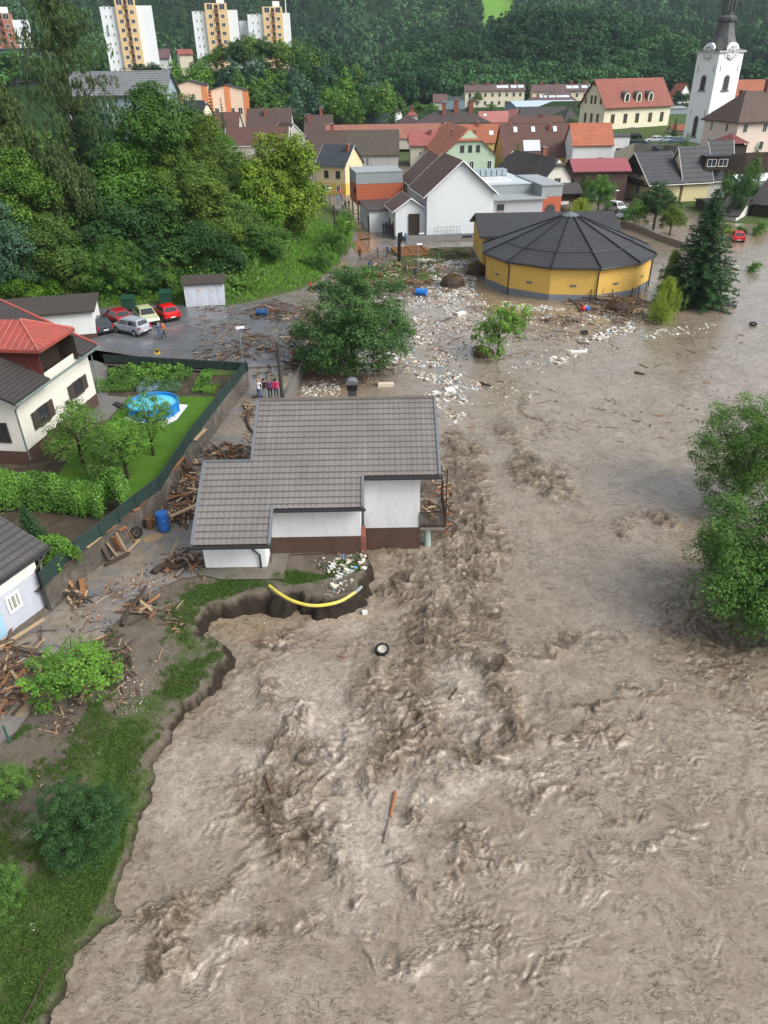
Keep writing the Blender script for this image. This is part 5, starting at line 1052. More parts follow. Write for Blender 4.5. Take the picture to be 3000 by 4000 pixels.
# ---- church tower
CY = 192.0; cb = WY(2752, 545, CY); CW = M('church_white', (.80, .82, .83), .8, .03, .4, .1, 20, stain=.06); tw_ = 7.4; yt = rad(21)
O_t = WY(2812, 205, CY-1.0); cxy = V3(O_t.x, O_t.y, 0); ux = V3(math.cos(yt), math.sin(yt), 0); uy = V3(-ux.y, ux.x, 0); L1 = sx(O_t, ux, 2908); L2 = sx(O_t, uy, 2727); tw_ = (L1+L2)/2
CT = wthing('church_tower', 'tall white church tower with two clocks and dark baroque spire', 'church tower', (cxy.x, cxy.y, 5.5)); zc = O_t.z; Cc = cxy+ux*tw_/2+uy*tw_/2
m = MB(); m.prism([(cxy+ux*a+uy*b2)[:2] for a, b2 in ((0, 0), (tw_, 0), (tw_, tw_), (0, tw_))], 5, zc); m.build('wall', CW, CT)
m = MB(); e = .35; m.prism([(cxy+ux*a+uy*b2)[:2] for a, b2 in ((-e, -e), (tw_+e, -e), (tw_+e, tw_+e), (-e, tw_+e))], zc, zc+.35); m.build('cornice', M('cornice_grey', (.45, .46, .45), .8), CT)
SPM = M('spire_copper', (.055, .058, .058), .6, .3, .6, .15, 6, col2=(.10, .10, .10)); m = MB()
prof = [(1.10, .36), (1.0, .95), (.86, 2.0), (.70, 3.4), (.57, 5.0), (.50, 6.3), (.62, 6.5), (.62, 7.1), (.50, 7.5), (.46, 7.6)]
zp0 = zc; sq = lambda r: [cxy+ux*tw_/2+uy*tw_/2+(ux*a+uy*b2)*(tw_/2*r) for a, b2 in ((-1, -1), (1, -1), (1, 1), (-1, 1))]
sc_ = (sz(V3(Cc.x, Cc.y, 0), 78)-zc)/6.7
ring = lambda r, z: [V3(p.x, p.y, zc+z*sc_) for p in sq(r)]
def oct_(r, z, k_):                              # square turning octagonal
    out = []; c = Cc
    for k in range(8):
        a = math.pi/4*k+math.pi/8+yt; rs_ = tw_/2*r; sqr = rs_/max(abs(math.cos(a-yt)), abs(math.sin(a-yt))); rr2 = sqr*(1-k_)+rs_*1.03*k_
        out.append(V3(c.x+rr2*math.cos(a), c.y+rr2*math.sin(a), zc+z*sc_))
    return out
rings = [oct_(r, z, min(1, i/4)) for i, (r, z) in enumerate(prof)]
base = ring(1.1, .35/sc_); m.face([p for p in rings[0]])
for r0, r1 in zip(rings[:-1], rings[1:]):
    for k in range(8): m.face([r0[k], r0[(k+1) % 8], r1[(k+1) % 8], r1[k]])
cn = [(1, 1), (-1, 1), (-1, -1), (1, -1)]
for k in range(8):                                # close the corners under the skirt
    a = rings[0][k]
for i, (a, b2) in enumerate(((-1, -1), (1, -1), (1, 1), (-1, 1))):
    q = Cc+(ux*a+uy*b2)*(tw_/2*1.1); q = V3(q.x, q.y, zc+.36); near = sorted(range(8), key=lambda k: (rings[1][k]-q).length)[:2]; near2 = sorted(range(8), key=lambda k: (rings[0][k]-q).length)[:2]
    m.face([q, rings[0][near2[0]], rings[1][near[0]]]); m.face([q, rings[0][near2[1]], rings[1][near[1]]]); m.face([q, rings[1][near[0]], rings[1][near[1]]])
m.build('spire_base', SPM, CT)
m = MB(); zl = zc+7.6*sc_
for k in range(8):
    a = math.pi/4*k+math.pi/8+yt; p = Cc+V3(math.cos(a), math.sin(a), 0)*tw_*.175; m.tube([at(p, zl-.1), at(p, zl+3.4)], .22, 6)
m.lathe((Cc.x, Cc.y, zl), [(tw_*.2, 0), (tw_*.2, .5), (tw_*.17, .5)], 8, math.pi/8+yt); m.lathe((Cc.x, Cc.y, zl+3.2), [(tw_*.17, 0), (tw_*.24, .3), (tw_*.23, .8), (tw_*.30, 1.6), (tw_*.31, 2.6), (tw_*.2, 4), (tw_*.07, 5.2), (.3, 6.5), (.1, 9), (.05, 11)], 8, math.pi/8+yt)
m.build('lantern', SPM, CT)
def clock(face):
    uu, nn = (ux, -uy) if face == 0 else (-uy, -ux)
    c = cxy+(ux*tw_/2 if face == 0 else uy*tw_/2)+nn*.0; zk = zc+.1; r = tw_*.20
    m = MB(); n = 20; R_ = r*1.32
    arch = [at(c+nn*.16+uu*(R_*math.cos(math.pi*k/n)), zk+R_*math.sin(math.pi*k/n)) for k in range(n+1)]; arch = [arch[0]-V3(0, 0, 1.0)]+arch+[arch[-1]-V3(0, 0, 1.0)]
    bk_ = [p-nn*1.3 for p in arch]; m.face(arch[::-1]); [m.face([arch[k], arch[k+1], bk_[k+1], bk_[k]]) for k in range(len(arch)-1)]; g = m.build('clock_gable', CW, CT)
    m = MB(); m.tube([at(c+nn*.17, zk-.1), at(c+nn*.3, zk-.1)], r, 28); cf = m.build('clock_face', M('clock_dial', (.62, .65, .66), .6, .06, 2, 0), CT)
    m = MB(); BLK = M('clock_black', (.02, .02, .02), .5)
    for k in range(12):
        a = math.pi/6*k; d = uu*math.sin(a)+V3(0, 0, math.cos(a)); s = d.cross(nn); c0 = at(c+nn*.31, zk-.1)+d*r*.68; m.obox(c0-s*.07, s*.14, d*r*.24, nn*.03)
    m.build('numeral', BLK, None).parent = cf
    m = MB()
    for a, l1, w1 in ((rad(-75), .55, .1), (rad(-20), .85, .07)): d = uu*math.sin(a)+V3(0, 0, math.cos(a)); s = d.cross(nn); c0 = at(c+nn*.35, zk-.1); m.obox(c0-s*w1/2-d*.2, s*w1, d*(r*l1+.2), nn*.03)
    m.build('hand', BLK, None).parent = cf
    for zz, hh, w1, nm in ((zc-7.3, 2.9, 1.5, 'belfry_window'),)+(((7.4, 4.2, 1.3, 'tall_window'),) if face == 1 else ()):
        prof = [(-w1/2, 0), (w1/2, 0)]+[(w1/2*math.cos(math.pi*k/8), hh-w1/2+w1/2*math.sin(math.pi*k/8)) for k in range(9)]
        for s_, mt_, o_ in ((1.35, M('reveal_grey', (.5, .52, .53), .8), .02), (1.0, M('louver', (.05, .04, .04), .8, .4, 6, .3), .05)):
            m = MB(); pts = [at(c+nn*o_+uu*a*s_, zz+(b2-hh/2)*s_**.4+hh/2) for a, b2 in prof]; m.face(pts if (pts[1]-pts[0]).cross(pts[2]-pts[1]).dot(nn) > 0 else pts[::-1]); m.build(nm, mt_, CT)
        m = MB(); m.obox(at(c-uu*w1*.75, zz-.25), uu*w1*1.5, nn*.25, V3(0, 0, .2)); m.build('sill', SPM, CT)
    for zz, uo in ((zc-3.8, -.36), (zc-3.8, .36), (zc-12.5, -.33), (zc-12.5, .33), (zc-14, 0 if face else .4), (zc-19.5, 0 if face else .4)):
        m = MB(); m.obox(at(c+uu*(uo*tw_), zz), uu*.14, nn*.03, V3(0, 0, 1.3)); m.build('slit', M('clock_black', (.02, .02, .02), .5), CT)
clock(0); clock(1)
# retaining walls of the terrace
def stonewall(name, label, pxs, z0, z1, mat, Y=None):
    P_ = [WY(p[0], p[1], p[2]) for p in pxs]; m = MB()
    for a, b2 in zip(P_[:-1], P_[1:]):
        t_ = V3((b2-a).x, (b2-a).y, 0); n = V3(-t_.y, t_.x, 0).normalized()*.4; zt1 = [a.z, b2.z]; m.face([at(a, z0), at(b2, z0), b2, a]); m.face([a, b2, b2+n, a+n])
    o = m.build(name, mat); tag(o, label, 'wall'); return o
stonewall('terrace_wall', 'grey stone retaining wall with arches below the church cars', [(2400, 596, 178), (2480, 560, 182), (2600, 566, 180), (2700, 575, 172)], 0, 0, M('stone_wall', (.16, .15, .125), .95, .3, .8, .4, 5))
stonewall('board_fence', 'long weathered brown board fence below the rectory garden', [(2830, 605, 152), (2920, 597, 150), (3100, 590, 148)], 1.5, 0, M('board_brown', (.085, .062, .045), .9, .3, 1, .4, 8))
stonewall('tarp_fence', 'dark blue sheet fence beside the white cube house', [(2460, 548, 186), (2520, 552, 184), (2580, 585, 178)], 1, 0, M('navy_sheet', (.03, .05, .08), .6))
wallrun('flood_wall', 'low concrete wall with square blocks between flooded field and channel', wpoly([(2420,880),(2500,905),(2570,935),(2660,965),(2760,1000)]), -.5, .75, .35, M('flood_wall_concrete', (.19, .165, .13), .9, .2, 1, .3))
# ================================================================ TOWER BLOCKS
TBY = stu('tower_orange', (.66, .47, .24), .05); TBW = stu('tower_white', (.70, .74, .76), .05); TBR = stu('tower_brick', (.36, .15, .10), .1); BAL = M('balcony_brown', (.16, .08, .065), .8)
def tower(label, B, Cpx, Apx, Y, yaw, mid, floors, wing=None, zbase=8, lw=5.5, rw=4.2):
    O = WY(B[0], B[1], Y); ux = V3(math.cos(yaw), math.sin(yaw), 0); uy = V3(-ux.y, ux.x, 0); L = sx(O, ux, Cpx); Dd = max(12, sx(O, uy, Apx)) if Apx else 14
    R = wthing('tower_block', label, 'tower block', (O.x, O.y, zbase)); zt = O.z; hfl = 2.85
    def Pn(a, b2, z): return V3(O.x, O.y, z)+ux*a+uy*b2
    m = MB(); m.prism([Pn(a, b2, 0)[:2] for a, b2 in ((0, 0), (L, 0), (L, Dd), (0, Dd))], zbase-4, zt); m.build('wall', mid, R)
    m = MB(); m.prism([Pn(a, b2, 0)[:2] for a, b2 in ((-lw, 1.6), (-.02, 1.6), (-.02, Dd+1), (-lw, Dd+1))], zbase-4, zt-2.6); m.build('side_wing', TBW, R)
    m = MB(); m.prism([Pn(a, b2, 0)[:2] for a, b2 in ((L+.02, 1.4), (L+rw, 1.4), (L+rw, Dd), (L+.02, Dd))], zbase-4, zt-2.2); m.build('side_wing', TBW, R)
    m = MB(); m.prism([Pn(a, b2, 0)[:2] for a, b2 in ((L*.55, 5), (L*.9, 5), (L*.9, 9), (L*.55, 9))], zt-.1, zt+2.2); m.build('lift_house', TBW, R)
    n = 0
    for f in range(floors):
        z = zt-2.2-f*hfl
        for s in ((.22, .78)): window(R, Pn(L*s, -.01, z), ux, 1.5 if f else 2.2, 1.4 if f else 2.0, mun=1)
        m = MB(); m.obox(Pn(L*.43, -.8, z-.7), ux*(L*.16), uy*.8, V3(0, 0, 1.15)); m.build('balcony', BAL, R); m = MB(); m.obox(Pn(L*.43, -.03, z+.45), ux*(L*.16), uy*.06, V3(0, 0, 1.2)); m.build('loggia_opening', DARKW, R)
        for k in (.3, .62): (window(R, Pn(-lw*k-.4, 1.58, z-1.2), ux, .55, 1.1, mun=0) if f < 8 else None)
    return R
tower('orange and white tower block partly behind the larch', (735, 0), 870, 640, 328, rad(14), TBY, 13) if False else None
for args in (('orange and white tower block, leftmost orange one, seen behind the larch', (443, -8), 524, 330, rad(15), TBY, 12, 5.6, 5.8), ('orange and white tower block in the middle, with rooftop antenna hut', (797, 12), 884, 350, rad(10), TBY, 12, 5.2, 4.0),
             ('orange and white tower block nearest the wooded mound, with tall mast', (1024, 26), 1101, 376, rad(8), TBY, 9, 6.6, 3.2), ('brick red and white tower block at the left edge', (-50, 50), 38, 345, rad(20), TBR, 9, 5, 6)):
    tower(args[0], args[1], args[2], None, args[3], args[4], args[5], args[6], lw=args[7], rw=args[8])
t3 = WY(1117, 45, 384); m = MB(); m.tube([t3-V3(0, 0, 3), t3+V3(0, 0, 12)], [.25, .08], 6); tag(m.build('antenna_mast', WHITE), 'thin white mast on the roof of the right tower block', 'antenna mast')
m = MB(); q = WY(933, 82, 384); m.prism([(q.x, q.y), (q.x+4, q.y), (q.x+4, q.y+12), (q.x, q.y+12)], 6, q.z); tag(m.build('low_tower', TBW), 'lower white windowed tower wing left of the right block', 'tower block')
# ================================================================ VEGETATION
RS = np.random.RandomState(11)
def quads(P, N, L, Wd, rs):
    n = len(P); N = N/np.linalg.norm(N, axis=1, keepdims=True); r = rs.randn(n, 3); T = np.cross(N, r); T /= np.linalg.norm(T, axis=1, keepdims=True)+1e-9
    B = np.cross(N, T); L = np.broadcast_to(L, (n,))[:, None]; Wd = np.broadcast_to(Wd, (n,))[:, None]
    V = np.stack([P-T*L/2, P+B*Wd/2, P+T*L/2, P-B*Wd/2], 1); return V.reshape(-1, 3)
def hang(P, L, Wd, rs, lean=.25):            # hanging slim leaves / twigs
    n = len(P); T = rs.randn(n, 3)*lean; T[:, 2] = -1; T /= np.linalg.norm(T, axis=1, keepdims=True); r = rs.randn(n, 3); B = np.cross(T, r); B /= np.linalg.norm(B, axis=1, keepdims=True)
    L = np.broadcast_to(L, (n,))[:, None]; Wd = np.broadcast_to(Wd, (n,))[:, None]
    return np.stack([P-T*L/2, P+B*Wd/2, P+T*L/2, P-B*Wd/2], 1).reshape(-1, 3)
def sph(n, rs, up=0.0):
    v = rs.randn(n, 3); v[:, 2] += up; return v/np.linalg.norm(v, axis=1, keepdims=True)
def clusters(lobes, K, rs, rc):
    """cluster centres on the shells of big lobes (cx,cy,cz,r,flat)"""
    C = []
    for _ in range(K):
        l = lobes[rs.choice(len(lobes), p=np.array([q[3]**2 for q in lobes])/sum(q[3]**2 for q in lobes))]
        d = sph(1, rs, .35)[0]; rr = l[3]*(1-rs.rand()**2*.45); C.append([l[0]+d[0]*rr, l[1]+d[1]*rr, l[2]+d[2]*rr*l[4]])
    return np.array(C)
def decid(seed, H=14, R=5.2, z0=.22, K=260, n=120, leaf=.30, rc=.95, nl=7, slim=.5):
    rs = np.random.RandomState(seed); zc = H*(1+z0)/2; hz = H*(1-z0)/2; lobes = [(0, 0, zc+hz*.1, R*.62, hz/R*1.1)]
    for k in range(nl):
        a = 2*math.pi*(k+rs.rand()*.6)/nl; q = rs.uniform(-.75, .7); rad_ = R*.58*math.sqrt(max(.1, 1-(q*.85)**2)); lobes.append((math.cos(a)*rad_, math.sin(a)*rad_, zc+q*hz*.85, R*rs.uniform(.34, .5), .9))
    lobes.append((rs.randn()*.3, rs.randn()*.3, zc+hz*.68, R*.36, .95))
    C = clusters(lobes, K, rs, rc); C = C[C[:, 2] > H*z0*.75]; K = len(C)
    idx = np.repeat(np.arange(K), n); d = sph(K*n, rs, .5); r_ = rc*(.45+.75*rs.rand(K)[idx])*(1-rs.rand(K*n)**2*.5)
    P = C[idx]+d*r_[:, None]*np.array([1.1, 1.1, .85]); N = d*.55+sph(K*n, rs)*.55+np.array([0, 0, .55])
    V = quads(P, N, leaf*rs.uniform(.7, 1.3, K*n), leaf*slim*rs.uniform(.8, 1.2, K*n), rs); rn = np.clip(.5+(rs.rand(K)[idx]-.5)*.7+(rs.rand(K*n)-.5)*.45, 0, 1)
    return V, np.repeat(rn, 4)
def conifer(seed, H=15, R=3.6, lev=34, leaf=.42, dens=1.0, z0=.06, pw=.85):
    rs = np.random.RandomState(seed); P = []; N = []
    for i in range(lev):
        f = i/lev; z = H*(z0+(1-z0)*f); L = R*(1-f)**pw*rs.uniform(.8, 1.12)+.15; nb = int(7+8*(1-f)); a0 = rs.rand()*6.28
        for b in range(nb):
            a = a0+6.28*b/nb+rs.randn()*.12; Lb = L*rs.uniform(.7, 1.12); m = max(5, int(Lb*13*dens)); s = rs.rand(m)**.7
            wdt = .42*(1-s)*Lb*.45+.12; off = rs.randn(m)*wdt*.6
            x = s*Lb; zz = z-.30*x-.05*x*x*.5+.12*x*s+rs.randn(m)*.07-np.abs(off)*.3
            P.append(np.stack([math.cos(a)*x-math.sin(a)*off, math.sin(a)*x+math.cos(a)*off, zz], 1)); N.append(np.tile([math.cos(a)*.25, math.sin(a)*.25, .9], (m, 1))+rs.randn(m, 3)*.35)
    P = np.concatenate(P); N = np.concatenate(N); n = len(P); V = quads(P, N, leaf*rs.uniform(.7, 1.3, n), leaf*.42, rs)
    return V, np.repeat(np.clip(.5+rs.randn(n)*.2, 0, 1), 4)
def droopy(seed, H=16, R=4.5, nb=90, z0=.25, leaf=.22, strands=10, per=22, length=2.0, top=.95, wd=.3):
    rs = np.random.RandomState(seed); P = []; cr = []
    for b in range(nb):
        f = (b+rs.rand())/nb; z = H*(z0+(top-z0)*f); L = R*(math.sin(math.pi*min(1, .28+f*.72))**.7)*rs.uniform(.6, 1.1); a = rs.rand()*6.28
        for s in range(strands):
            q = (s+rs.rand())/strands; x = L*q; zz = z+.35*x-.10*x*x/max(L, 1)*2; ln = length*rs.uniform(.4, 1.0)*(.4+q*.6)
            t = rs.rand(per); cx = math.cos(a)*x+rs.randn()*.25; cy = math.sin(a)*x+rs.randn()*.25
            P.append(np.stack([cx+rs.randn(per)*.10+t*rs.randn()*.1, cy+rs.randn(per)*.10, zz-t*ln], 1)); cr.append(np.full(per, .5+rs.randn()*.18))
    P = np.concatenate(P); n = len(P); V = hang(P, leaf*rs.uniform(.8, 1.6, n), leaf*wd, rs, .35); return V, np.repeat(np.clip(np.concatenate(cr)+rs.randn(n)*.1, 0, 1), 4)
def leafobj(V, rn, name, mat, parent=None, link=True):
    n = len(V)//4; return npmesh(name, V, np.arange(n*4).reshape(n, 4), mat, parent, {'rnd': rn}, link=link)
BARK = M('bark', (.075, .058, .042), .95, .3, 3, .5, 12); BARKD = M('dark_bark', (.035, .027, .02), .95, .3, 3, .5, 12)
def trunk(parent, H, r, seed, limbs=7, lean=0, bark=None, R=3):
    rs = random.Random(seed); m = MB(); pts = [V3(0, 0, -1.2)]; n = 7
    for i in range(1, n+1): f = i/n; pts.append(V3(rs.uniform(-.12, .12)*f*H*.12+lean*f, rs.uniform(-.12, .12)*f*H*.12, H*f))
    m.tube(pts, [r*(1.15-f/n*1.0) for f in range(n+1)], 8)
    for k in range(limbs):
        f = .3+.6*k/limbs; p = pts[0].lerp(pts[-1], 0); i = int(f*n); p = pts[i]; a = rs.random()*6.28; d = V3(math.cos(a), math.sin(a), .7+.5*f); L = R*(1.15-f)*1.3
        q1 = p+d*L*.5+V3(0, 0, .1*L); q2 = p+d*L*.95+V3(rs.uniform(-.3, .3), rs.uniform(-.3, .3), .3*L); m.tube([p, q1, q2], [r*.42, r*.28, r*.08], 6)
    return m.build('trunk', bark or BARK, parent, smooth=True)
LM_ = {'bright': leafmat('leaf_bright', (.125, .215, .024)), 'mid': leafmat('leaf_mid', (.076, .168, .030)), 'dark': leafmat('leaf_dark', (.034, .088, .024)), 'olive': leafmat('leaf_olive', (.085, .155, .029)), 'blue': leafmat('leaf_blue', (.058, .13, .075)),
       'conif': leafmat('needles', (.032, .080, .028), trans=.08), 'larch': leafmat('larch_needles', (.075, .12, .035)), 'lime': leafmat('leaf_lime', (.20, .30, .045)), 'fresh': leafmat('leaf_fresh', (.098, .225, .030)), 'cherry': leafmat('leaf_cherry', (.06, .135, .034), trans=.15)}
PROTO = {}
def proto(key, gen, H, R, mat, tr=.28, bark=None, limbs=7):
    V, rn = gen; PROTO[key] = (leafobj(V, rn, 'crown', LM_[mat], link=False), H, R, tr, bark, limbs)
TRK = {}
def tree(key, label, px, Y, ptop, wpx, mat=None, name='tree', cat='tree', group=None, zg=None, xy=None, H=None, rz=None, trunk_=True, R=None):
    me, H0, R0, tr, bark, limbs = PROTO[key]
    if xy is None: X = WY(px, ptop+60, Y).x; X = WY(px, PX((X, Y, (G1(X, Y) if zg is None else zg)+5))[1], Y).x
    else: X, Y = xy
    z = (G1(X, Y) if zg is None else zg)
    H = H or sz(V3(X, Y, 0), ptop)-z; k = (V3(X, Y, z)-CAM).dot(FW)/F; R = R or wpx*k/2
    if H < 2.3*R and wpx and key not in ('bush', 'willow', 'larch', 'round', 'smallfar'): zt0 = z+H; H = 2.3*R; z = zt0-H
    o = thing(name, label, cat, (X, Y, z), (RS.rand()*6.28 if rz is None else rz), group); o.scale = (R/R0, R/R0, H/H0)
    c = D.objects.new('crown', me); COL.objects.link(c); c.parent = o
    if mat: c.material_slots[0].link = 'OBJECT'; c.material_slots[0].material = LM_[mat]
    if trunk_:
        if key not in TRK: t = trunk(o, H0*.8, tr, hash(key) % 99 if False else len(TRK)+3, limbs, 0, bark, R0*.7); TRK[key] = t.data
        else: t = D.objects.new('trunk', TRK[key]); COL.objects.link(t); t.parent = o
    return o
proto('a', decid(1, rc=1.15), 14, 5.2, 'mid'); proto('b', decid(2, nl=9, K=280, rc=1.1), 14, 5.2, 'mid'); proto('c', decid(3, R=4.2, nl=6, K=240), 14, 4.2, 'dark'); proto('d', decid(4, leaf=.28, K=300, nl=10, z0=.15, rc=1.05), 14, 5.4, 'olive')
proto('walnut', decid(5, H=14, R=7, K=480, n=130, leaf=.38, rc=1.15, nl=12, z0=.3), 14, 7, 'bright', .35)
proto('bush', decid(6, H=3.2, R=2.2, z0=.0, K=70, n=120, leaf=.16, rc=.5, nl=6), 3.2, 2.2, 'mid', .06)
proto('cherry', decid(7, H=9.5, R=5.8, z0=.06, K=400, n=115, leaf=.26, rc=.8, nl=14, slim=.45), 9.5, 5.8, 'cherry', .3, BARKD)
proto('fruit', decid(8, H=5, R=2.2, z0=.25, K=110, n=70, leaf=.15, rc=.45, nl=9), 5, 2.2, 'mid', .12, BARKD)
proto('sprout', decid(9, H=4, R=2.4, z0=.05, K=90, n=60, leaf=.19, rc=.42, nl=8), 4, 2.4, 'fresh', .1, BARKD)
proto('spruce', conifer(10, H=15, R=3.9, lev=44, leaf=.36, dens=1.5), 15, 3.9, 'conif', .25, BARKD, 0); proto('fir', conifer(12, H=15, R=3.2, lev=22, leaf=.6, dens=.5), 15, 3.2, 'conif', .2, BARKD, 0)
proto('larch', droopy(13, H=30, R=7.5, nb=120, z0=.28, leaf=.5, strands=12, per=15, length=2.4, top=.98, wd=.22), 30, 7.5, 'larch', .4, BARKD, 16)
proto('birch', droopy(14, H=18, R=5, nb=150, z0=.06, leaf=.34, strands=11, per=28, length=3.2, wd=.4), 18, 5, 'larch', .2, None, 10)
proto('willow', droopy(15, H=6, R=2.6, nb=60, z0=.15, leaf=.20, strands=8, per=40, length=3.0, wd=.25), 6, 2.6, 'lime', .12, None, 6)
proto('round', decid(16, H=8, R=4, z0=.1, K=150, n=110, leaf=.26, rc=.8, nl=8), 8, 4, 'dark', .2)
proto('smallfar', decid(17, H=12, R=4.5, z0=.1, K=46, n=44, leaf=.75, rc=1.5, nl=6), 12, 4.5, 'mid', .2); proto('smallfar2', decid(18, H=12, R=4.0, z0=.1, K=46, n=44, leaf=.7, rc=1.4, nl=7), 12, 4.0, 'dark', .2)
GW = 'trees of the left hillside wood'
tree('walnut', 'broad yellow green walnut tree by the upper road bend', 1080, 109, 552, 385, rz=1.0)
for k, (key, px, Y, top, wd, mat, lab) in enumerate([
    ('larch', 340, 97, -110, 480, None, 'tall drooping larch rising past the top edge over the left wood'),
    ('birch', 95, 92, 250, 330, None, 'tall drooping birch at the left edge below the brick tower block'), ('birch', 290, 90, 520, 330, None, 'drooping olive birch below the big larch'), ('birch', -30, 88, 420, 330, 'olive', 'birch cut by the left edge of the wood'),
    ('b', 620, 100, 330, 330, 'mid', 'big green tree in front of the silver roofed gable'), ('d', 745, 104, 430, 300, 'olive', 'olive green tree left of the cream mansard house'), ('blueT', 420, 98, 420, 200, None, 'blue green slender tree before the grey hilltop wall'),
    ('a', 850, 108, 560, 260, 'olive', 'olive tree between mansard house and walnut'), ('sm', 855, 118, 500, 130, 'fresh', 'small light tree beside the big brown roof'),
    ('b', 500, 96, 560, 380, 'fresh', 'wide fresh green tree in the middle of the left wood'), ('d', 700, 98, 590, 320, 'olive', 'olive tree with drooping limbs in the wood centre'), ('c', 820, 96, 700, 300, 'olive', 'dark olive tree left of the walnut crown'),
    ('a', 120, 88, 600, 380, 'mid', 'broad tree at left edge under the birch'), ('c', 330, 92, 680, 320, 'dark', 'dark tree in the shaded gap of the wood'), ('c', 620, 92, 760, 340, 'dark', 'dark low tree behind the white shed'), ('c', 450, 90, 780, 320, 'dark', 'shadowy tree above the parked cars'),
    ('b', 20, 82, 780, 330, 'blue', 'blue green tree at the left edge above the red roof'), ('a', 200, 84, 850, 300, 'olive', 'olive tree above the left house roof'), ('d', 760, 92, 860, 300, 'dark', 'dark tree above the shed right side'), ('a', 930, 98, 800, 280, 'olive', 'olive tree under the walnut left flank'),
    ('b', 980, 104, 700, 260, 'fresh', 'green tree overlapping the walnut left side'), ('c', 1010, 96, 880, 220, 'mid', 'green tree at the foot of the walnut'), ('b', 430, 86, 920, 230, 'mid', 'mid green tree behind the light green car'), ('a', 330, 86, 960, 220, 'fresh', 'fresh green tree behind the dark red car'),
    ('c', 560, 88, 920, 240, 'dark', 'dark tree behind the green waste containers'), ('b', 90, 83, 1010, 260, 'fresh', 'fresh green tree above the red ridge'), ('d', -40, 84, 950, 260, 'mid', 'tree at the far left above the house roof'), ('c', 880, 92, 960, 200, 'dark', 'dark tree right above the shed roof')]):
    mt_ = mat
    if key == 'blueT': key, mt_ = 'b', 'blue'
    if key == 'sm': key = 'd'
    tree(key, lab, px, Y, top, wd, mt_, group=GW)
for px, Y, top, wd, mat, lab in [(460, 85.2, 1010, 150, 'fresh', 'bright bush over the waste containers'), (620, 86.5, 1010, 150, 'mid', 'bush left of the white shed'), (250, 84.5, 1090, 150, 'mid', 'bush behind the flat roofed annex'), (520, 85.5, 1060, 120, 'fresh', 'light bush behind the bright red car'), (930, 87.5, 1090, 110, 'fresh', 'bush touching the shed right corner'),
        (1200, 99, 1005, 90, 'mid', 'round bush low on the green slope'), (1272, 100, 955, 80, 'fresh', 'light green bush on the road slope'), (1290, 106, 900, 120, 'mid', 'dark round bush by the utility pole'), (1330, 108, 850, 110, 'fresh', 'light bush beside the upper road lamp'), (1000, 95, 1100, 90, 'mid', 'low bush on grass bank above the barrel'), (1345, 112, 820, 90, 'fresh', 'bush at the bend top of the slope'),
        (1255, 97, 985, 70, 'mid', 'small bush above the red hydrant')]:
    tree('bush', lab, px, Y, top, wd, mat, name='bush', cat='bush', group='bushes on the left slope')
# thin trunks below the walnut
tree('cherry', 'large dark green cherry tree standing in the flood behind the grey roof', 1378, 0, 0, 0, xy=(W(1378, 1440).x, W(1378, 1440).y), zg=-.3, H=8.5, R=5.6, rz=.5)
tree('sprout', 'small leafy tree standing alone in the flood', 1945, 0, 0, 0, xy=(W(1945, 1380).x, W(1945, 1380).y), zg=-.2, H=4.9, R=2.8, mat='fresh')
sp = W(2700, 1180); tree('spruce', 'tall dark spruce standing in the flood beside the round hall', 0, 0, 0, 0, name='spruce', xy=(sp.x+.4, sp.y), zg=-.2, H=sz(V3(sp.x, sp.y, 0), 722), R=4.9)
for px, py, H, R, lab in ((2585, 1250, 5.2, 1.9, 'yellow green weeping willow leaning in the flood before the spruce'), (2610, 1160, 6.0, 1.7, 'yellow green willow clump close to the spruce trunk')):
    q = W(px, py); tree('willow', lab, 0, 0, 0, 0, name='willow', xy=(q.x, q.y), zg=-.5, H=H, R=R)
tree('willow', 'small weeping willow behind the round hall roof', 2272, 130, 768, 130, name='willow', zg=0); tree('round', 'bright green round tree beside the white vans', 2348, 136, 684, 130, 'fresh', zg=0)
tree('round', 'dense dark round tree before the pale yellow house', 2575, 124, 715, 190, 'dark', zg=0); tree('bush', 'light green hedge bush left of the dark round tree', 2490, 124, 785, 120, 'fresh', name='bush', cat='bush', zg=0); tree('round', 'loose tree between round tree and spruce', 2640, 118, 800, 120, 'olive', zg=0)
for px, Y, top, wd, key, mat, lab in [(2935, 138, 620, 105, 'round', 'mid', 'green garden tree by the greenhouse'), (2855, 136, 680, 80, 'bush', 'mid', 'shrub left of the greenhouse'), (2900, 130, 705, 80, 'bush', 'dark', 'dark shrub in front of the greenhouse'), (2815, 122, 845, 60, 'bush', 'lime', 'clipped yellow green bush by the white shed'), (2868, 119, 875, 55, 'bush', 'lime', 'yellow green bush near the flooded red car'),
        (2920, 119, 880, 55, 'bush', 'mid', 'bush right of the flooded red car'), (2990, 117, 865, 70, 'bush', 'fresh', 'bush at right edge by the black barn'), (2975, 94.5, 1022, 60, 'bush', 'fresh', 'little bush on the grass island'), (2820, 115, 930, 70, 'bush', 'fresh', 'bush beside the white gate blocks'), (2880, 160, 572, 60, 'bush', 'fresh', 'flowering shrubs in the rectory garden'), (2950, 160, 575, 60, 'bush', 'mid', 'rectory garden shrub at right'),
        (2675, 176, 535, 40, 'bush', 'fresh', 'clipped hedge by the church tower foot'), (2290, 150, 690, 60, 'bush', 'mid', 'bush in front of the maroon barn'), (2020, 178, 572, 34, 'bush', 'mid', 'young conifer before the mustard house')]:
    tree(key, lab, px, Y, top, wd, mat, name='bush' if key == 'bush' else 'tree', cat='bush' if key == 'bush' else 'tree')
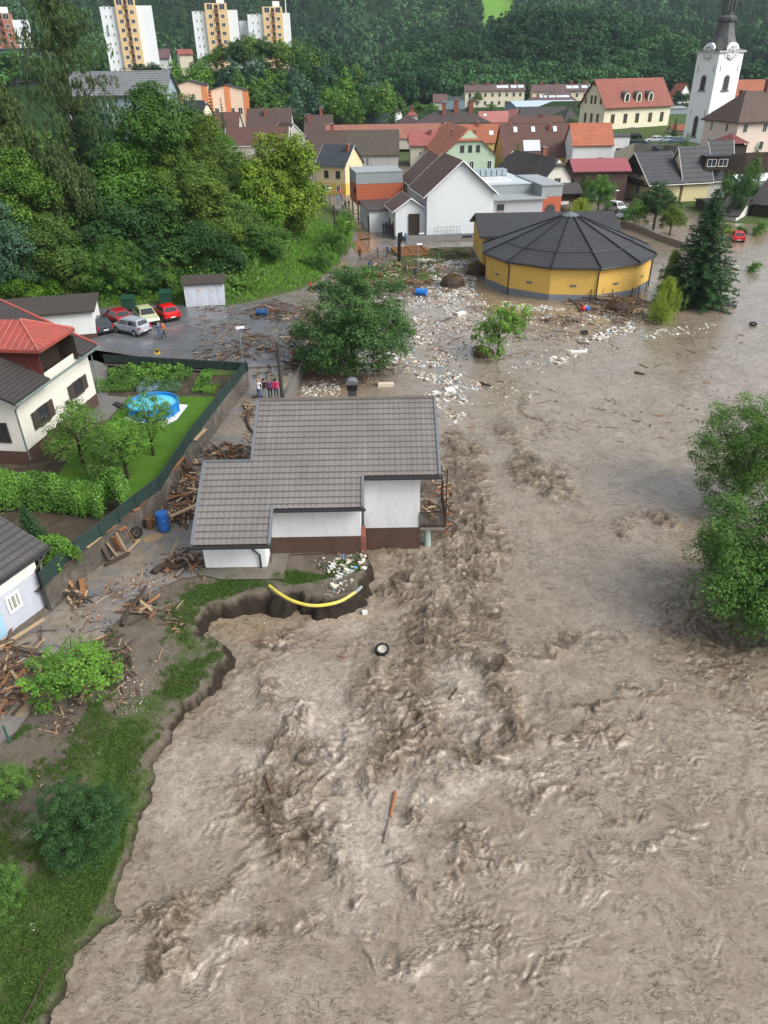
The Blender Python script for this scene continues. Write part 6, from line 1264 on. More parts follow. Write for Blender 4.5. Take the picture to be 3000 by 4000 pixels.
# right bank trees
q = W(2840, 1985, -1.0)
proto('riverwillow', decid(21, H=7.5, R=3.4, z0=.04, K=330, n=130, leaf=.17, rc=.62, nl=16, slim=.3), 7.5, 3.4, 'olive', .13, BARKD, 9)
tree('riverwillow', 'feathery willow standing in the river at the right edge', 0, 0, 0, 0, name='willow', mat='mid', xy=(q.x+.7, q.y), zg=-1.4, H=7.9, R=3.5)
def locust(seed):
    rs = np.random.RandomState(seed); C = clusters([(0, 0, 3.2, 1.9, .9), (-1.6, -.8, 2.4, 1.3, .8), (-1.2, .9, 3.8, 1.2, .8), (.8, -1.2, 2.0, 1.4, .8), (-.9, -1.6, 1.2, 1.1, .7), (.3, 0, 4.9, 1.3, .9), (1, 1, 3, 1.8, .9)], 620, rs, .5)
    Vs = []; rn = []
    for c in C:
        n = 26
        for fr_ in range(3):
            a = rs.rand()*6.28; d = np.array([math.cos(a), math.sin(a), -.25]); s = np.linspace(.05, .62, n//2); sp_ = np.array([-math.sin(a), math.cos(a), 0]); b_ = c+rs.randn(3)*.22; t = rs.rand()
            for sg in (-1, 1):
                P = b_+d*s[:, None]+sp_*sg*.085-np.array([0, 0, 1])*(s[:, None]**2)*.5; m = len(P); T = np.tile(sp_*sg+d*.3, (m, 1)); Bv = np.tile(d, (m, 1)); Vs.append(np.stack([P-T*.075, P+Bv*.026, P+T*.075, P-Bv*.026], 1).reshape(-1, 3)); rn.append(np.full(m*4, t))
    return np.concatenate(Vs), np.concatenate(rn)
proto('locust', decid(31, H=6, R=3.2, z0=.02, K=380, n=130, leaf=.14, rc=.55, nl=14, slim=.4), 6, 3.2, 'mid', .12, BARKD, 8)
q = W(2985, 2400, -1.2); tree('locust', 'fresh green fine leaved tree at the right edge below the willow', 0, 0, 0, 0, xy=(q.x+.1, q.y-.2), zg=-1.6, H=7.6, R=4.5, rz=.3)
# garden trees and hedge
for px, py, H, R, mat, lab in ((330, 1830, 4.3, 2.3, 'mid', 'leafy fruit tree nearest the cream house wall'), (500, 1870, 3.9, 1.9, 'fresh', 'middle fruit tree below the pool'), (600, 1780, 4.2, 1.7, 'fresh', 'fruit tree overlapping the blue pool'), (430, 1905, 3.3, 1.5, 'olive', 'small fruit tree behind the hedge')):
    q = W(px, py, 1.2); tree('fruit', lab, 0, 0, 0, 0, name='fruit_tree', xy=(q.x, q.y), zg=1.2, H=H, R=R, mat=mat)
def hedge(name, label, P_, w_, h_, n, leaf, mat, z0, cat='hedge', flowers=0):
    rs = np.random.RandomState(len(P_)+n); P_ = [Vector((*p, 0)) for p in P_]; segs = list(zip(P_[:-1], P_[1:])); L = np.array([(b2-a).length for a, b2 in segs]); k = rs.choice(len(segs), n, p=L/L.sum()); t = rs.rand(n)
    A = np.array([tuple(s[0]) for s in segs])[k]; B = np.array([tuple(s[1]) for s in segs])[k]; nn = np.stack([-(B-A)[:, 1], (B-A)[:, 0], 0*t], 1); nn /= np.linalg.norm(nn, axis=1, keepdims=True)
    base = A+(B-A)*t[:, None]; hv = h_*(.72+.5*vnoise(base[:, 0]*1.1, base[:, 1]*1.1)); a = rs.rand(n)*math.pi; rr = 1-rs.rand(n)**2*.35
    P = base+nn*(np.cos(a)*rr*w_/2*(.8+.5*vnoise(base[:, 0]*2+9, base[:, 1]*2)))[:, None]; P[:, 2] = z0+hv*np.minimum(1, np.sin(a)**.5*rr); P += rs.randn(n, 3)*.06
    N = nn*np.cos(a)[:, None]*.6+sph(n, rs)*.5+np.array([0, 0, .5]); V = quads(P, N, leaf*rs.uniform(.7, 1.3, n), leaf*.6, rs)
    rn = np.clip(.5+(vnoise(P[:, 0]*1.5, P[:, 1]*1.5+P[:, 2])-.5)*.9+rs.randn(n)*.12, 0, 1)
    R = wthing(name, label, cat, (P_[0].x, P_[0].y, z0)); leafobj(V, np.repeat(rn, 4), 'foliage', LM_[mat], R)
    if flowers:
        i = rs.choice(n, flowers); leafobj(quads(P[i]+np.array([0, 0, .05]), sph(flowers, rs, 1.5), .05, .05, rs), np.zeros(flowers*4), 'blossom', WHITE, R)
    return R
hedge('garden_hedge', 'tall leafy bean hedge with white blossoms across the garden foot', wpoly([(-60, 1985), (130, 1975), (300, 1990), (440, 2010), (480, 1975)], 1.2), 1.5, 2.3, 26000, .15, 'fresh', 1.2, flowers=500)
hedge('garden_shrubs', 'low green shrubs beside the garage roof', wpoly([(150, 2160), (240, 2190), (260, 2230)], 1.2), 1.6, 1.2, 6000, .13, 'fresh', 1.2, 'shrubs')
q = W(135, 2130, 1.2); tree('fir', 'small dark conifer beside the garage roof', 0, 0, 0, 0, name='conifer', xy=(q.x, q.y), zg=1.2, H=2.6, R=1.0)
# eroded lawn shrubs
for key, px, py, zg, H, R, mat, lab in (('sprout', 310, 2720, 0, 2.9, 2.15, 'fresh', 'bright green uprooted shrub lying beside the debris on the eroded lawn'), ('cherry', 345, 3300, 0, 2.5, 1.55, 'dark', 'dark green tree leaning over the torn bank at lower left'), ('cherry', -10, 3560, 0, 2.6, 1.1, 'mid', 'green tree at the lower left edge'), ('sprout', 30, 3120, 0, 1.6, 1.1, 'mid', 'small shrub at the left edge above the lower lawn')):
    q = W(px, py, zg); tree(key, lab, 0, 0, 0, 0, xy=(q.x, q.y), zg=zg, H=H, R=R, mat=mat)
# leaves of the two scaled-down trees are too big: dedicated finer crowns
# town trees
for key, px, Y, top, wd, mat, lab in [('fir', 838, 235, 336, 60, None, 'dark spruce right of the salmon block'), ('fir', 878, 236, 376, 44, None, 'smaller spruce right of the salmon block'), ('round', 768, 238, 372, 75, 'blue', 'round tree in front of the salmon block'), ('fir', 688, 240, 385, 40, None, 'small spruce between the salmon blocks'), ('fir', 2645, 206, 455, 40, None, 'cone shaped conifer beside the church'), ('round', 2655, 285, 355, 60, 'dark', 'dark tree left of the church tower'), ('round', 2690, 290, 365, 50, 'dark', 'tree touching the church tower left edge'),
        ('fir', 1835, 400, 352, 34, None, 'dark spruce before the cream apartments'), ('smallfar', 1865, 398, 358, 55, 'olive', 'bare brown tree before the cream apartments'), ('smallfar', 1920, 390, 405, 60, 'fresh', 'green tree under the cream apartments'), ('smallfar', 1990, 392, 412, 34, 'fresh', 'small tree under the cream apartments right end'), ('smallfar', 1950, 340, 428, 60, 'fresh', 'low tree near the pink roof'),
        ('smallfar', 1630, 340, 400, 90, 'mid', 'tree behind the tiny red house'), ('smallfar', 1685, 345, 405, 80, 'fresh', 'tree left of the teal roof'), ('smallfar', 1590, 335, 425, 60, 'mid', 'tree right of the grey far house'), ('smallfar', 1545, 340, 395, 80, 'dark', 'tree above the grey far house')]:
    tree(key, lab, px, Y, top, wd, mat, name='spruce' if key == 'fir' else 'tree')
# front rank of the mound and valley, one by one
rs = np.random.RandomState(5); n = 0
def skyl(px): return np.interp(px, [500, 640, 760, 860, 950, 1050, 1180, 1290, 1400, 1450, 1500, 1540, 1570], [240, 250, 250, 195, 140, 150, 160, 190, 250, 305, 320, 345, 375])
kinds = [('smallfar', 'mid'), ('smallfar2', 'dark'), ('smallfar', 'dark'), ('smallfar', 'fresh'), ('smallfar2', 'olive'), ('fir', None), ('smallfar2', 'mid'), ('smallfar', 'blue')]
txt = {'mid': 'mid green leafy tree in the wood on the mound below the tower blocks', 'dark': 'dark green leafy tree in the wood on the mound below the tower blocks', 'fresh': 'light green leafy tree in the wood on the mound below the tower blocks', 'olive': 'olive green leafy tree in the wood on the mound below the tower blocks', 'blue': 'blue green leafy tree in the wood on the mound below the tower blocks', None: 'dark spruce in the wood on the mound below the tower blocks'}
for row in range(7):
    Y = 262+row*9; x0, x1 = 560, (1530 if row < 5 else 1450)
    for px in np.arange(x0, x1, 60):
        px_ = px+rs.uniform(-24, 24); Yj = Y+rs.uniform(-4, 4); X = WY(px_, 300, Yj).x; z = G1(X, Yj); key, mat = kinds[rs.randint(len(kinds))]
        if px_ < 1000 and row < 1 or (px_ < 980 and px_ > 560 and Yj < 272): continue
        lim = sz(V3(X, Yj, 0), skyl(px_)+rs.uniform(-8, 25)); H = min(rs.uniform(10, 17)*(1.15 if key == 'fir' else 1), lim-z)
        if H < 5: continue
        tree(key, txt[mat], 0, 0, 0, 0, mat, 'spruce' if key == 'fir' else 'tree', group='trees on the wooded mound', xy=(X, Yj), zg=z, H=H, R=(2.6 if key == 'fir' else rs.uniform(3.6, 5.2)), trunk_=False); n += 1
# ---- distant forest masses
def forest(name, pts, protos, mats_i, seed, mat, hr, rr):
    rs = np.random.RandomState(seed); out = []; ra = []
    for (x, y, z), k in zip(pts, mats_i):
        V, rn, H0, R0 = protos[k]; a = rs.rand()*6.28; H = rs.uniform(*hr)*(1.15 if k >= 2 else 1); R = rs.uniform(*rr)*(.62 if k >= 2 else 1); c, s = math.cos(a), math.sin(a)
        P = np.empty(V.shape, np.float32); P[:, 0] = (V[:, 0]*c-V[:, 1]*s)*R/R0+x; P[:, 1] = (V[:, 0]*s+V[:, 1]*c)*R/R0+y; P[:, 2] = V[:, 2]*H/H0+z; out.append(P)
        big = float(fbm(np.array([x*.018]), np.array([y*.012]), 3)[0]); tone = (.12+.14*rs.rand() if k >= 2 else np.clip(.5+big*1.3+.5*(rs.rand()-.5), .12, 1)); ra.append(np.clip(tone*.75+rn*.25, 0, 1).astype(np.float32))
    V = np.concatenate(out); o = leafobj(V, np.concatenate(ra), name, mat); tag(o, kind='stuff'); return o
def mini(gen): V, rn = gen; return V, rn
fa, fb_ = decid(41, H=12, R=4.5, z0=.05, K=34, n=22, leaf=1.15, rc=1.6, nl=6, slim=.7), decid(42, H=12, R=4.5, z0=.05, K=34, n=22, leaf=1.1, rc=1.5, nl=7, slim=.7)
fc = conifer(43, H=15, R=3.2, lev=13, leaf=1.2, dens=.28)
PR_ = [(*fa, 12, 4.5), (*fb_, 12, 4.5), (*fc, 15, 3.2)]
ga, gc = decid(44, H=12, R=4.5, z0=.05, K=16, n=9, leaf=2.3, rc=1.8, nl=5, slim=.75), conifer(45, H=15, R=3.4, lev=8, leaf=2.2, dens=.14)
gb_ = decid(46, H=12, R=4.5, z0=.05, K=16, n=9, leaf=2.2, rc=1.8, nl=6, slim=.75)
PG_ = [(*ga, 12, 4.5), (*gb_, 12, 4.5), (*gc, 15, 3.4)]
FMAT = leafmat('forest_leaves', (.045, .125, .036), var=.65)
rs = np.random.RandomState(77); P_ = []
X = rs.uniform(-6, 205, 5200); Y = rs.uniform(440, 600, 5200); prof = np.interp(X, [-20, -4, 14, 34, 70, 95, 150, 178, 215], [0, 3, 16, 20, 22, 33, 30, 22, 0])
ok = (prof > 1) & ~((X < 8) & (Y > 430)); X, Y = X[ok], Y[ok]; keep = []; cell = {}
for x, y in zip(X, Y):
    k = (int(x/5.6), int(y/5.6))
    if k in cell: continue
    cell[k] = 1; keep.append((x, y))
K_ = np.array(keep); Z = gh(K_[:, 0], K_[:, 1]); pts = np.column_stack([K_, Z-.5]); ki = np.where(fbm(K_[:, 0]*.03, K_[:, 1]*.03, 2)+rs.randn(len(K_))*.35 > .42, 2, rs.randint(0, 2, len(K_)))
forest('near_forest', pts, PR_, ki, 3, FMAT, (11, 18), (4.2, 6.2))
rs = np.random.RandomState(78); keep = []; cell = {}
for _ in range(26000):
    y = 560+(1750-560)*rs.rand()**.8; x = rs.uniform(-.58, .60)*y; c_ = 7.5+y*.004; k = (int(x/c_), int(y/c_))
    if k in cell: continue
    cell[k] = 1; keep.append((x, y))
K_ = np.array(keep); ma = sdist(K_[:, 0], K_[:, 1], MEADOW); mb_ = sdist(K_[:, 0], K_[:, 1], MEADOW2); K_ = K_[(ma < -3) & (mb_ < 0)]
Z = gh(K_[:, 0], K_[:, 1]); pts = np.column_stack([K_, Z-.6]); ki = np.where(fbm(K_[:, 0]*.008+5, K_[:, 1]*.008, 3)*1.6+rs.randn(len(K_))*.3+(K_[:, 1]-1000)/1400 > .12, 2, rs.randint(0, 2, len(K_)))
forest('far_forest', pts, PG_, ki, 4, leafmat('far_forest_leaves', (.034, .10, .036), var=.6), (12, 20), (4.8, 7.0))
# plateau behind the mound + hill foot behind church
rs = np.random.RandomState(79); pts = []
for _ in range(900):
    y = rs.uniform(300, 560); x = rs.uniform(-.62*y, -12 if y < 420 else -20)
    if y < 400 and x > -.36*y: continue
    if 318 < y < 400: continue
    pts.append((x, y, G1(x, y)-.4))
for _ in range(260): y = rs.uniform(330, 560); x = rs.uniform(180, .6*y+20); pts.append((x, y, G1(x, y)-.4))
for _ in range(150): y = rs.uniform(262, 330); x = rs.uniform(-.62*y, -.44*y); pts.append((x, y, G1(x, y)-.4))
forest('hillside_trees', pts, PR_, np.where(rs.rand(len(pts)) > .75, 2, rs.randint(0, 2, len(pts))), 5, FMAT, (7, 12), (3.6, 5.4))
# undergrowth on the left slope
rs = np.random.RandomState(80); X = rs.uniform(-75, 0, 90000); Y = rs.uniform(82, 170, 90000); d = sdist(X, Y, HILL); wood = (d > .6)&((X < -14+ (Y-95)*.05)|(d > 7)); X, Y = X[wood], Y[wood]; Z = gh(X, Y)+rs.rand(len(X))**2*1.6; P = np.column_stack([X, Y, Z])
V = quads(P, sph(len(P), rs, 1.2), .42*rs.uniform(.6, 1.3, len(P)), .24, rs); o = leafobj(V, np.repeat(rs.rand(len(P)), 4), 'undergrowth', LM_['mid']); tag(o, kind='stuff')
rs = np.random.RandomState(81); X = rs.uniform(-35, 0, 60000); Y = rs.uniform(80, 125, 60000); d = sdist(X, Y, HILL); w_ = (d > .1)&(d < 9); X, Y = X[w_], Y[w_]; P = np.column_stack([X, Y, gh(X, Y)+.1])
V = hang(P, .42, .09, rs, .5); o = leafobj(V, np.repeat(rs.rand(len(P)), 4), 'slope_grass', LM_['lime'] if False else leafmat('grass_blades', (.10, .25, .025))); tag(o, kind='stuff')

rs = np.random.RandomState(82); X = rs.uniform(-22, 0, 700000); Y = rs.uniform(7, 34, 700000); d = sdist(X, Y, LAND); l = sdist(X, Y, lawnpx); k = (d > -.12) & (l > .3); X, Y, d = X[k], Y[k], d[k]
n_ = fbm(X*.9, Y*.9, 3)+fbm(X*4, Y*4, 2)*.5+np.exp(-((d-.7)/.9)**2)*.75+sstep(24, 14, Y)*.45; k = n_ > rs.uniform(.15, .8, len(X)); X, Y, d = X[k], Y[k], d[k]; P = np.column_stack([X, Y, gh(X, Y, True)+.03])
V = hang(P, .13, .035, rs, 1.1); o = leafobj(V, np.repeat(np.clip(rs.rand(len(P))*.6+(n_[k] if False else .2), 0, 1), 4), 'lawn_grass_blades', leafmat('lawn_blades', (.06, .115, .02))); tag(o, kind='stuff')
# ================================================================ VEHICLES
BLKP = M('black_rubber', (.012, .012, .013), .8, .2, 4, .1); RIM = M('rim_metal', (.45, .46, .48), .35, .1, 4, 0, metal=.8); CARG = M('car_glass', (.02, .025, .03), .06, .1, 1, 0, spec=.8)
HLM = M('headlight_glass', (.6, .62, .64), .1, .05, 1, 0); TLM = M('taillight_red', (.35, .01, .01), .2, .1, 1, 0); PLT = M('number_plate', (.7, .7, .68), .5, .05, 1, 0)
def paint(n, c): return M('paint_'+n, c, .22, .03, 1, 0, spec=.6)
KINDS = {'hatch': dict(L=4.1, W=1.75, H=1.5, belt=.93, nose=.72, bon=1.15, r0=.25, r1=-1.25, tail=-1.95, wb=2.5, wr=.31),
         'wagon': dict(L=4.2, W=1.7, H=1.6, belt=.98, nose=.78, bon=1.1, r0=.45, r1=-1.7, tail=-2.0, wb=2.5, wr=.33),
         'van': dict(L=4.4, W=1.8, H=1.85, belt=1.1, nose=.85, bon=1.35, r0=.7, r1=-1.95, tail=-2.15, wb=2.7, wr=.32),
         'bigvan': dict(L=5.3, W=2.0, H=2.35, belt=1.35, nose=1.0, bon=1.95, r0=1.35, r1=-2.5, tail=-2.6, wb=3.3, wr=.36),
         'small': dict(L=3.6, W=1.65, H=1.5, belt=.95, nose=.75, bon=1.05, r0=.4, r1=-1.2, tail=-1.7, wb=2.3, wr=.29)}
def car(kind, label, mat, loc, rz, group=None, cat='car', sink=0, name='parked_car'):
    k = KINDS[kind]; L, W_, H_, bt = k['L'], k['W'], k['H'], k['belt']; hl = L/2; wr = k['wr']; xa, xb = k['wb']/2-.05, -k['wb']/2-.05
    R = thing(name, label, cat, (loc[0], loc[1], loc[2]-sink), rz, group)
    def arch(cx): return [(cx+(wr+.06)*math.cos(math.pi*t/6), wr+(wr+.06)*math.sin(math.pi*t/6)*1.0) for t in range(7)]
    low = [(-hl+.05, .28)]+arch(xb)[::-1]+arch(xa)[::-1]+[(hl-.08, .28), (hl, .5), (hl-.12, k['nose']), (k['bon'], bt-.02), (k['tail'], bt), (-hl, bt-.08), (-hl, .5)]
    low = [(x, max(z, .25)) for x, z in low]; m = MB(); w2 = W_/2; n = len(low)
    m.face([(x, -w2, z) for x, z in low]); m.face([(x, w2, z) for x, z in low][::-1])
    for i in range(n):
        a, b2 = low[i], low[(i+1) % n]; m.face([(a[0], -w2, a[1]), (a[0], w2, a[1]), (b2[0], w2, b2[1]), (b2[0], -w2, b2[1])])
    cab = [(k['bon']-.02, bt-.03), (k['r0'], H_-.03), (k['r0']-.3, H_), (k['r1']+.2, H_-.01), (k['r1'], H_-.05), (k['tail']+.05, bt-.02)]; hw = lambda z: w2-.04-(z-bt)/(H_-bt)*.2
    m.face([(x, -hw(z), z) for x, z in cab][::-1]); m.face([(x, hw(z), z) for x, z in cab])
    for i in range(len(cab)-1): a, b2 = cab[i], cab[i+1]; m.face([(a[0], -hw(a[1]), a[1]), (b2[0], -hw(b2[1]), b2[1]), (b2[0], hw(b2[1]), b2[1]), (a[0], hw(a[1]), a[1])][::-1])
    m.build('body', mat, R, bevel=.04)
    def pane(nm, pts): m = MB(); m.face(pts); return m.build(nm, CARG, R)
    e = .02
    def onf(p, q, t, z_e=.0): return (p[0]+(q[0]-p[0])*t, p[1]+(q[1]-p[1])*t)
    a, b2 = onf(cab[0], cab[1], .12), onf(cab[0], cab[1], .9); pane('windscreen', [(a[0]+e, -hw(a[1])+.1, a[1]+e), (a[0]+e, hw(a[1])-.1, a[1]+e), (b2[0]+e, hw(b2[1])-.08, b2[1]+e), (b2[0]+e, -hw(b2[1])+.08, b2[1]+e)])
    a, b2 = onf(cab[5], cab[4], .22), onf(cab[5], cab[4], .88); pane('rear_window', [(a[0]-e, hw(a[1])-.12, a[1]+e), (a[0]-e, -hw(a[1])+.12, a[1]+e), (b2[0]-e, -hw(b2[1])+.1, b2[1]+e), (b2[0]-e, hw(b2[1])-.1, b2[1]+e)])
    z0, z1 = bt+.06, H_-.14; x_f = lambda z: cab[0][0]+(cab[1][0]-cab[0][0])*(z-bt)/(H_-bt); x_r = lambda z: cab[5][0]+(cab[4][0]-cab[5][0])*(z-bt)/(H_-bt); mid = (k['r0']+k['r1'])/2+.1
    for s in (-1, 1):
        for (xa0, xa1, xb0, xb1) in ((x_f(z0)-.14, mid+.05, x_f(z1)-.1, mid+.05), (mid-.05, x_r(z0)+.2, mid-.05, x_r(z1)+.16)):
            if kind == 'bigvan' and xa0 < mid+.01: continue
            pts = [(xa0, s*(hw(z0)+e), z0), (xa1, s*(hw(z0)+e), z0), (xb1, s*(hw(z1)+e), z1), (xb0, s*(hw(z1)+e), z1)]; pane('side_window', pts if s > 0 else pts[::-1])
        for cx in (xa, xb):
            m = MB(); m.tube([(cx, s*(w2-.2), wr), (cx, s*(w2+.01), wr)], wr, 18); w_ = m.build('wheel', BLKP, R)
            m = MB(); m.tube([(cx, s*(w2), wr), (cx, s*(w2+.025), wr)], wr*.62, 10); m.build('rim', RIM, None).parent = w_
        m = MB(); m.box((hl-.1, s*(w2-.25), k['nose']-.1), (.16, .36, .16)); m.build('headlight', HLM, R, bevel=.03)
        m = MB(); m.box((-hl+.03, s*(w2-.12), bt-.14), (.1, .2, .34)); m.build('taillight', TLM, R, bevel=.02)
    for x in (hl+.0, -hl): m = MB(); m.box((x, 0, .52), (.04, .5, .12)); m.build('number_plate', PLT, R)
    for x in (hl-.05, -hl+.05): m = MB(); m.box((x, 0, .38), (.16, W_*.94, .18)); m.build('bumper', BLKP, R, bevel=.02)
    for s in (-1, 1): m = MB(); m.box((0, s*(w2+.0), .42), (k['wb']-.8, .03, .1)); m.build('side_trim', BLKP, R)
    return R
def carpx(kind, label, mat, ctr, front_, z=.06, **kw):
    c_ = W(ctr[0], ctr[1], z+.5); f_ = W(front_[0], front_[1], z+.5); return car(kind, label, mat, (c_.x, c_.y, z), math.atan2(f_.y-c_.y, f_.x-c_.x), **kw)
G_ = 'cars parked in the lot before the wood'
carpx('wagon', 'silver three door off roader parked crosswise in front of the red and green cars', paint('silver', (.34, .37, .42)), (510, 1280), (437, 1266), group=G_)
carpx('hatch', 'dark red hatchback left of the pale green car', paint('dark_red', (.30, .012, .02)), (460, 1240), (410, 1215), group=G_)
carpx('hatch', 'pale green small car facing the lot between two red cars', paint('pale_green', (.40, .44, .26)), (572, 1236), (600, 1262), group=G_)
carpx('hatch', 'bright red sporty hatchback with black diffuser, rightmost in the lot', paint('bright_red', (.55, .008, .01)), (650, 1222), (617, 1200), group=G_)
carpx('hatch', 'dark blue grey car half hidden behind the white annex wall', paint('dark_blue', (.03, .04, .055)), (385, 1272), (340, 1245), group=G_)
carpx('bigvan', 'white delivery van under the brown carport roof', paint('white', (.62, .65, .66)), (2190, 775), (2150, 784), name='delivery_van', cat='van')
carpx('van', 'small white van in shallow flood water beside the channel', paint('white', (.62, .65, .66)), (2405, 815), (2440, 822), name='small_van', cat='van', sink=.1)
carpx('hatch', 'grey car covered in mud beside the small white van', paint('grey', (.13, .15, .18)), (2440, 838), (2422, 846), sink=.1)
carpx('small', 'small red car standing in flood water, seen from behind', paint('flood_red', (.50, .012, .02)), (2882, 922), (2870, 905), sink=.25, z=0)
for px, py, Y, nm, c_, lab in ((2555, 545, 190, 'white', (.62, .65, .66), 'white car on the church terrace left of the grey blue one'), (2600, 546, 189, 'ltblue', (.40, .48, .55), 'light blue car tucked between cars on the church terrace'), (2640, 548, 188, 'slate', (.16, .22, .28), 'grey blue car nearest the church tower'), (2472, 531, 205, 'black', (.02, .02, .025), 'black car by the town hall porch')):
    q = WY(px, py, Y); car('hatch', lab, paint(nm, c_), (q.x, q.y, max(q.z, G1(q.x, q.y)) if False else q.z-.7), rad(172))
# ================================================================ PEOPLE
def skinmesh(pts, edges, rad_):
    me = D.meshes.new('person_body'); me.from_pydata(pts, edges, []); o = D.objects.new('tmp', me); COL.objects.link(o)
    o.modifiers.new('s', 'SKIN'); 
    for i, r in enumerate(rad_): me.skin_vertices[0].data[i].radius = (r if hasattr(r, '__len__') else (r, r))
    me.skin_vertices[0].data[0].use_root = True
    ss = o.modifiers.new('ss', 'SUBSURF'); ss.levels = 1; dg = bpy.context.evaluated_depsgraph_get(); ev = o.evaluated_get(dg); nm = D.meshes.new_from_object(ev); D.objects.remove(o); return nm
def body(pose):
    P_ = []; E = []; R_ = []
    def v(p, r, par=None):
        P_.append(p); R_.append(r)
        if par is not None: E.append((par, len(P_)-1))
        return len(P_)-1
    bend = {'stand': 0, 'walk': .04, 'bend': .75, 'look': 0}[pose]; sb, cb = math.sin(bend), math.cos(bend)
    up_ = lambda h, x=0.0: (x, -(h-.95)*sb, .95+(h-.95)*cb) if h > .95 else (x, 0, h)
    pel = v((0, 0, .95), (.15, .11)); bel = v(up_(1.1), (.135, .10), pel); che = v(up_(1.32), (.165, .11), bel); nk = v(up_(1.47), (.06, .06), che); hd0 = v(up_(1.56), (.075, .085), nk); hd = v(up_(1.66), (.085, .10), hd0); v(up_(1.75), (.06, .07), hd)
    st = {'stand': .03, 'walk': .30, 'bend': .10, 'look': .02}[pose]
    for s in (-1, 1):
        hp_ = v((s*.10, 0, .86), .095, pel); kn = v((s*.11, -s*st*.6-.03, .48), .062, hp_); an = v((s*.11, -s*st+.02*(1), .09), .042, kn); v((s*.12, -s*st-.15, .04), .04, an)
        sh = v(tuple(np.array(up_(1.41))+np.array([s*.2, 0, 0])), .065, che)
        x, y, z = up_(1.41)
        if pose == 'look': el = (s*.28, -.16, 1.22); ha = (s*.10, -.34, 1.45)
        elif pose == 'bend': el = (s*.27, y-.1, z-.25); ha = (s*.2, y-.2, z-.5)
        elif pose == 'walk': el = (s*.27, s*.10, 1.13); ha = (s*.27, s*.12-.14, .90)
        else: el = (s*.27, .03, 1.13); ha = (s*.26, -.05, .88)
        e_ = v(el, .046, sh); h_ = v(ha, .032, e_); d = Vector(ha)-Vector(el); d.normalize(); sd_ = d.cross(V3(0, 1, .1)).normalized(); pm = v(tuple(Vector(ha)+d*.07), (.034, .018), h_)
        for k in range(5):
            o_ = sd_*((k-1.5)*.018 if k < 4 else -s*.05); l_1 = (.05, .06, .065, .055, .02)[k]; f1 = v(tuple(Vector(P_[pm])+o_+d*l_1*.6), .009, pm if k < 4 else h_); v(tuple(Vector(P_[pm])+o_*1.1+d*l_1+V3(0, -.015, 0)), .008, f1)
    me = skinmesh(P_, E, R_)
    hx, hy, hz = up_(1.62)
    for _ in range(5): me.materials.append(None)
    for p in me.polygons:
        c = p.center
        if (c-Vector((hx, hy, hz))).length < .19 and c.z > up_(1.5)[2]-.03: mi = 0
        elif pose in ('stand', 'walk') and abs(c.x) > .20 and c.z < .95: mi = 0
        elif pose == 'look' and c.y < -.27: mi = 0
        elif pose == 'bend' and c.z < up_(1.41)[2]-.45 and abs(c.x) > .17 and c.y < -.35: mi = 0
        elif c.z < .10: mi = 3
        elif c.z < .92: mi = 2
        else: mi = 1
        p.material_index = mi
    me.polygons.foreach_set('use_smooth', [True]*len(me.polygons)); m = MB(); m.lathe((hx, hy+.015, hz-.02), [(.10, -.04), (.115, .04), (.10, .11), (.05, .155), (0.001, .16)], 10); hair = m.build('hair', DARKW); hm = hair.data; D.objects.remove(hair); return me, hm
BOD = {p: body(p) for p in ('stand', 'walk', 'bend', 'look')}
SKIN = M('skin', (.48, .28, .20), .6, .06, 3, 0); HAIRS = {'dark': M('hair_dark', (.03, .02, .015)), 'grey': M('hair_grey', (.25, .24, .23)), 'blond': M('hair_blond', (.35, .24, .12)), 'white': M('cap_white', (.6, .6, .6))}
def cloth(c): return M('cloth_%d_%d_%d' % tuple(int(x*100) for x in c), c, .9, .12, 4, .1)
def person(label, px, py, pose, face, top, bot, z=.06, shoe=(.03, .03, .03), hair='dark', h=1.0, group=None):
    q = W(px, py, z); o = thing('person', label, 'person', (q.x, q.y, z), face, group, h); me, hm = BOD[pose]; b2 = D.objects.new('body', me); COL.objects.link(b2); b2.parent = o
    for i, mt_ in enumerate((SKIN, cloth(top), cloth(bot), cloth(shoe), SKIN)): b2.material_slots[i].link = 'OBJECT'; b2.material_slots[i].material = mt_
    a = D.objects.new('hair', hm); COL.objects.link(a); a.parent = o; a.material_slots[0].link = 'OBJECT'; a.material_slots[0].material = HAIRS[hair]
PI = math.pi; blk_ = (.02, .02, .022); nav = (.03, .05, .14); blu = (.05, .16, .42)
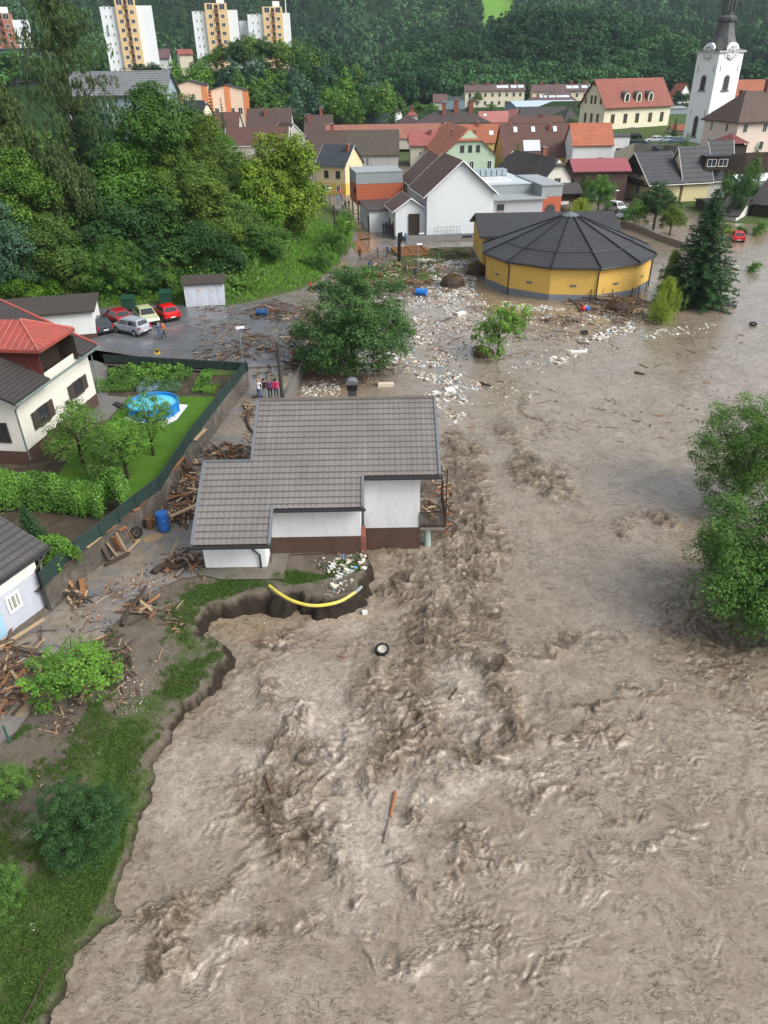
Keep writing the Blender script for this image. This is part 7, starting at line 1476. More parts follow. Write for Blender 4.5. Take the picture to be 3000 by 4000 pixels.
for a in [('woman in white jacket, leftmost of the four watching behind the house', 1014, 1560, 'look', PI*.9, (.66, .68, .72), (.05, .09, .2), 'blond'), ('person in black top and grey trousers, second of the four watching', 1036, 1558, 'stand', PI, blk_, (.26, .28, .32), 'dark'),
          ('person in purple top and black leggings, third of the four watching', 1058, 1558, 'stand', PI, (.18, .07, .16), blk_, 'grey'), ('woman in bright pink top, rightmost of the four by the pole', 1081, 1558, 'stand', PI*1.05, (.62, .02, .14), (.03, .05, .12), 'dark'),
          ('man in blue work clothes standing in the parking lot', 628, 1328, 'stand', .3, (.06, .09, .17), (.06, .10, .22), 'grey'), ('man in orange shirt and black shorts in the parking lot', 642, 1322, 'walk', 2.5, (.62, .20, .05), blk_, 'dark'),
          ('person in red top beside the cherry tree', 1146, 1422, 'look', 1.8, (.62, .03, .04), (.05, .03, .03), 'dark'), ('person in blue top behind the red one at the cherry tree', 1155, 1410, 'stand', 2, (.04, .15, .5), (.1, .1, .12), 'dark'),
          ('person in black walking alone on the wet upper road', 1406, 1016, 'walk', PI, blk_, blk_, 'dark'), ('man in dark jacket and blue jeans at the debris edge', 1476, 1008, 'stand', PI*.5, (.08, .09, .11), nav, 'grey'), ('person with blue jacket by the wooden boxes', 1514, 1004, 'walk', 2, (.08, .2, .36), blk_, 'blond'),
          ('man in dark blue bending over beside the debris', 1440, 1060, 'bend', 1.2, (.03, .08, .22), nav, 'dark'), ('man in black holding a stick at the debris edge', 1455, 1085, 'stand', PI*.6, blk_, blk_, 'dark'), ('person in black standing on the debris lawn by the lamp', 1622, 1093, 'look', PI, (.03, .04, .07), (.03, .04, .06), 'dark'),
          ('person in yellow jacket behind the cherry treetop', 1434, 1110, 'bend', 1, (.6, .45, .12), (.3, .2, .1), 'dark'), ('person in dark clothes left of the yellow jacket', 1420, 1102, 'stand', 1, blk_, blk_, 'dark'), ('man with blue trousers taking a photo on the cross road', 1584, 952, 'look', 2.0, (.06, .2, .42), (.03, .10, .36), 'white'),
          ('person in blue by the hall downpipe', 1563, 917, 'stand', 1.5, (.03, .08, .3), nav, 'dark'), ('person in black, right end of the group outside the hall', 1541, 928, 'stand', 1, blk_, blk_, 'grey'), ('person in dark grey in the group outside the hall', 1530, 922, 'stand', 3, (.06, .06, .07), blk_, 'dark'), ('person in black and orange in the hall group', 1520, 914, 'look', 2, (.03, .03, .03), (.2, .08, .03), 'dark'),
          ('person in black left in the hall group', 1509, 910, 'stand', 2.6, (.02, .025, .03), nav, 'dark'), ('blond person in dark clothes at the annex door', 1498, 912, 'stand', 2, (.05, .05, .05), (.04, .04, .04), 'blond'), ('person in yellow vest walking a dog', 1455, 889, 'walk', PI, (.10, .12, .03), blk_, 'dark'),
          ('person in black walking down beside the low annex', 1429, 852, 'walk', .1, blk_, blk_, 'dark'), ('person in black skirt near the red annex support', 1363, 816, 'stand', 1, blk_, (.02, .02, .02), 'blond'), ('person in dark blue next to the white shirt', 1350, 821, 'stand', 4, (.04, .06, .14), (.04, .06, .12), 'dark'), ('person in white shirt with black trousers up the road', 1340, 822, 'look', 1, (.55, .56, .6), blk_, 'dark'),
          ('person in light blue top up the road', 1320, 795, 'stand', .3, (.12, .28, .5), (.06, .1, .25), 'dark'), ('person in purple trousers up the road', 1335, 788, 'stand', .3, (.2, .08, .14), (.14, .06, .12), 'dark'), ('person in red shirt farthest up the road', 1328, 770, 'stand', 0, (.6, .03, .05), (.2, .2, .2), 'dark')]:
    person(a[0], a[1], a[2], a[3], a[4], a[5], a[6], hair=a[7])
# dog
q = W(1468, 886, .06); dg_ = [(0, 0, .42), (.18, 0, .44), (.36, 0, .46), (.50, 0, .58), (.60, 0, .62), (.70, 0, .60), (-.14, 0, .5)]; de = [(0, 1), (1, 2), (2, 3), (3, 4), (4, 5), (0, 6)]; dr_ = [.10, .12, .12, .07, .07, .035, .025]
for x, par in ((.02, 0), (.36, 2)):
    for s in (-1, 1): n0 = len(dg_); dg_ += [(x, s*.07, .28), (x-.03 if par == 0 else x, s*.07, .04)]; de += [(par, n0), (n0, n0+1)]; dr_ += [.045, .025]
dm_ = skinmesh(dg_, de, dr_); dm_.materials.clear(); dm_.materials.append(M('dog_fur', (.42, .36, .28))); o = D.objects.new('dog', dm_); COL.objects.link(o); o.location = q; o.rotation_euler = (0, 0, 3.6); tag(o, 'pale dog on a lead beside the person in yellow vest', 'dog')
# ================================================================ STREET FURNITURE
LAMPW = M('lamp_white', (.72, .74, .75), .4, .05, 1, 0); STEEL = M('galvanised_steel', (.30, .33, .35), .45, .1, 2, 0, metal=.5); POLEW = M('pole_wood', (.045, .04, .034), .9, .2, 3, .3)
def lamp(label, px, py, top, z=.05, col=STEEL):
    q = W(px, py, z); h_ = sz(q, top); R = wthing('street_lamp', label, 'street lamp', q, 'street lamps'); m = MB(); m.tube([q-V3(0, 0, .1), q+V3(0, 0, h_)], [.07, .045], 8); m.build('pole', col, R)
    m = MB(); m.box(q+V3(.12, -.1, h_+.06), (.75, .34, .14), .4); m.build('lamp_head', LAMPW, R, bevel=.05)
lamp('street lamp with white head at the parking lot exit', 950, 1425, 1281); lamp('street lamp on the green slope beside the upper road', 1357, 972, 868); lamp('tall street lamp on the debris lawn before the hall ramp', 1633, 1056, 955); lamp('street lamp behind the cross road in front of the hall wall', 1642, 965, 913); lamp('dark street lamp up the road before the yellow house', 1289, 800, 735, col=POLEW)
lamp('thin lamp in front of the pale yellow hall corner by the small van', 2398, 812, 745)
def pole(label, px, py, top, z=.05, r=.15):
    q = W(px, py, z); h_ = sz(q, top); m = MB(); m.tube([q-V3(0, 0, .3), q+V3(0, 0, h_)], [r, r*.8], 10); o = m.build('utility_pole', POLEW); tag(o, label, 'utility pole', 'wooden utility poles')
pole('thick wooden pole between the onlookers and the cherry tree', 1104, 1568, 1338); pole('wooden pole on the slope left of the upper road', 1310, 932, 802, G1(W(1310, 932).x, W(1310, 932).y)); pole('tall wooden pole at the corner of the yellow house', 1371, 772, 648)
q = W(1212, 1128, .3); R = wthing('hydrant', 'red hydrant on the grass bank', 'hydrant', q); m = MB(); m.lathe(q-V3(0, 0, .2), [(.13, 0), (.13, .1), (.09, .12), (.09, .8), (.12, .84), (.1, .98), (.02, 1.05)], 10); m.build('body', M('hydrant_red', (.45, .03, .02), .5), R); m = MB(); m.tube([q+V3(-.2, 0, .5), q+V3(.2, 0, .5)], .06, 8); m.build('nozzle', M('hydrant_red', (.45, .03, .02), .5), R)
def barrel(label, px, py, lying, mat, z=.1, rz=0, s=1.0):
    q = W(px, py, z); R = thing('barrel', label, 'barrel', q, rz, None, s); pr = [(.27, 0), (.285, .03), (.285, .28), (.3, .3), (.285, .32), (.285, .58), (.3, .6), (.285, .62), (.285, .86), (.27, .9)]; m = MB(); m.lathe((0, 0, 0), pr, 20); m.cur = 0; b2 = m.build('drum', mat, R, smooth=False)
    m = MB(); m.lathe((0, 0, .88), [(.285, 0), (.285, .03), (.26, .03)], 20); l2 = m.build('lid', mat, R)
    if lying: R.rotation_euler = (rad(90), 0, rz); R.location.z = z+.28*s
BLUEB = M('barrel_blue', (.012, .10, .36), .45, .15, 3, .05, col2=(.05, .09, .18))
barrel('blue barrel standing beside the tree stump by the timber pile', 643, 2068, False, BLUEB, s=1.25); barrel('dark blue barrel lying among debris near the parking lot', 1003, 1232, True, M('barrel_dark', (.02, .07, .2), .4), .1, rad(80), 1.3); barrel('bright blue barrel lying at the water edge of the debris lawn', 1625, 1152, True, M('barrel_bright', (.01, .16, .55), .4), -.1, rad(70), 1.4)
barrel('rusty barrel lying beside the man in black', 1468, 1080, True, M('rust', (.16, .07, .035), .9), .05, rad(80), 1.0)
q = W(588, 2062, .06); m = MB(); m.lathe(q, [(.24, 0), (.25, .35), (.235, .7)], 14); tag(m.build('tree_stump', M('stump_wood', (.14, .07, .035), .9, .4, 4, .4, col2=(.05, .035, .025))), 'short sawn log standing beside the blue barrel', 'log')
def tyre(label, q, r, M3, rim=None, w_=.2):
    R = thing('tyre', label, 'tyre', q); R.rotation_euler = M3; m = MB(); n = 24; 
    rings = []
    for k in range(n):
        a = 2*PI*k/n; c = V3(math.cos(a), math.sin(a), 0)
        rings.append([c*(r*.8+r*.2*math.cos(b2))+V3(0, 0, w_/2*math.sin(b2)) for b2 in [2*PI*j/10 for j in range(10)]])
    for k in range(n):
        for j in range(10): a, b2 = rings[k], rings[(k+1) % n]; m.face([a[j], b2[j], b2[(j+1) % 10], a[(j+1) % 10]])
    t_ = m.build('rubber', BLKP, R, smooth=True)
    if rim: m = MB(); m.lathe((0, 0, -.05), [(r*.62, 0), (r*.62, .1), (r*.5, .12), (r*.42, .06), (r*.3, .05), (.05, .05)], 20); m.build('rim', rim, R)
q = W(1493, 2550, -1.1); tyre('car tyre with pale rim floating in the churning river', (q.x, q.y, wz(q.x, q.y)+.12), .36, (rad(14), rad(-8), 0), M('rim_pale', (.45, .42, .36), .6)); q = W(532, 2088, .3); tyre('black tyre leaning against the garden wall', (q.x, q.y+.1, .38), .36, (rad(70), 0, rad(40)))
for px, py, lab in ((2282, 1303, 'tyre drifting in the foam below the round hall'), (2941, 1270, 'tyre drifting at the right edge of the flood')): q = W(px, py, -.1); tyre(lab, (q.x, q.y, .02), .4, (rad(8), 0, 0))
pp_ = [(1052, 2288, .15), (1090, 2318, .2), (1150, 2350, .15), (1230, 2366, .1), (1320, 2352, .05), (1380, 2318, .05), (1395, 2308, .1), (1412, 2292, .1)]; P3 = [W(*p) for p in pp_]
R = wthing('drain_pipe', 'yellow flexible pipe curving out of the washed away bank', 'pipe', P3[0]); m = MB()
def catm(P, k=6):
    out = []
    for i in range(len(P)-1):
        p0, p1, p2, p3 = P[max(i-1, 0)], P[i], P[i+1], P[min(i+2, len(P)-1)]
        for j in range(k): t_ = j/k; out.append(.5*((2*p1)+(p2-p0)*t_+(2*p0-5*p1+4*p2-p3)*t_*t_+(3*p1-p0-3*p2+p3)*t_**3))
    return out+[P[-1]]
cp = catm(P3); m.tube(cp[:-10], .085, 10); m.build('yellow_sleeve', M('pipe_yellow', (.62, .52, .08), .5, .1, 2, .05, col2=(.45, .40, .16)), R); m = MB(); m.tube(cp[-11:], .08, 10); m.build('grey_end', M('pipe_grey', (.25, .28, .30), .5), R)
# shed, annex, containers
def fbox(name, label, cat, A, B, zb, h_, dep, mat, roofmat_=None, over=.25, rise=.3):
    a = W(*A, zb); b2 = W(*B, zb); u_ = (b2-a); L_ = u_.length; u_.normalize(); v_ = V3(-u_.y, u_.x, 0); R = wthing(name, label, cat, a); m = MB(); m.obox(at(a, zb-.1), u_*L_, v_*dep, V3(0, 0, h_+.1)); m.build('wall', mat, R)
    if roofmat_: m = MB(); m.obox(at(a-u_*over-v_*over, zb+h_+.01), u_*(L_+2*over), v_*(dep+2*over)+V3(0, 0, rise), V3(0, 0, .16)); m.build('roof', roofmat_, R)
    return R, a, u_, v_, L_
SH, a, u_, v_, L_ = fbox('transformer_shed', 'small white metal shed with dark flat roof at the wood edge', 'shed', (728, 1197), (880, 1188), .1, 2.3, 2.6, M('shed_white', (.52, .56, .62), .6, .06, 1, .05, stain=.5), M('mossy_roof', (.05, .042, .036), .9, .3, 2, .3))
for f in (.06, .30, .62, .84): m = MB(); m.obox(a+u_*L_*f-v_*.03+V3(0, 0, .15), u_*L_*.15, v_*.03, V3(0, 0, 1.95)); m.build('door', M('shed_door', (.48, .52, .59), .5), SH)
for f in (.375, .695):
    m = MB(); c_ = a+u_*L_*f-v_*.05+V3(0, 0, 1.6); m.face([c_-u_*.14, c_+u_*.14, c_+V3(0, 0, .24)]); m.build('warning_sign', M('sign_yellow', (.7, .45, .02), .5), SH); m = MB(); c_ = c_-v_*.01; m.face([c_+u_*.01+V3(0, 0, .05), c_+u_*.03+V3(0, 0, .11), c_-u_*.03+V3(0, 0, .17), c_-u_*.01+V3(0, 0, .10)]); m.build('warning_mark', BLKP, SH)
AN = W(286, 1318, .1); R = wthing('flat_annex', 'white outbuilding with dark moss stained flat roof behind the cream house', 'outbuilding', AN); a0 = W(290, 1330, .1); a1 = W(382, 1322, .1); u_ = V3((a1-a0).x, (a1-a0).y, 0).normalized(); v_ = V3(-u_.y, u_.x, 0)
a1 = W(380, 1318, .1); m = MB(); m.obox(at(a1-u_*9, 0), u_*9, v_*5.5, V3(0, 0, 2.7)); m.build('wall', stu('white', (.66, .68, .67)), R); m = MB(); m.obox(at(a1-u_*9.03-v_*.03, -.02), u_*9.06, v_*5.56, V3(0, 0, .55)); m.build('plinth', BPLIN, R)
m = MB(); m.obox(at(a1-u_*9.4-v_*.4, 2.72), u_*9.7, v_*6.2+V3(0, 0, .2), V3(0, 0, .2)); m.build('roof', M('mossy_roof', (.05, .042, .036), .9, .3, 2, .3), R)
for px, py, lab in ((505, 1205, 'green waste container behind the dark red car'), (652, 1182, 'green waste container behind the bright red car')):
    q = W(px, py, .3); R = thing('waste_container', lab, 'waste container', q, .1); m = MB(); m.prism([(-.65, -.5), (.65, -.5), (.65, .5), (-.65, .5)], 0, 1.1); m.build('bin', M('bin_green', (.012, .05, .03), .5), R, bevel=.04); m = MB(); m.lathe((0, 0, 0), [(.01, 0)]*2, 3) if False else m.prism([(-.7, -.55), (.7, -.55), (.7, .55), (-.7, .55)], 1.12, [1.2, 1.2, 1.42, 1.42]); m.build('lid', M('lid_green', (.012, .06, .035), .4), R, bevel=.04)
# ================================================================ GARDEN
q = W(604, 1608, 1.24); R = thing('swimming_pool', 'round blue above ground pool on the lawn', 'pool', q); n = 28; rP = 1.82
m = MB(); m.lathe((0, 0, 0), [(rP, 0), (rP*1.0, .8), (rP-.06, .82), (rP-.06, .45)], n); m.build('side', M('pool_blue', (.01, .20, .62), .4, .08, 2, .05), R, smooth=False)
m = MB(); m.lathe((0, 0, .62), [(rP-.07, 0), (rP-.07, .004), (.01, .005)], n); m.build('water', M('pool_water', (.10, .52, .66), .03, .12, 3, .12, 6), R)
m = MB(); [m.tube([(rP*1.02*math.cos(2*PI*k/12), rP*1.02*math.sin(2*PI*k/12), 0), (rP*1.02*math.cos(2*PI*k/12), rP*1.02*math.sin(2*PI*k/12), .82)], .035, 6) for k in range(12)]; m.tube([(rP*math.cos(2*PI*k/n), rP*math.sin(2*PI*k/n), .83) for k in range(n+1)], .04, 6); m.build('frame', M('pool_frame', (.04, .22, .5), .4), R)
sheet('pool_ground_cloth', [(560,1655),(470,1640),(520,1620),(700,1578),(735,1582),(690,1640),(640,1665)], 1.232, M('white_cloth', (.62, .63, .62), .8, .05)); o = D.objects['pool_ground_cloth']; del o['kind']; tag(o, 'white ground cloth sticking out from under the blue pool', 'ground cloth')
m = MB(); a = W(438, 1580, 1.25); b2 = W(505, 1602, 1.5); m.obox(a, (b2-a), V3(.15, .5, 0), V3(0, 0, .03)); tag(m.build('pool_mat', M('black_mat', (.02, .02, .025), .7)), 'black solar mat sloping to the pool', 'mat')
def veg(name, px, n, leaf, hgt, mat, sd, shape='q', kind='stuff'):
    P_ = wpoly(px, 1.25); rs = np.random.RandomState(sd); xs_ = [p[0] for p in P_]; ys_ = [p[1] for p in P_]; X = rs.uniform(min(xs_), max(xs_), n*3); Y = rs.uniform(min(ys_), max(ys_), n*3); ok = sdist(X, Y, P_) > 0
    X, Y = X[ok][:n], Y[ok][:n]; k = vnoise(X*1.6, Y*1.6); Z = 1.24+hgt*rs.rand(len(X))*(.35+k); P = np.column_stack([X, Y, Z]); N = sph(len(P), rs, 1.6); V = quads(P, N, leaf*rs.uniform(.6, 1.4, len(P)), leaf*.6, rs); o = leafobj(V, np.repeat(np.clip(k+rs.randn(len(P))*.15, 0, 1), 4), name, LM_[mat]); tag(o, kind='stuff')
veg('vegetable_plants', [(420,1445),(760,1445),(740,1480),(560,1530),(430,1500)], 6000, .17, .55, 'mid', 1); veg('pumpkin_leaves', [(500,1440),(720,1440),(640,1490),(520,1480)], 1800, .34, .6, 'fresh', 2); veg('bean_rows', [(790,1450),(842,1450),(800,1530),(748,1535)], 2600, .14, .3, 'fresh', 3); veg('herb_patch', [(815,1505),(860,1505),(835,1540),(790,1538)], 900, .12, .25, 'mid', 4)
veg('onion_rows', [(620,1490),(720,1480),(700,1535),(600,1535)], 1500, .12, .25, 'blue', 5); veg('low_plants', [(370,1490),(500,1480),(520,1530),(380,1535)], 2200, .14, .35, 'mid', 6); veg('weeds', [(160,2130),(260,2180),(240,2250),(170,2200)], 2500, .14, .5, 'fresh', 7)
rsm = random.Random(3)
cab = leafmat('cabbage_leaf', (.16, .24, .27), .3)
for k, (px, py) in enumerate([(560, 1505), (583, 1498), (580, 1525), (612, 1505), (625, 1497), (548, 1522), (600, 1520), (573, 1487)]):
    q = W(px, py, 1.3); rs = np.random.RandomState(k); P = sph(130, rs, .8)*np.array([.33, .33, .2]); V = quads(P, P+rs.randn(130, 3)*.1, .3, .24, rs); o = leafobj(V, np.repeat(rs.rand(130), 4), 'cabbage', cab); o.location = q; tag(o, 'blue green cabbage head in the vegetable garden', 'cabbage', 'cabbages in the vegetable garden')
q = W(628, 1440, 1.3); R = wthing('sunflower', 'yellow sunflower by the parking fence', 'sunflower', q); m = MB(); m.tube([q, q+V3(0, 0, 1.5)], .025, 6); m.build('stem', LM_['mid'], R); m = MB(); c_ = q+V3(0, -.05, 1.55)
for k in range(14): a = 2*PI*k/14; d = V3(math.cos(a), -.3, math.sin(a)); m.face([c_, c_+d*.2+V3(.05, 0, 0), c_+d*.32, c_+d*.2-V3(.05, 0, 0)])
m.build('petals', M('petal_yellow', (.75, .48, .02)), R); m = MB(); m.tube([c_-V3(0, .04, 0), c_-V3(0, .08, 0)], .11, 12); m.build('disc', DARKW, R)
# river side wall behind the house
wallrun('river_wall', 'low stone wall between the lane and the flood behind the house', wpoly([(1200, 1388), (1178, 1445), (1135, 1535), (1108, 1600)]), -.8, .75, .3, M('river_wall_stone', (.15, .14, .125), .9, .25, 2, .4))
# ================================================================ DEBRIS
WOODS = [M('wood_orange', (.25, .115, .05), .8, .3, 5, .3), M('wood_pale', (.36, .26, .15), .8, .25, 5, .3), M('wood_brown', (.11, .065, .04), .85, .35, 5, .4), M('wood_dark', (.05, .036, .027), .9, .35, 5, .5), M('wood_grey', (.19, .16, .13), .9, .3, 5, .4)]
def plank(label, p, q, w_, t_, mat, name='plank', group=None, round_=False):
    p = Vector(p); q = Vector(q); d = q-p; m = MB()
    if round_: m.tube([p, p.lerp(q, .35)+V3(0, 0, .02), p.lerp(q, .7), q], [w_*.5, w_*.48, w_*.42, w_*.36], 8)
    else:
        s = d.cross(V3(0, 0, 1)); s = s.normalized()*w_ if s.length > 1e-4 else V3(w_, 0, 0); n_ = s.cross(d).normalized()*t_; m.obox(p-s/2, d, s, n_ if n_.z > 0 else -n_)
    o = m.build(name, mat, bevel=.008); tag(o, label, name.replace('_', ' '), group); return o
GT = 'timber leaning along the garden wall'
for lab, p, q, w_, mi in [
    ('long orange beam leaning from the garage eave down to the road', (185, 2152, 1.9), (298, 2312, .12), .16, 0), ('long pale plank lying along the garage foot', (-10, 2538, .2), (172, 2420, .2), .2, 1), ('grey white pole leaning at the garage corner', (152, 2178, 2.4), (200, 2362, .1), .12, 4), ('dark square beam lying below the leaning boards', (412, 2208, .2), (505, 2160, .2), .24, 3),
    ('rough brown board leaning on the wall, leftmost of the short ones', (400, 2145, .95), (430, 2190, .1), .22, 2), ('pale board leaning on the wall beside the leftmost rough one', (415, 2120, 1.1), (455, 2172, .1), .18, 1), ('dark red board leaning on the wall in the middle', (442, 2098, 1.25), (470, 2152, .1), .26, 0), ('yellowish board leaning over the dark red one', (452, 2082, 1.3), (490, 2150, .1), .17, 1),
    ('orange bent board leaning on the wall by the tyre', (490, 2062, 1.25), (524, 2118, .1), .14, 0), ('orange brown board crossing the top of the leaning pair', (465, 2075, 1.35), (492, 2058, 1.35), .18, 0), ('pale split branch at the foot of the leaning boards', (490, 2165, .2), (545, 2110, .2), .12, 1),
    ('long orange plank lying along the wall top below the fence bend', (640, 1875, 1.42), (718, 1788, 1.42), .16, 0), ('brown plank on the wall top near the house corner', (582, 1925, 1.42), (614, 1908, 1.42), .16, 0), ('rough plank lying on the wall ledge above the barrel', (468, 2035, 1.42), (515, 2005, 1.42), .18, 2), ('pale plank on the wall ledge left of the tyre', (340, 2142, 1.42), (395, 2098, 1.42), .14, 1),
    ('orange plank on the wall ledge over the leaning boards', (400, 2090, 1.42), (452, 2052, 1.42), .16, 0), ('short orange plank on the wall ledge by the stump', (520, 1998, 1.42), (548, 1985, 1.42), .18, 0), ('brown board on the wall ledge near the fence bend', (548, 1982, 1.42), (575, 1955, 1.42), .2, 2), ('pale chunk of board on the wall ledge', (290, 2182, 1.42), (310, 2170, 1.42), .25, 1), ('thin brown plank low on the wall ledge', (200, 2245, 1.42), (285, 2190, 1.42), .12, 2),
    ('pale plank lying loose on the wall above the lane bend', (760, 1722, 1.42), (802, 1678, 1.42), .24, 1), ('brown post leaning against the wall near the roof corner', (712, 1815, 1.2), (740, 1862, .1), .2, 2), ('thick brown log leaning on the wall near the roof corner', (722, 1790, 1.3), (765, 1850, .1), .24, 2), ('red brown board leaning behind the roof corner', (700, 1830, 1.1), (722, 1880, .1), .16, 0), ('orange board standing on the lane beside the house', (795, 1730, .9), (825, 1768, .1), .22, 2),
    ('orange board lying over debris at the garage corner', (318, 2262, .3), (330, 2340, .15), .26, 0), ('wide pale board on the timber pile by the house', (668, 2018, .5), (772, 1972, .8), .25, 1), ('pale board stub standing in the lane', (288, 2350, .1), (318, 2352, .2), .16, 1)]:
    plank(lab, W(*p), W(*q), w_, .06, WOODS[mi], group=GT)
def pile(name, c, n, rx, ry, l0, l1, hgt, seed, z=.06, mix_=(0, 1, 2, 2, 3, 3, 4, 3), align=None, thin=False):
    rs = random.Random(seed); m = MB(); cx, cy = c
    for k in range(int(n*1.0)):
        r_ = rs.random()**.6; a = rs.uniform(0, 6.28); x = cx+rx*r_*math.cos(a); y = cy+ry*r_*math.sin(a); zz = z+hgt*(1-r_)*rs.random()+.04; an = rs.uniform(0, PI) if align is None else align+rs.gauss(0, .45); L_ = rs.uniform(l0, l1)*.85
        d = V3(math.cos(an), math.sin(an), rs.uniform(-.18, .22))*L_/2; p = V3(x, y, zz+.05); m.cur = rs.choice(mix_)
        if thin or m.cur in (3, 4): w0 = rs.uniform(.02, .05) if thin else rs.uniform(.025, .075); b_ = V3(rs.uniform(-.1, .1), rs.uniform(-.1, .1), rs.uniform(0, .1))*L_*.5; m.tube([p-d, p+b_*.6, p+d], [w0, w0*.9, w0*.5], 5)
        else: w0 = rs.uniform(.05, .14); s = V3(-math.sin(an), math.cos(an), rs.uniform(-.4, .4))*w0; m.obox(p-d-s/2, d*2, s, V3(0, 0, rs.uniform(.02, .06)))
    o = m.build(name, WOODS); tag(o, kind='stuff'); return o
def pilepx(px, py, n, rxp, ryp, l0, l1, hg, sd, z=.06, **kw):
    c_ = W(px, py, z); k = (c_-CAM).dot(FW)/F; e = abs(W(px, py-ryp, z).y-c_.y); return pile('driftwood_pile', (c_.x, c_.y), n, rxp*k*1.35, e*1.35, l0*.7, l1*.8, hg, sd, z, **kw)
for i, a in enumerate([(700, 1950, 150, 80, 60, .8, 2.2, .9), (690, 2020, 60, 60, 30, .8, 2, .3), (905, 1770, 90, 85, 28, .7, 1.9, .35), (985, 1595, 30, 25, 35, .8, 1.8, .3), (750, 1855, 40, 40, 40, .6, 1.6, .4), (285, 2325, 32, 60, 34, .6, 1.8, .25), (50, 2570, 75, 85, 75, .7, 2.0, .25), (710, 2205, 60, 62, 24, .6, 1.6, .35), (560, 2380, 26, 50, 30, .8, 2.0, .15), (110, 2700, 40, 100, 60, .5, 1.4, .1), (430, 2540, 26, 60, 50, .5, 1.4, .2), (470, 2590, 16, 30, 30, .4, 1.0, .1),
                      (985, 1355, 70, 60, 36, .8, 2.6, .6), (1080, 1215, 80, 90, 26, .8, 2.6, .3), (1150, 1240, 40, 70, 24, .8, 2.2, .25), (880, 1330, 22, 90, 50, .4, 1.3, .06), (1140, 1345, 50, 60, 40, .6, 1.8, .2), (860, 1390, 40, 80, 25, .5, 1.5, .1), (1050, 1470, 30, 50, 30, .5, 1.2, .1), (1640, 985, 40, 110, 12, 1, 3.5, .3), (1530, 1060, 70, 100, 22, .8, 3.5, .4), (1580, 1112, 80, 110, 10, 1, 4.5, .4), (1790, 1000, 34, 60, 20, .8, 3, .3), (1650, 1040, 34, 70, 14, 1, 3, .3), (1260, 1425, 160, 110, 25, .8, 3, .6), (1480, 1440, 50, 90, 15, .8, 3, .3),
                      (2380, 1190, 200, 120, 28, .8, 4, .9), (2480, 1245, 60, 70, 25, .8, 3, .4), (2190, 1255, 30, 40, 14, .8, 2.5, .3), (1880, 1370, 50, 25, 10, .5, 2, .3), (1715, 1880, 50, 22, 110, .5, 1.6, .2), (1740, 1960, 26, 16, 50, .5, 1.3, .2)]):
    zz = -.6 if i >= len([0])*30 else .06; zz = -.75 if a[0] in (1720, 1760) else (-.1 if a[0] > 1800 else .06); pilepx(*a, 100+i, z=zz)
c_ = W(1690, 2050, zC); pile('balcony_debris', ((xb0+xb1)/2, yC+1.6), 26, .7, 1.2, .4, 1.4, .5, 55, zC+.02)
c_ = W(1710, 1780, -.6); pile('driftwood_pile', (xr+.5, y2+3.5), 45, .35, 2.4, .6, 2.0, .5, 56, -.5)
# scattered sticks and chips on ground and water
SCL = {'chip': .52, 'stick': .95}
def scatter(name, polys, seed, mats, kind_, zfun, dens):
    rs = random.Random(seed); m = MB()
    for (px, n, s0, s1, *z_) in polys:
        P_ = wpoly(px, z_[0] if z_ else .05); xs_ = [p[0] for p in P_]; ys_ = [p[1] for p in P_]; k = 0; tries = 0
        n = int(n*1.5); X = np.array([rs.uniform(min(xs_), max(xs_)) for _ in range(n*6)]); Y = np.array([rs.uniform(min(ys_), max(ys_)) for _ in range(n*6)]); cl_ = vnoise(X*.5+seed, Y*.5)*.6+vnoise(X*1.7, Y*1.7+seed)*.4; ok = (sdist(X, Y, P_) > 0) & (cl_ > np.array([rs.uniform(.36, .62) for _ in range(n*6)])); X, Y = X[ok][:n], Y[ok][:n]; Z = zfun(X, Y)
        for x, y, z in zip(X, Y, Z):
            s = SCL[kind_]*s0*(s1/s0*1.5)**(rs.random()**2.6); a = rs.uniform(0, PI); m.cur = rs.choice(mats[1])
            if kind_ == 'stick': d = V3(math.cos(a), math.sin(a), rs.uniform(-.05, .08))*s; w0 = rs.uniform(.012, .04); m.tube([V3(x, y, z+.03)-d/2, V3(x, y, z+.05)+V3(rs.uniform(-.05, .05)*s, rs.uniform(-.05, .05)*s, 0), V3(x, y, z+.03)+d/2], [w0, w0, w0*.6], 4)
            else:
                n2 = rs.randint(4, 6); asp = rs.uniform(.45, 1); pts = [(x+s*.5*math.cos(a+2*PI*q/n2+rs.uniform(-.3, .3))*rs.uniform(.75, 1.1), y+s*.5*asp*math.sin(a+2*PI*q/n2)*rs.uniform(.75, 1.1)) for q in range(n2)]; t_ = s*rs.uniform(.06, .22); zt_ = z+.02+t_
                lo = [(p[0], p[1], z-.03) for p in pts]; hi = [(p[0], p[1], zt_+rs.uniform(-.15, .15)*s) for p in pts]; ar = sum(pts[q][0]*pts[(q+1) % n2][1]-pts[(q+1) % n2][0]*pts[q][1] for q in range(n2))
                if ar < 0: lo.reverse(); hi.reverse()
                m.face(hi); [m.face([lo[q], lo[(q+1) % n2], hi[(q+1) % n2], hi[q]]) for q in range(n2)]
    o = m.build(name, mats[0]); tag(o, kind='stuff'); return o
def zany(X, Y):
    if len(X) == 0: return X
    wv = water_h(np.asarray(X), np.asarray(Y))[0]; return np.maximum(wv, gh(X, Y)+.03)
FOAMM = [M('foam_white', (.62, .62, .60), .7, .06, 5, 0), M('foam_cream', (.60, .55, .42), .7, .1, 5, 0), M('foam_pink', (.62, .42, .34), .7, .1, 5, 0), M('litter_blue', (.10, .30, .5), .5, .1, 5, 0), M('litter_grey', (.3, .3, .3), .6, .2, 5, 0)]
fm = (FOAMM+[WOODS[2], WOODS[4]], [0]*12+[1]*5+[2, 3, 4, 4, 4, 5, 5, 6, 6])
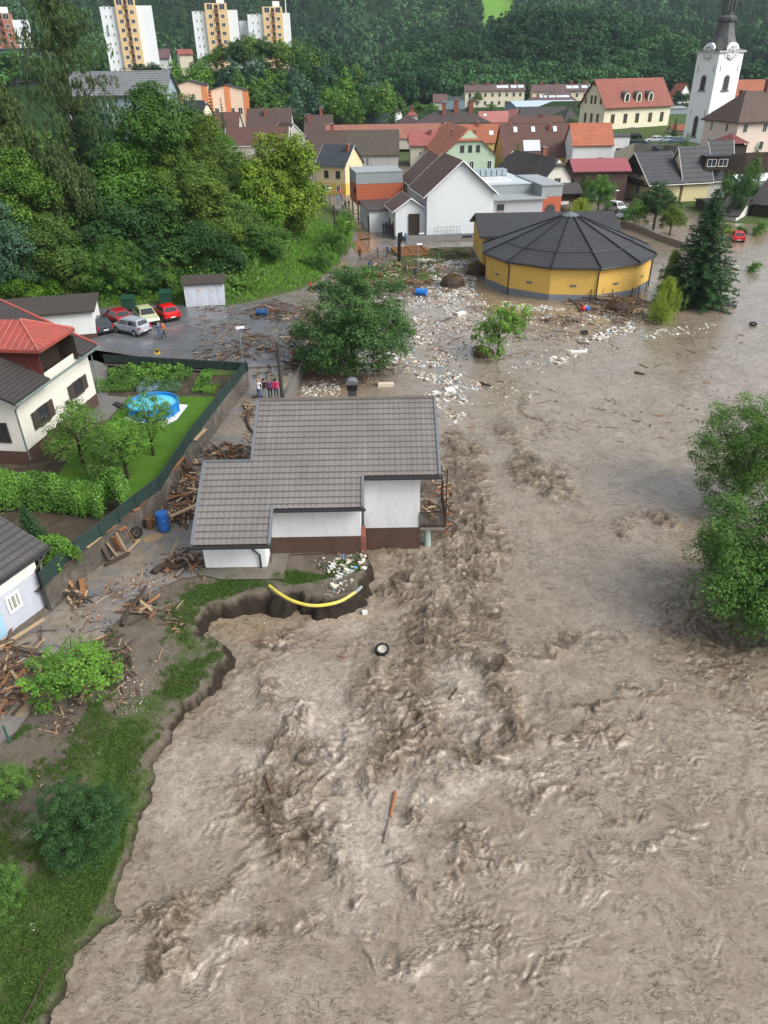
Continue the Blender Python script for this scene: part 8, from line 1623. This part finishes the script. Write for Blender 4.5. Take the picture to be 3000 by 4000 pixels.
scatter('foam_litter', [([(1620,1010),(1870,1010),(1850,1150),(1600,1160),(1480,1180),(1700,1100)], 3000, .08, .5), ([(1480,1160),(1900,1130),(1900,1260),(1700,1480),(1480,1420)], 2600, .08, .45), ([(1500,1250),(1720,1300),(1700,1420),(1450,1420)], 700, .1, .6), ([(1180,1480),(1330,1460),(1330,1560),(1170,1560)], 420, .08, .4), ([(1880,1180),(2500,1220),(2520,1290),(1900,1250)], 500, .1, .5),
        ([(2130,1400),(2280,1320),(2480,1230),(2480,1290),(2330,1340),(2200,1410)], 900, .1, .7), ([(1960,1170),(2220,1200),(2200,1240),(1960,1220)], 260, .1, .5), ([(2500,1290),(2820,1250),(2800,1290),(2520,1320)], 160, .1, .5), ([(1640,1430),(1900,1440),(1800,1640),(1680,1620)], 700, .08, .55), ([(1680,1440),(2100,1400),(2200,1500),(1850,1600)], 200, .08, .35), ([(1420,1140),(1500,1010),(1650,1100),(1560,1160)], 200, .08, .3), ([(1870,1230),(2200,1250),(2300,1330),(2000,1480),(1750,1420)], 350, .08, .35), ([(2850,1020),(2990,1030),(2990,1060),(2850,1050)], 60, .1, .5)], 5, fm, 'chip', zany, 1)
scatter('foam_litter', [([(1225,2185),(1420,2130),(1450,2200),(1330,2260),(1300,2300),(1240,2280)], 200, .06, .45), ([(1300,2280),(1380,2260),(1330,2350),(1240,2340)], 50, .06, .25), ([(100,3560),(300,3380),(330,3500),(140,3740)], 260, .02, .09), ([(380,2500),(620,2600),(500,2760),(420,2720)], 50, .03, .14), ([(400,2850),(560,2640),(620,2660),(470,2900)], 40, .03, .08), ([(500,2280),(640,2180),(620,2300),(520,2330)], 40, .04, .25), ([(0,2900),(200,2800),(200,2980),(0,3030)], 30, .03, .12),
        ([(700,1200),(1100,1200),(1150,1420),(760,1400)], 160, .04, .16), ([(60,3200),(200,3050),(420,3200),(200,3400)], 40, .03, .12), ([(1000,2350),(1500,2350),(1500,2600),(1100,2600)], 40, .03, .12), ([(1700,2100),(1900,2000),(2000,2500),(1750,2550)], 30, .04, .16)], 6, fm, 'chip', zany, 1)
wm = (WOODS, [2, 3, 3, 4, 2, 0, 1])
scatter('stick_litter', [([(760,1190),(1180,1180),(1220,1420),(800,1400)], 480, .15, 1.2), ([(1420,970),(1860,960),(1840,1160),(1400,1150)], 600, .15, 1.5), ([(1500,1130),(1900,1130),(1880,1400),(1500,1400)], 300, .2, 1.5), ([(200,2420),(820,2060),(1000,1560),(1080,1600),(820,2240),(260,2640)], 420, .1, .8), ([(250,2650),(800,2250),(850,2450),(400,2800)], 300, .1, .9), ([(60,2950),(300,2700),(500,2700),(250,3350)], 120, .1, .7), ([(1880,1200),(2500,1220),(2500,1330),(1900,1400)], 220, .2, 1.8), ([(1500,1400),(2900,1250),(2900,1700),(1700,1700)], 130, .2, 1.0), ([(1130,1380),(1500,1400),(1500,1480),(1200,1500)], 220, .3, 1.8), ([(-20,2600),(200,2450),(260,2560),(0,2800)], 200, .2, 1.2)], 8, wm, 'stick', zany, 1)
# single floating pieces
def onw(px, py, dz=.03): q = W(px, py, lvl(W(px, py, -1).y)+.1); return V3(q.x, q.y, wz(q.x, q.y)+dz)
for lab, a, b2, w_, mi, rd in [('orange debarked log floating upright in the central foam', (1545, 3092), (1525, 3190), .17, 0, 1), ('brown log floating in the left channel', (1038, 3035), (1062, 3100), .14, 2, 1), ('dark log with white end in the central rapids', (1783, 2695), (1752, 2732), .14, 3, 1), ('submerged grey trunk below the orange log', (1522, 3200), (1500, 3290), .16, 4, 1), ('short branch left of the floating tyre', (1320, 2560), (1350, 2568), .08, 0, 1),
        ('dark driftwood log in the open water right', (2480, 1450), (2520, 1458), .3, 3, 1), ('long pole on the grass edge pointing at the river', (180, 3280), (200, 3210), .06, 3, 1), ('black pipe like log near the small tree', (1875, 1492), (1918, 1505), .3, 3, 1), ('grey fallen branch on the lower left lawn', (80, 3280), (190, 3195), .09, 4, 1), ('thin dark pole lying along the lower left bank', (50, 3980), (245, 3600), .06, 3, 1), ('log across the lower left lawn', (60, 3680), (180, 3706), .1, 3, 1)]:
    water_ = a[0] > 600; p = onw(*a) if water_ else W(*a, .0)+V3(0, 0, .06); q = onw(*b2) if water_ else W(*b2, .0)+V3(0, 0, .06)
    if not water_: p.z = G1(p.x, p.y)+.08; q.z = G1(q.x, q.y)+.08
    plank(lab, p, q, w_*.95, .08, WOODS[mi], name='floating_log' if water_ else 'log', round_=True)
for lab, px, py, sx_, sy_, sz_, rz_ in [('long cream foam block drifting behind the chimney', 1507, 1500, 1.35, .5, .3, 0), ('square white foam slab in the current right of the chimney', 1757, 1520, .8, .8, .15, .2), ('white foam block in the calm water below the house', 1425, 2393, .26, .2, .16, .1), ('white foam slab under the small flooded tree', 1700, 1530, .5, .4, .15, .6), ('white foam board near the litter band', 2260, 1370, 1.6, .4, .15, .1), ('white foam block by the bright blue barrel', 1800, 1225, 1.1, .5, .3, .5)]:
    q = onw(px, py, .02); m = MB(); m.box(q+V3(0, 0, sz_*.3), (sx_, sy_, sz_), rz_); o = m.build('foam_block', FOAMM[1] if 'cream' in lab else FOAMM[0], bevel=.02); tag(o, lab, 'foam block')
def mound(label, px, py, r, h_, seed):
    q = W(px, py, 0); rs = np.random.RandomState(seed); n = 2200; d = sph(n, rs, .4); d[:, 2] = abs(d[:, 2]); P = np.array([q.x, q.y, -.1])+d*np.array([r, r*.7, h_])*(.9+.12*rs.rand(n))[:, None]; V = quads(P, d+rs.randn(n, 3)*.5, .38, .08, rs); R = wthing('root_mound', label, 'root mound', (q.x, q.y, 0)); leafobj(V, np.repeat(rs.rand(n), 4), 'fibres', leafmat('muddy_fibre', (.13, .095, .052), trans=0), R)
    m = MB(); m.lathe((q.x, q.y, -.3), [(r*.95, 0), (r*.85, h_*.5), (r*.5, h_*.9), (.05, h_*1.05)], 12); m.build('core', WOODS[3], R)
mound('rounded muddy root mound at the edge of the debris lawn', 1768, 1112, 1.5, 1.4, 1); mound('muddy root mound against the left wall of the round hall', 1858, 1070, 1.2, 1.7, 2); mound('muddy root mound in the woodpile before the round hall', 2420, 1205, 1.5, 1.3, 3); mound('small root mound under the flooded small tree', 1890, 1378, .9, .5, 4)
q = W(1560, 1018, .05); m = MB(); m.tube([q, q+V3(0, 0, 2.2), q+V3(.05, 0, 3.6)], [.27, .24, .24], 9); m.tube([q+V3(.3, 0, 2.4), q+V3(.3, 0, 3.7)], [.1, .14], 7); tag(m.build('charred_trunk', M('char', (.012, .012, .010), .9, .4, 4, .6)), 'black upright tree trunk stub on the debris lawn', 'tree trunk')
q = W(1600, 985, .2); R = wthing('crate_frame', 'large brown wooden crate frame lying on the debris lawn', 'crate', q); ca, cb_ = V3(4.4, .8, 0), V3(-.9, 3.0, .3); m = MB()
for f in (0, .5, 1): m.obox(q+ca*f-cb_*.5-ca*.5, V3(.12, 0, 0), cb_, V3(0, 0, .35))
for f in (0, .33, .66, 1): m.obox(q+cb_*f-cb_*.5-ca*.5, ca, V3(0, .12, 0), V3(0, 0, .35))
m.build('frame', WOODS[0], R)
# row of posts before the round hall
for k, (px, py) in enumerate([(2305, 1175), (2350, 1170), (2388, 1172), (2465, 1168), (2492, 1160), (2520, 1140)]): q = W(px, py, 0); m = MB(); m.tube([q, q+V3(0, 0, 1.25)], .05, 6); tag(m.build('fence_post', BLKP), 'thin dark post standing in the flood before the round hall', 'post', 'posts before the round hall')
q = W(40, 2905, 0); m = MB(); m.tube([q-V3(0, 0, .2), q+V3(0, 0, 1.0)], .045, 8); tag(m.build('fence_post', M('post_green', (.02, .10, .07), .5)), 'dark green metal post at the left lane edge', 'post')
for px, py, lab, c_ in ((2278, 1215, 'red ball floating before the round hall', (.6, .02, .03)), (2286, 1214, 'yellow ball floating before the round hall', (.7, .5, .03)), (2293, 1215, 'blue ball floating before the round hall', (.02, .15, .6))):
    q = W(px, py, 0); m = MB(); m.lathe(q, [(.01, 0), (.22, .08), (.3, .28), (.22, .5), (.01, .58)], 12); tag(m.build('float_ball', M('ball_%d' % px, c_, .4), smooth=True), lab, 'ball')
# big root log near the house
for lab, pts, r_ in (('thick twisted root log beside the white garage wall', [(600, 2235), (640, 2210), (690, 2215), (715, 2200)], .18), ('curved driftwood trunk at the start of the lane by the onlookers', [(985, 1600), (965, 1625), (970, 1660), (990, 1690)], .14), ('twisted grey log lying along the lane verge', [(480, 2440), (495, 2395), (540, 2340), (570, 2290)], .13)):
    m = MB(); P_ = catm([W(a, b2, .2) for a, b2 in pts]); m.tube(P_, [r_*(1-.5*i/len(P_)) for i in range(len(P_))], 8); tag(m.build('driftwood_log', WOODS[3], smooth=True), lab, 'log')

# ================================================================ HAZE
m = MB(); m.obox(V3(-1500, -60, -6), V3(3100, 0, 0), V3(0, 2450, 0), V3(0, 0, 420)); hz_ = m.build('haze', D.materials.new('haze_air')); tag(hz_, kind='stuff')
hm_ = hz_.data.materials[0]; hm_.use_nodes = True; t = hm_.node_tree; t.nodes.clear(); out = t.nodes.new('ShaderNodeOutputMaterial'); vp = t.nodes.new('ShaderNodeVolumePrincipled')
vp.inputs['Color'].default_value = (.72, .86, 1.0, 1); vp.inputs['Density'].default_value = HAZE; vp.inputs['Anisotropy'].default_value = .2; t.links.new(vp.outputs[0], out.inputs['Volume'])
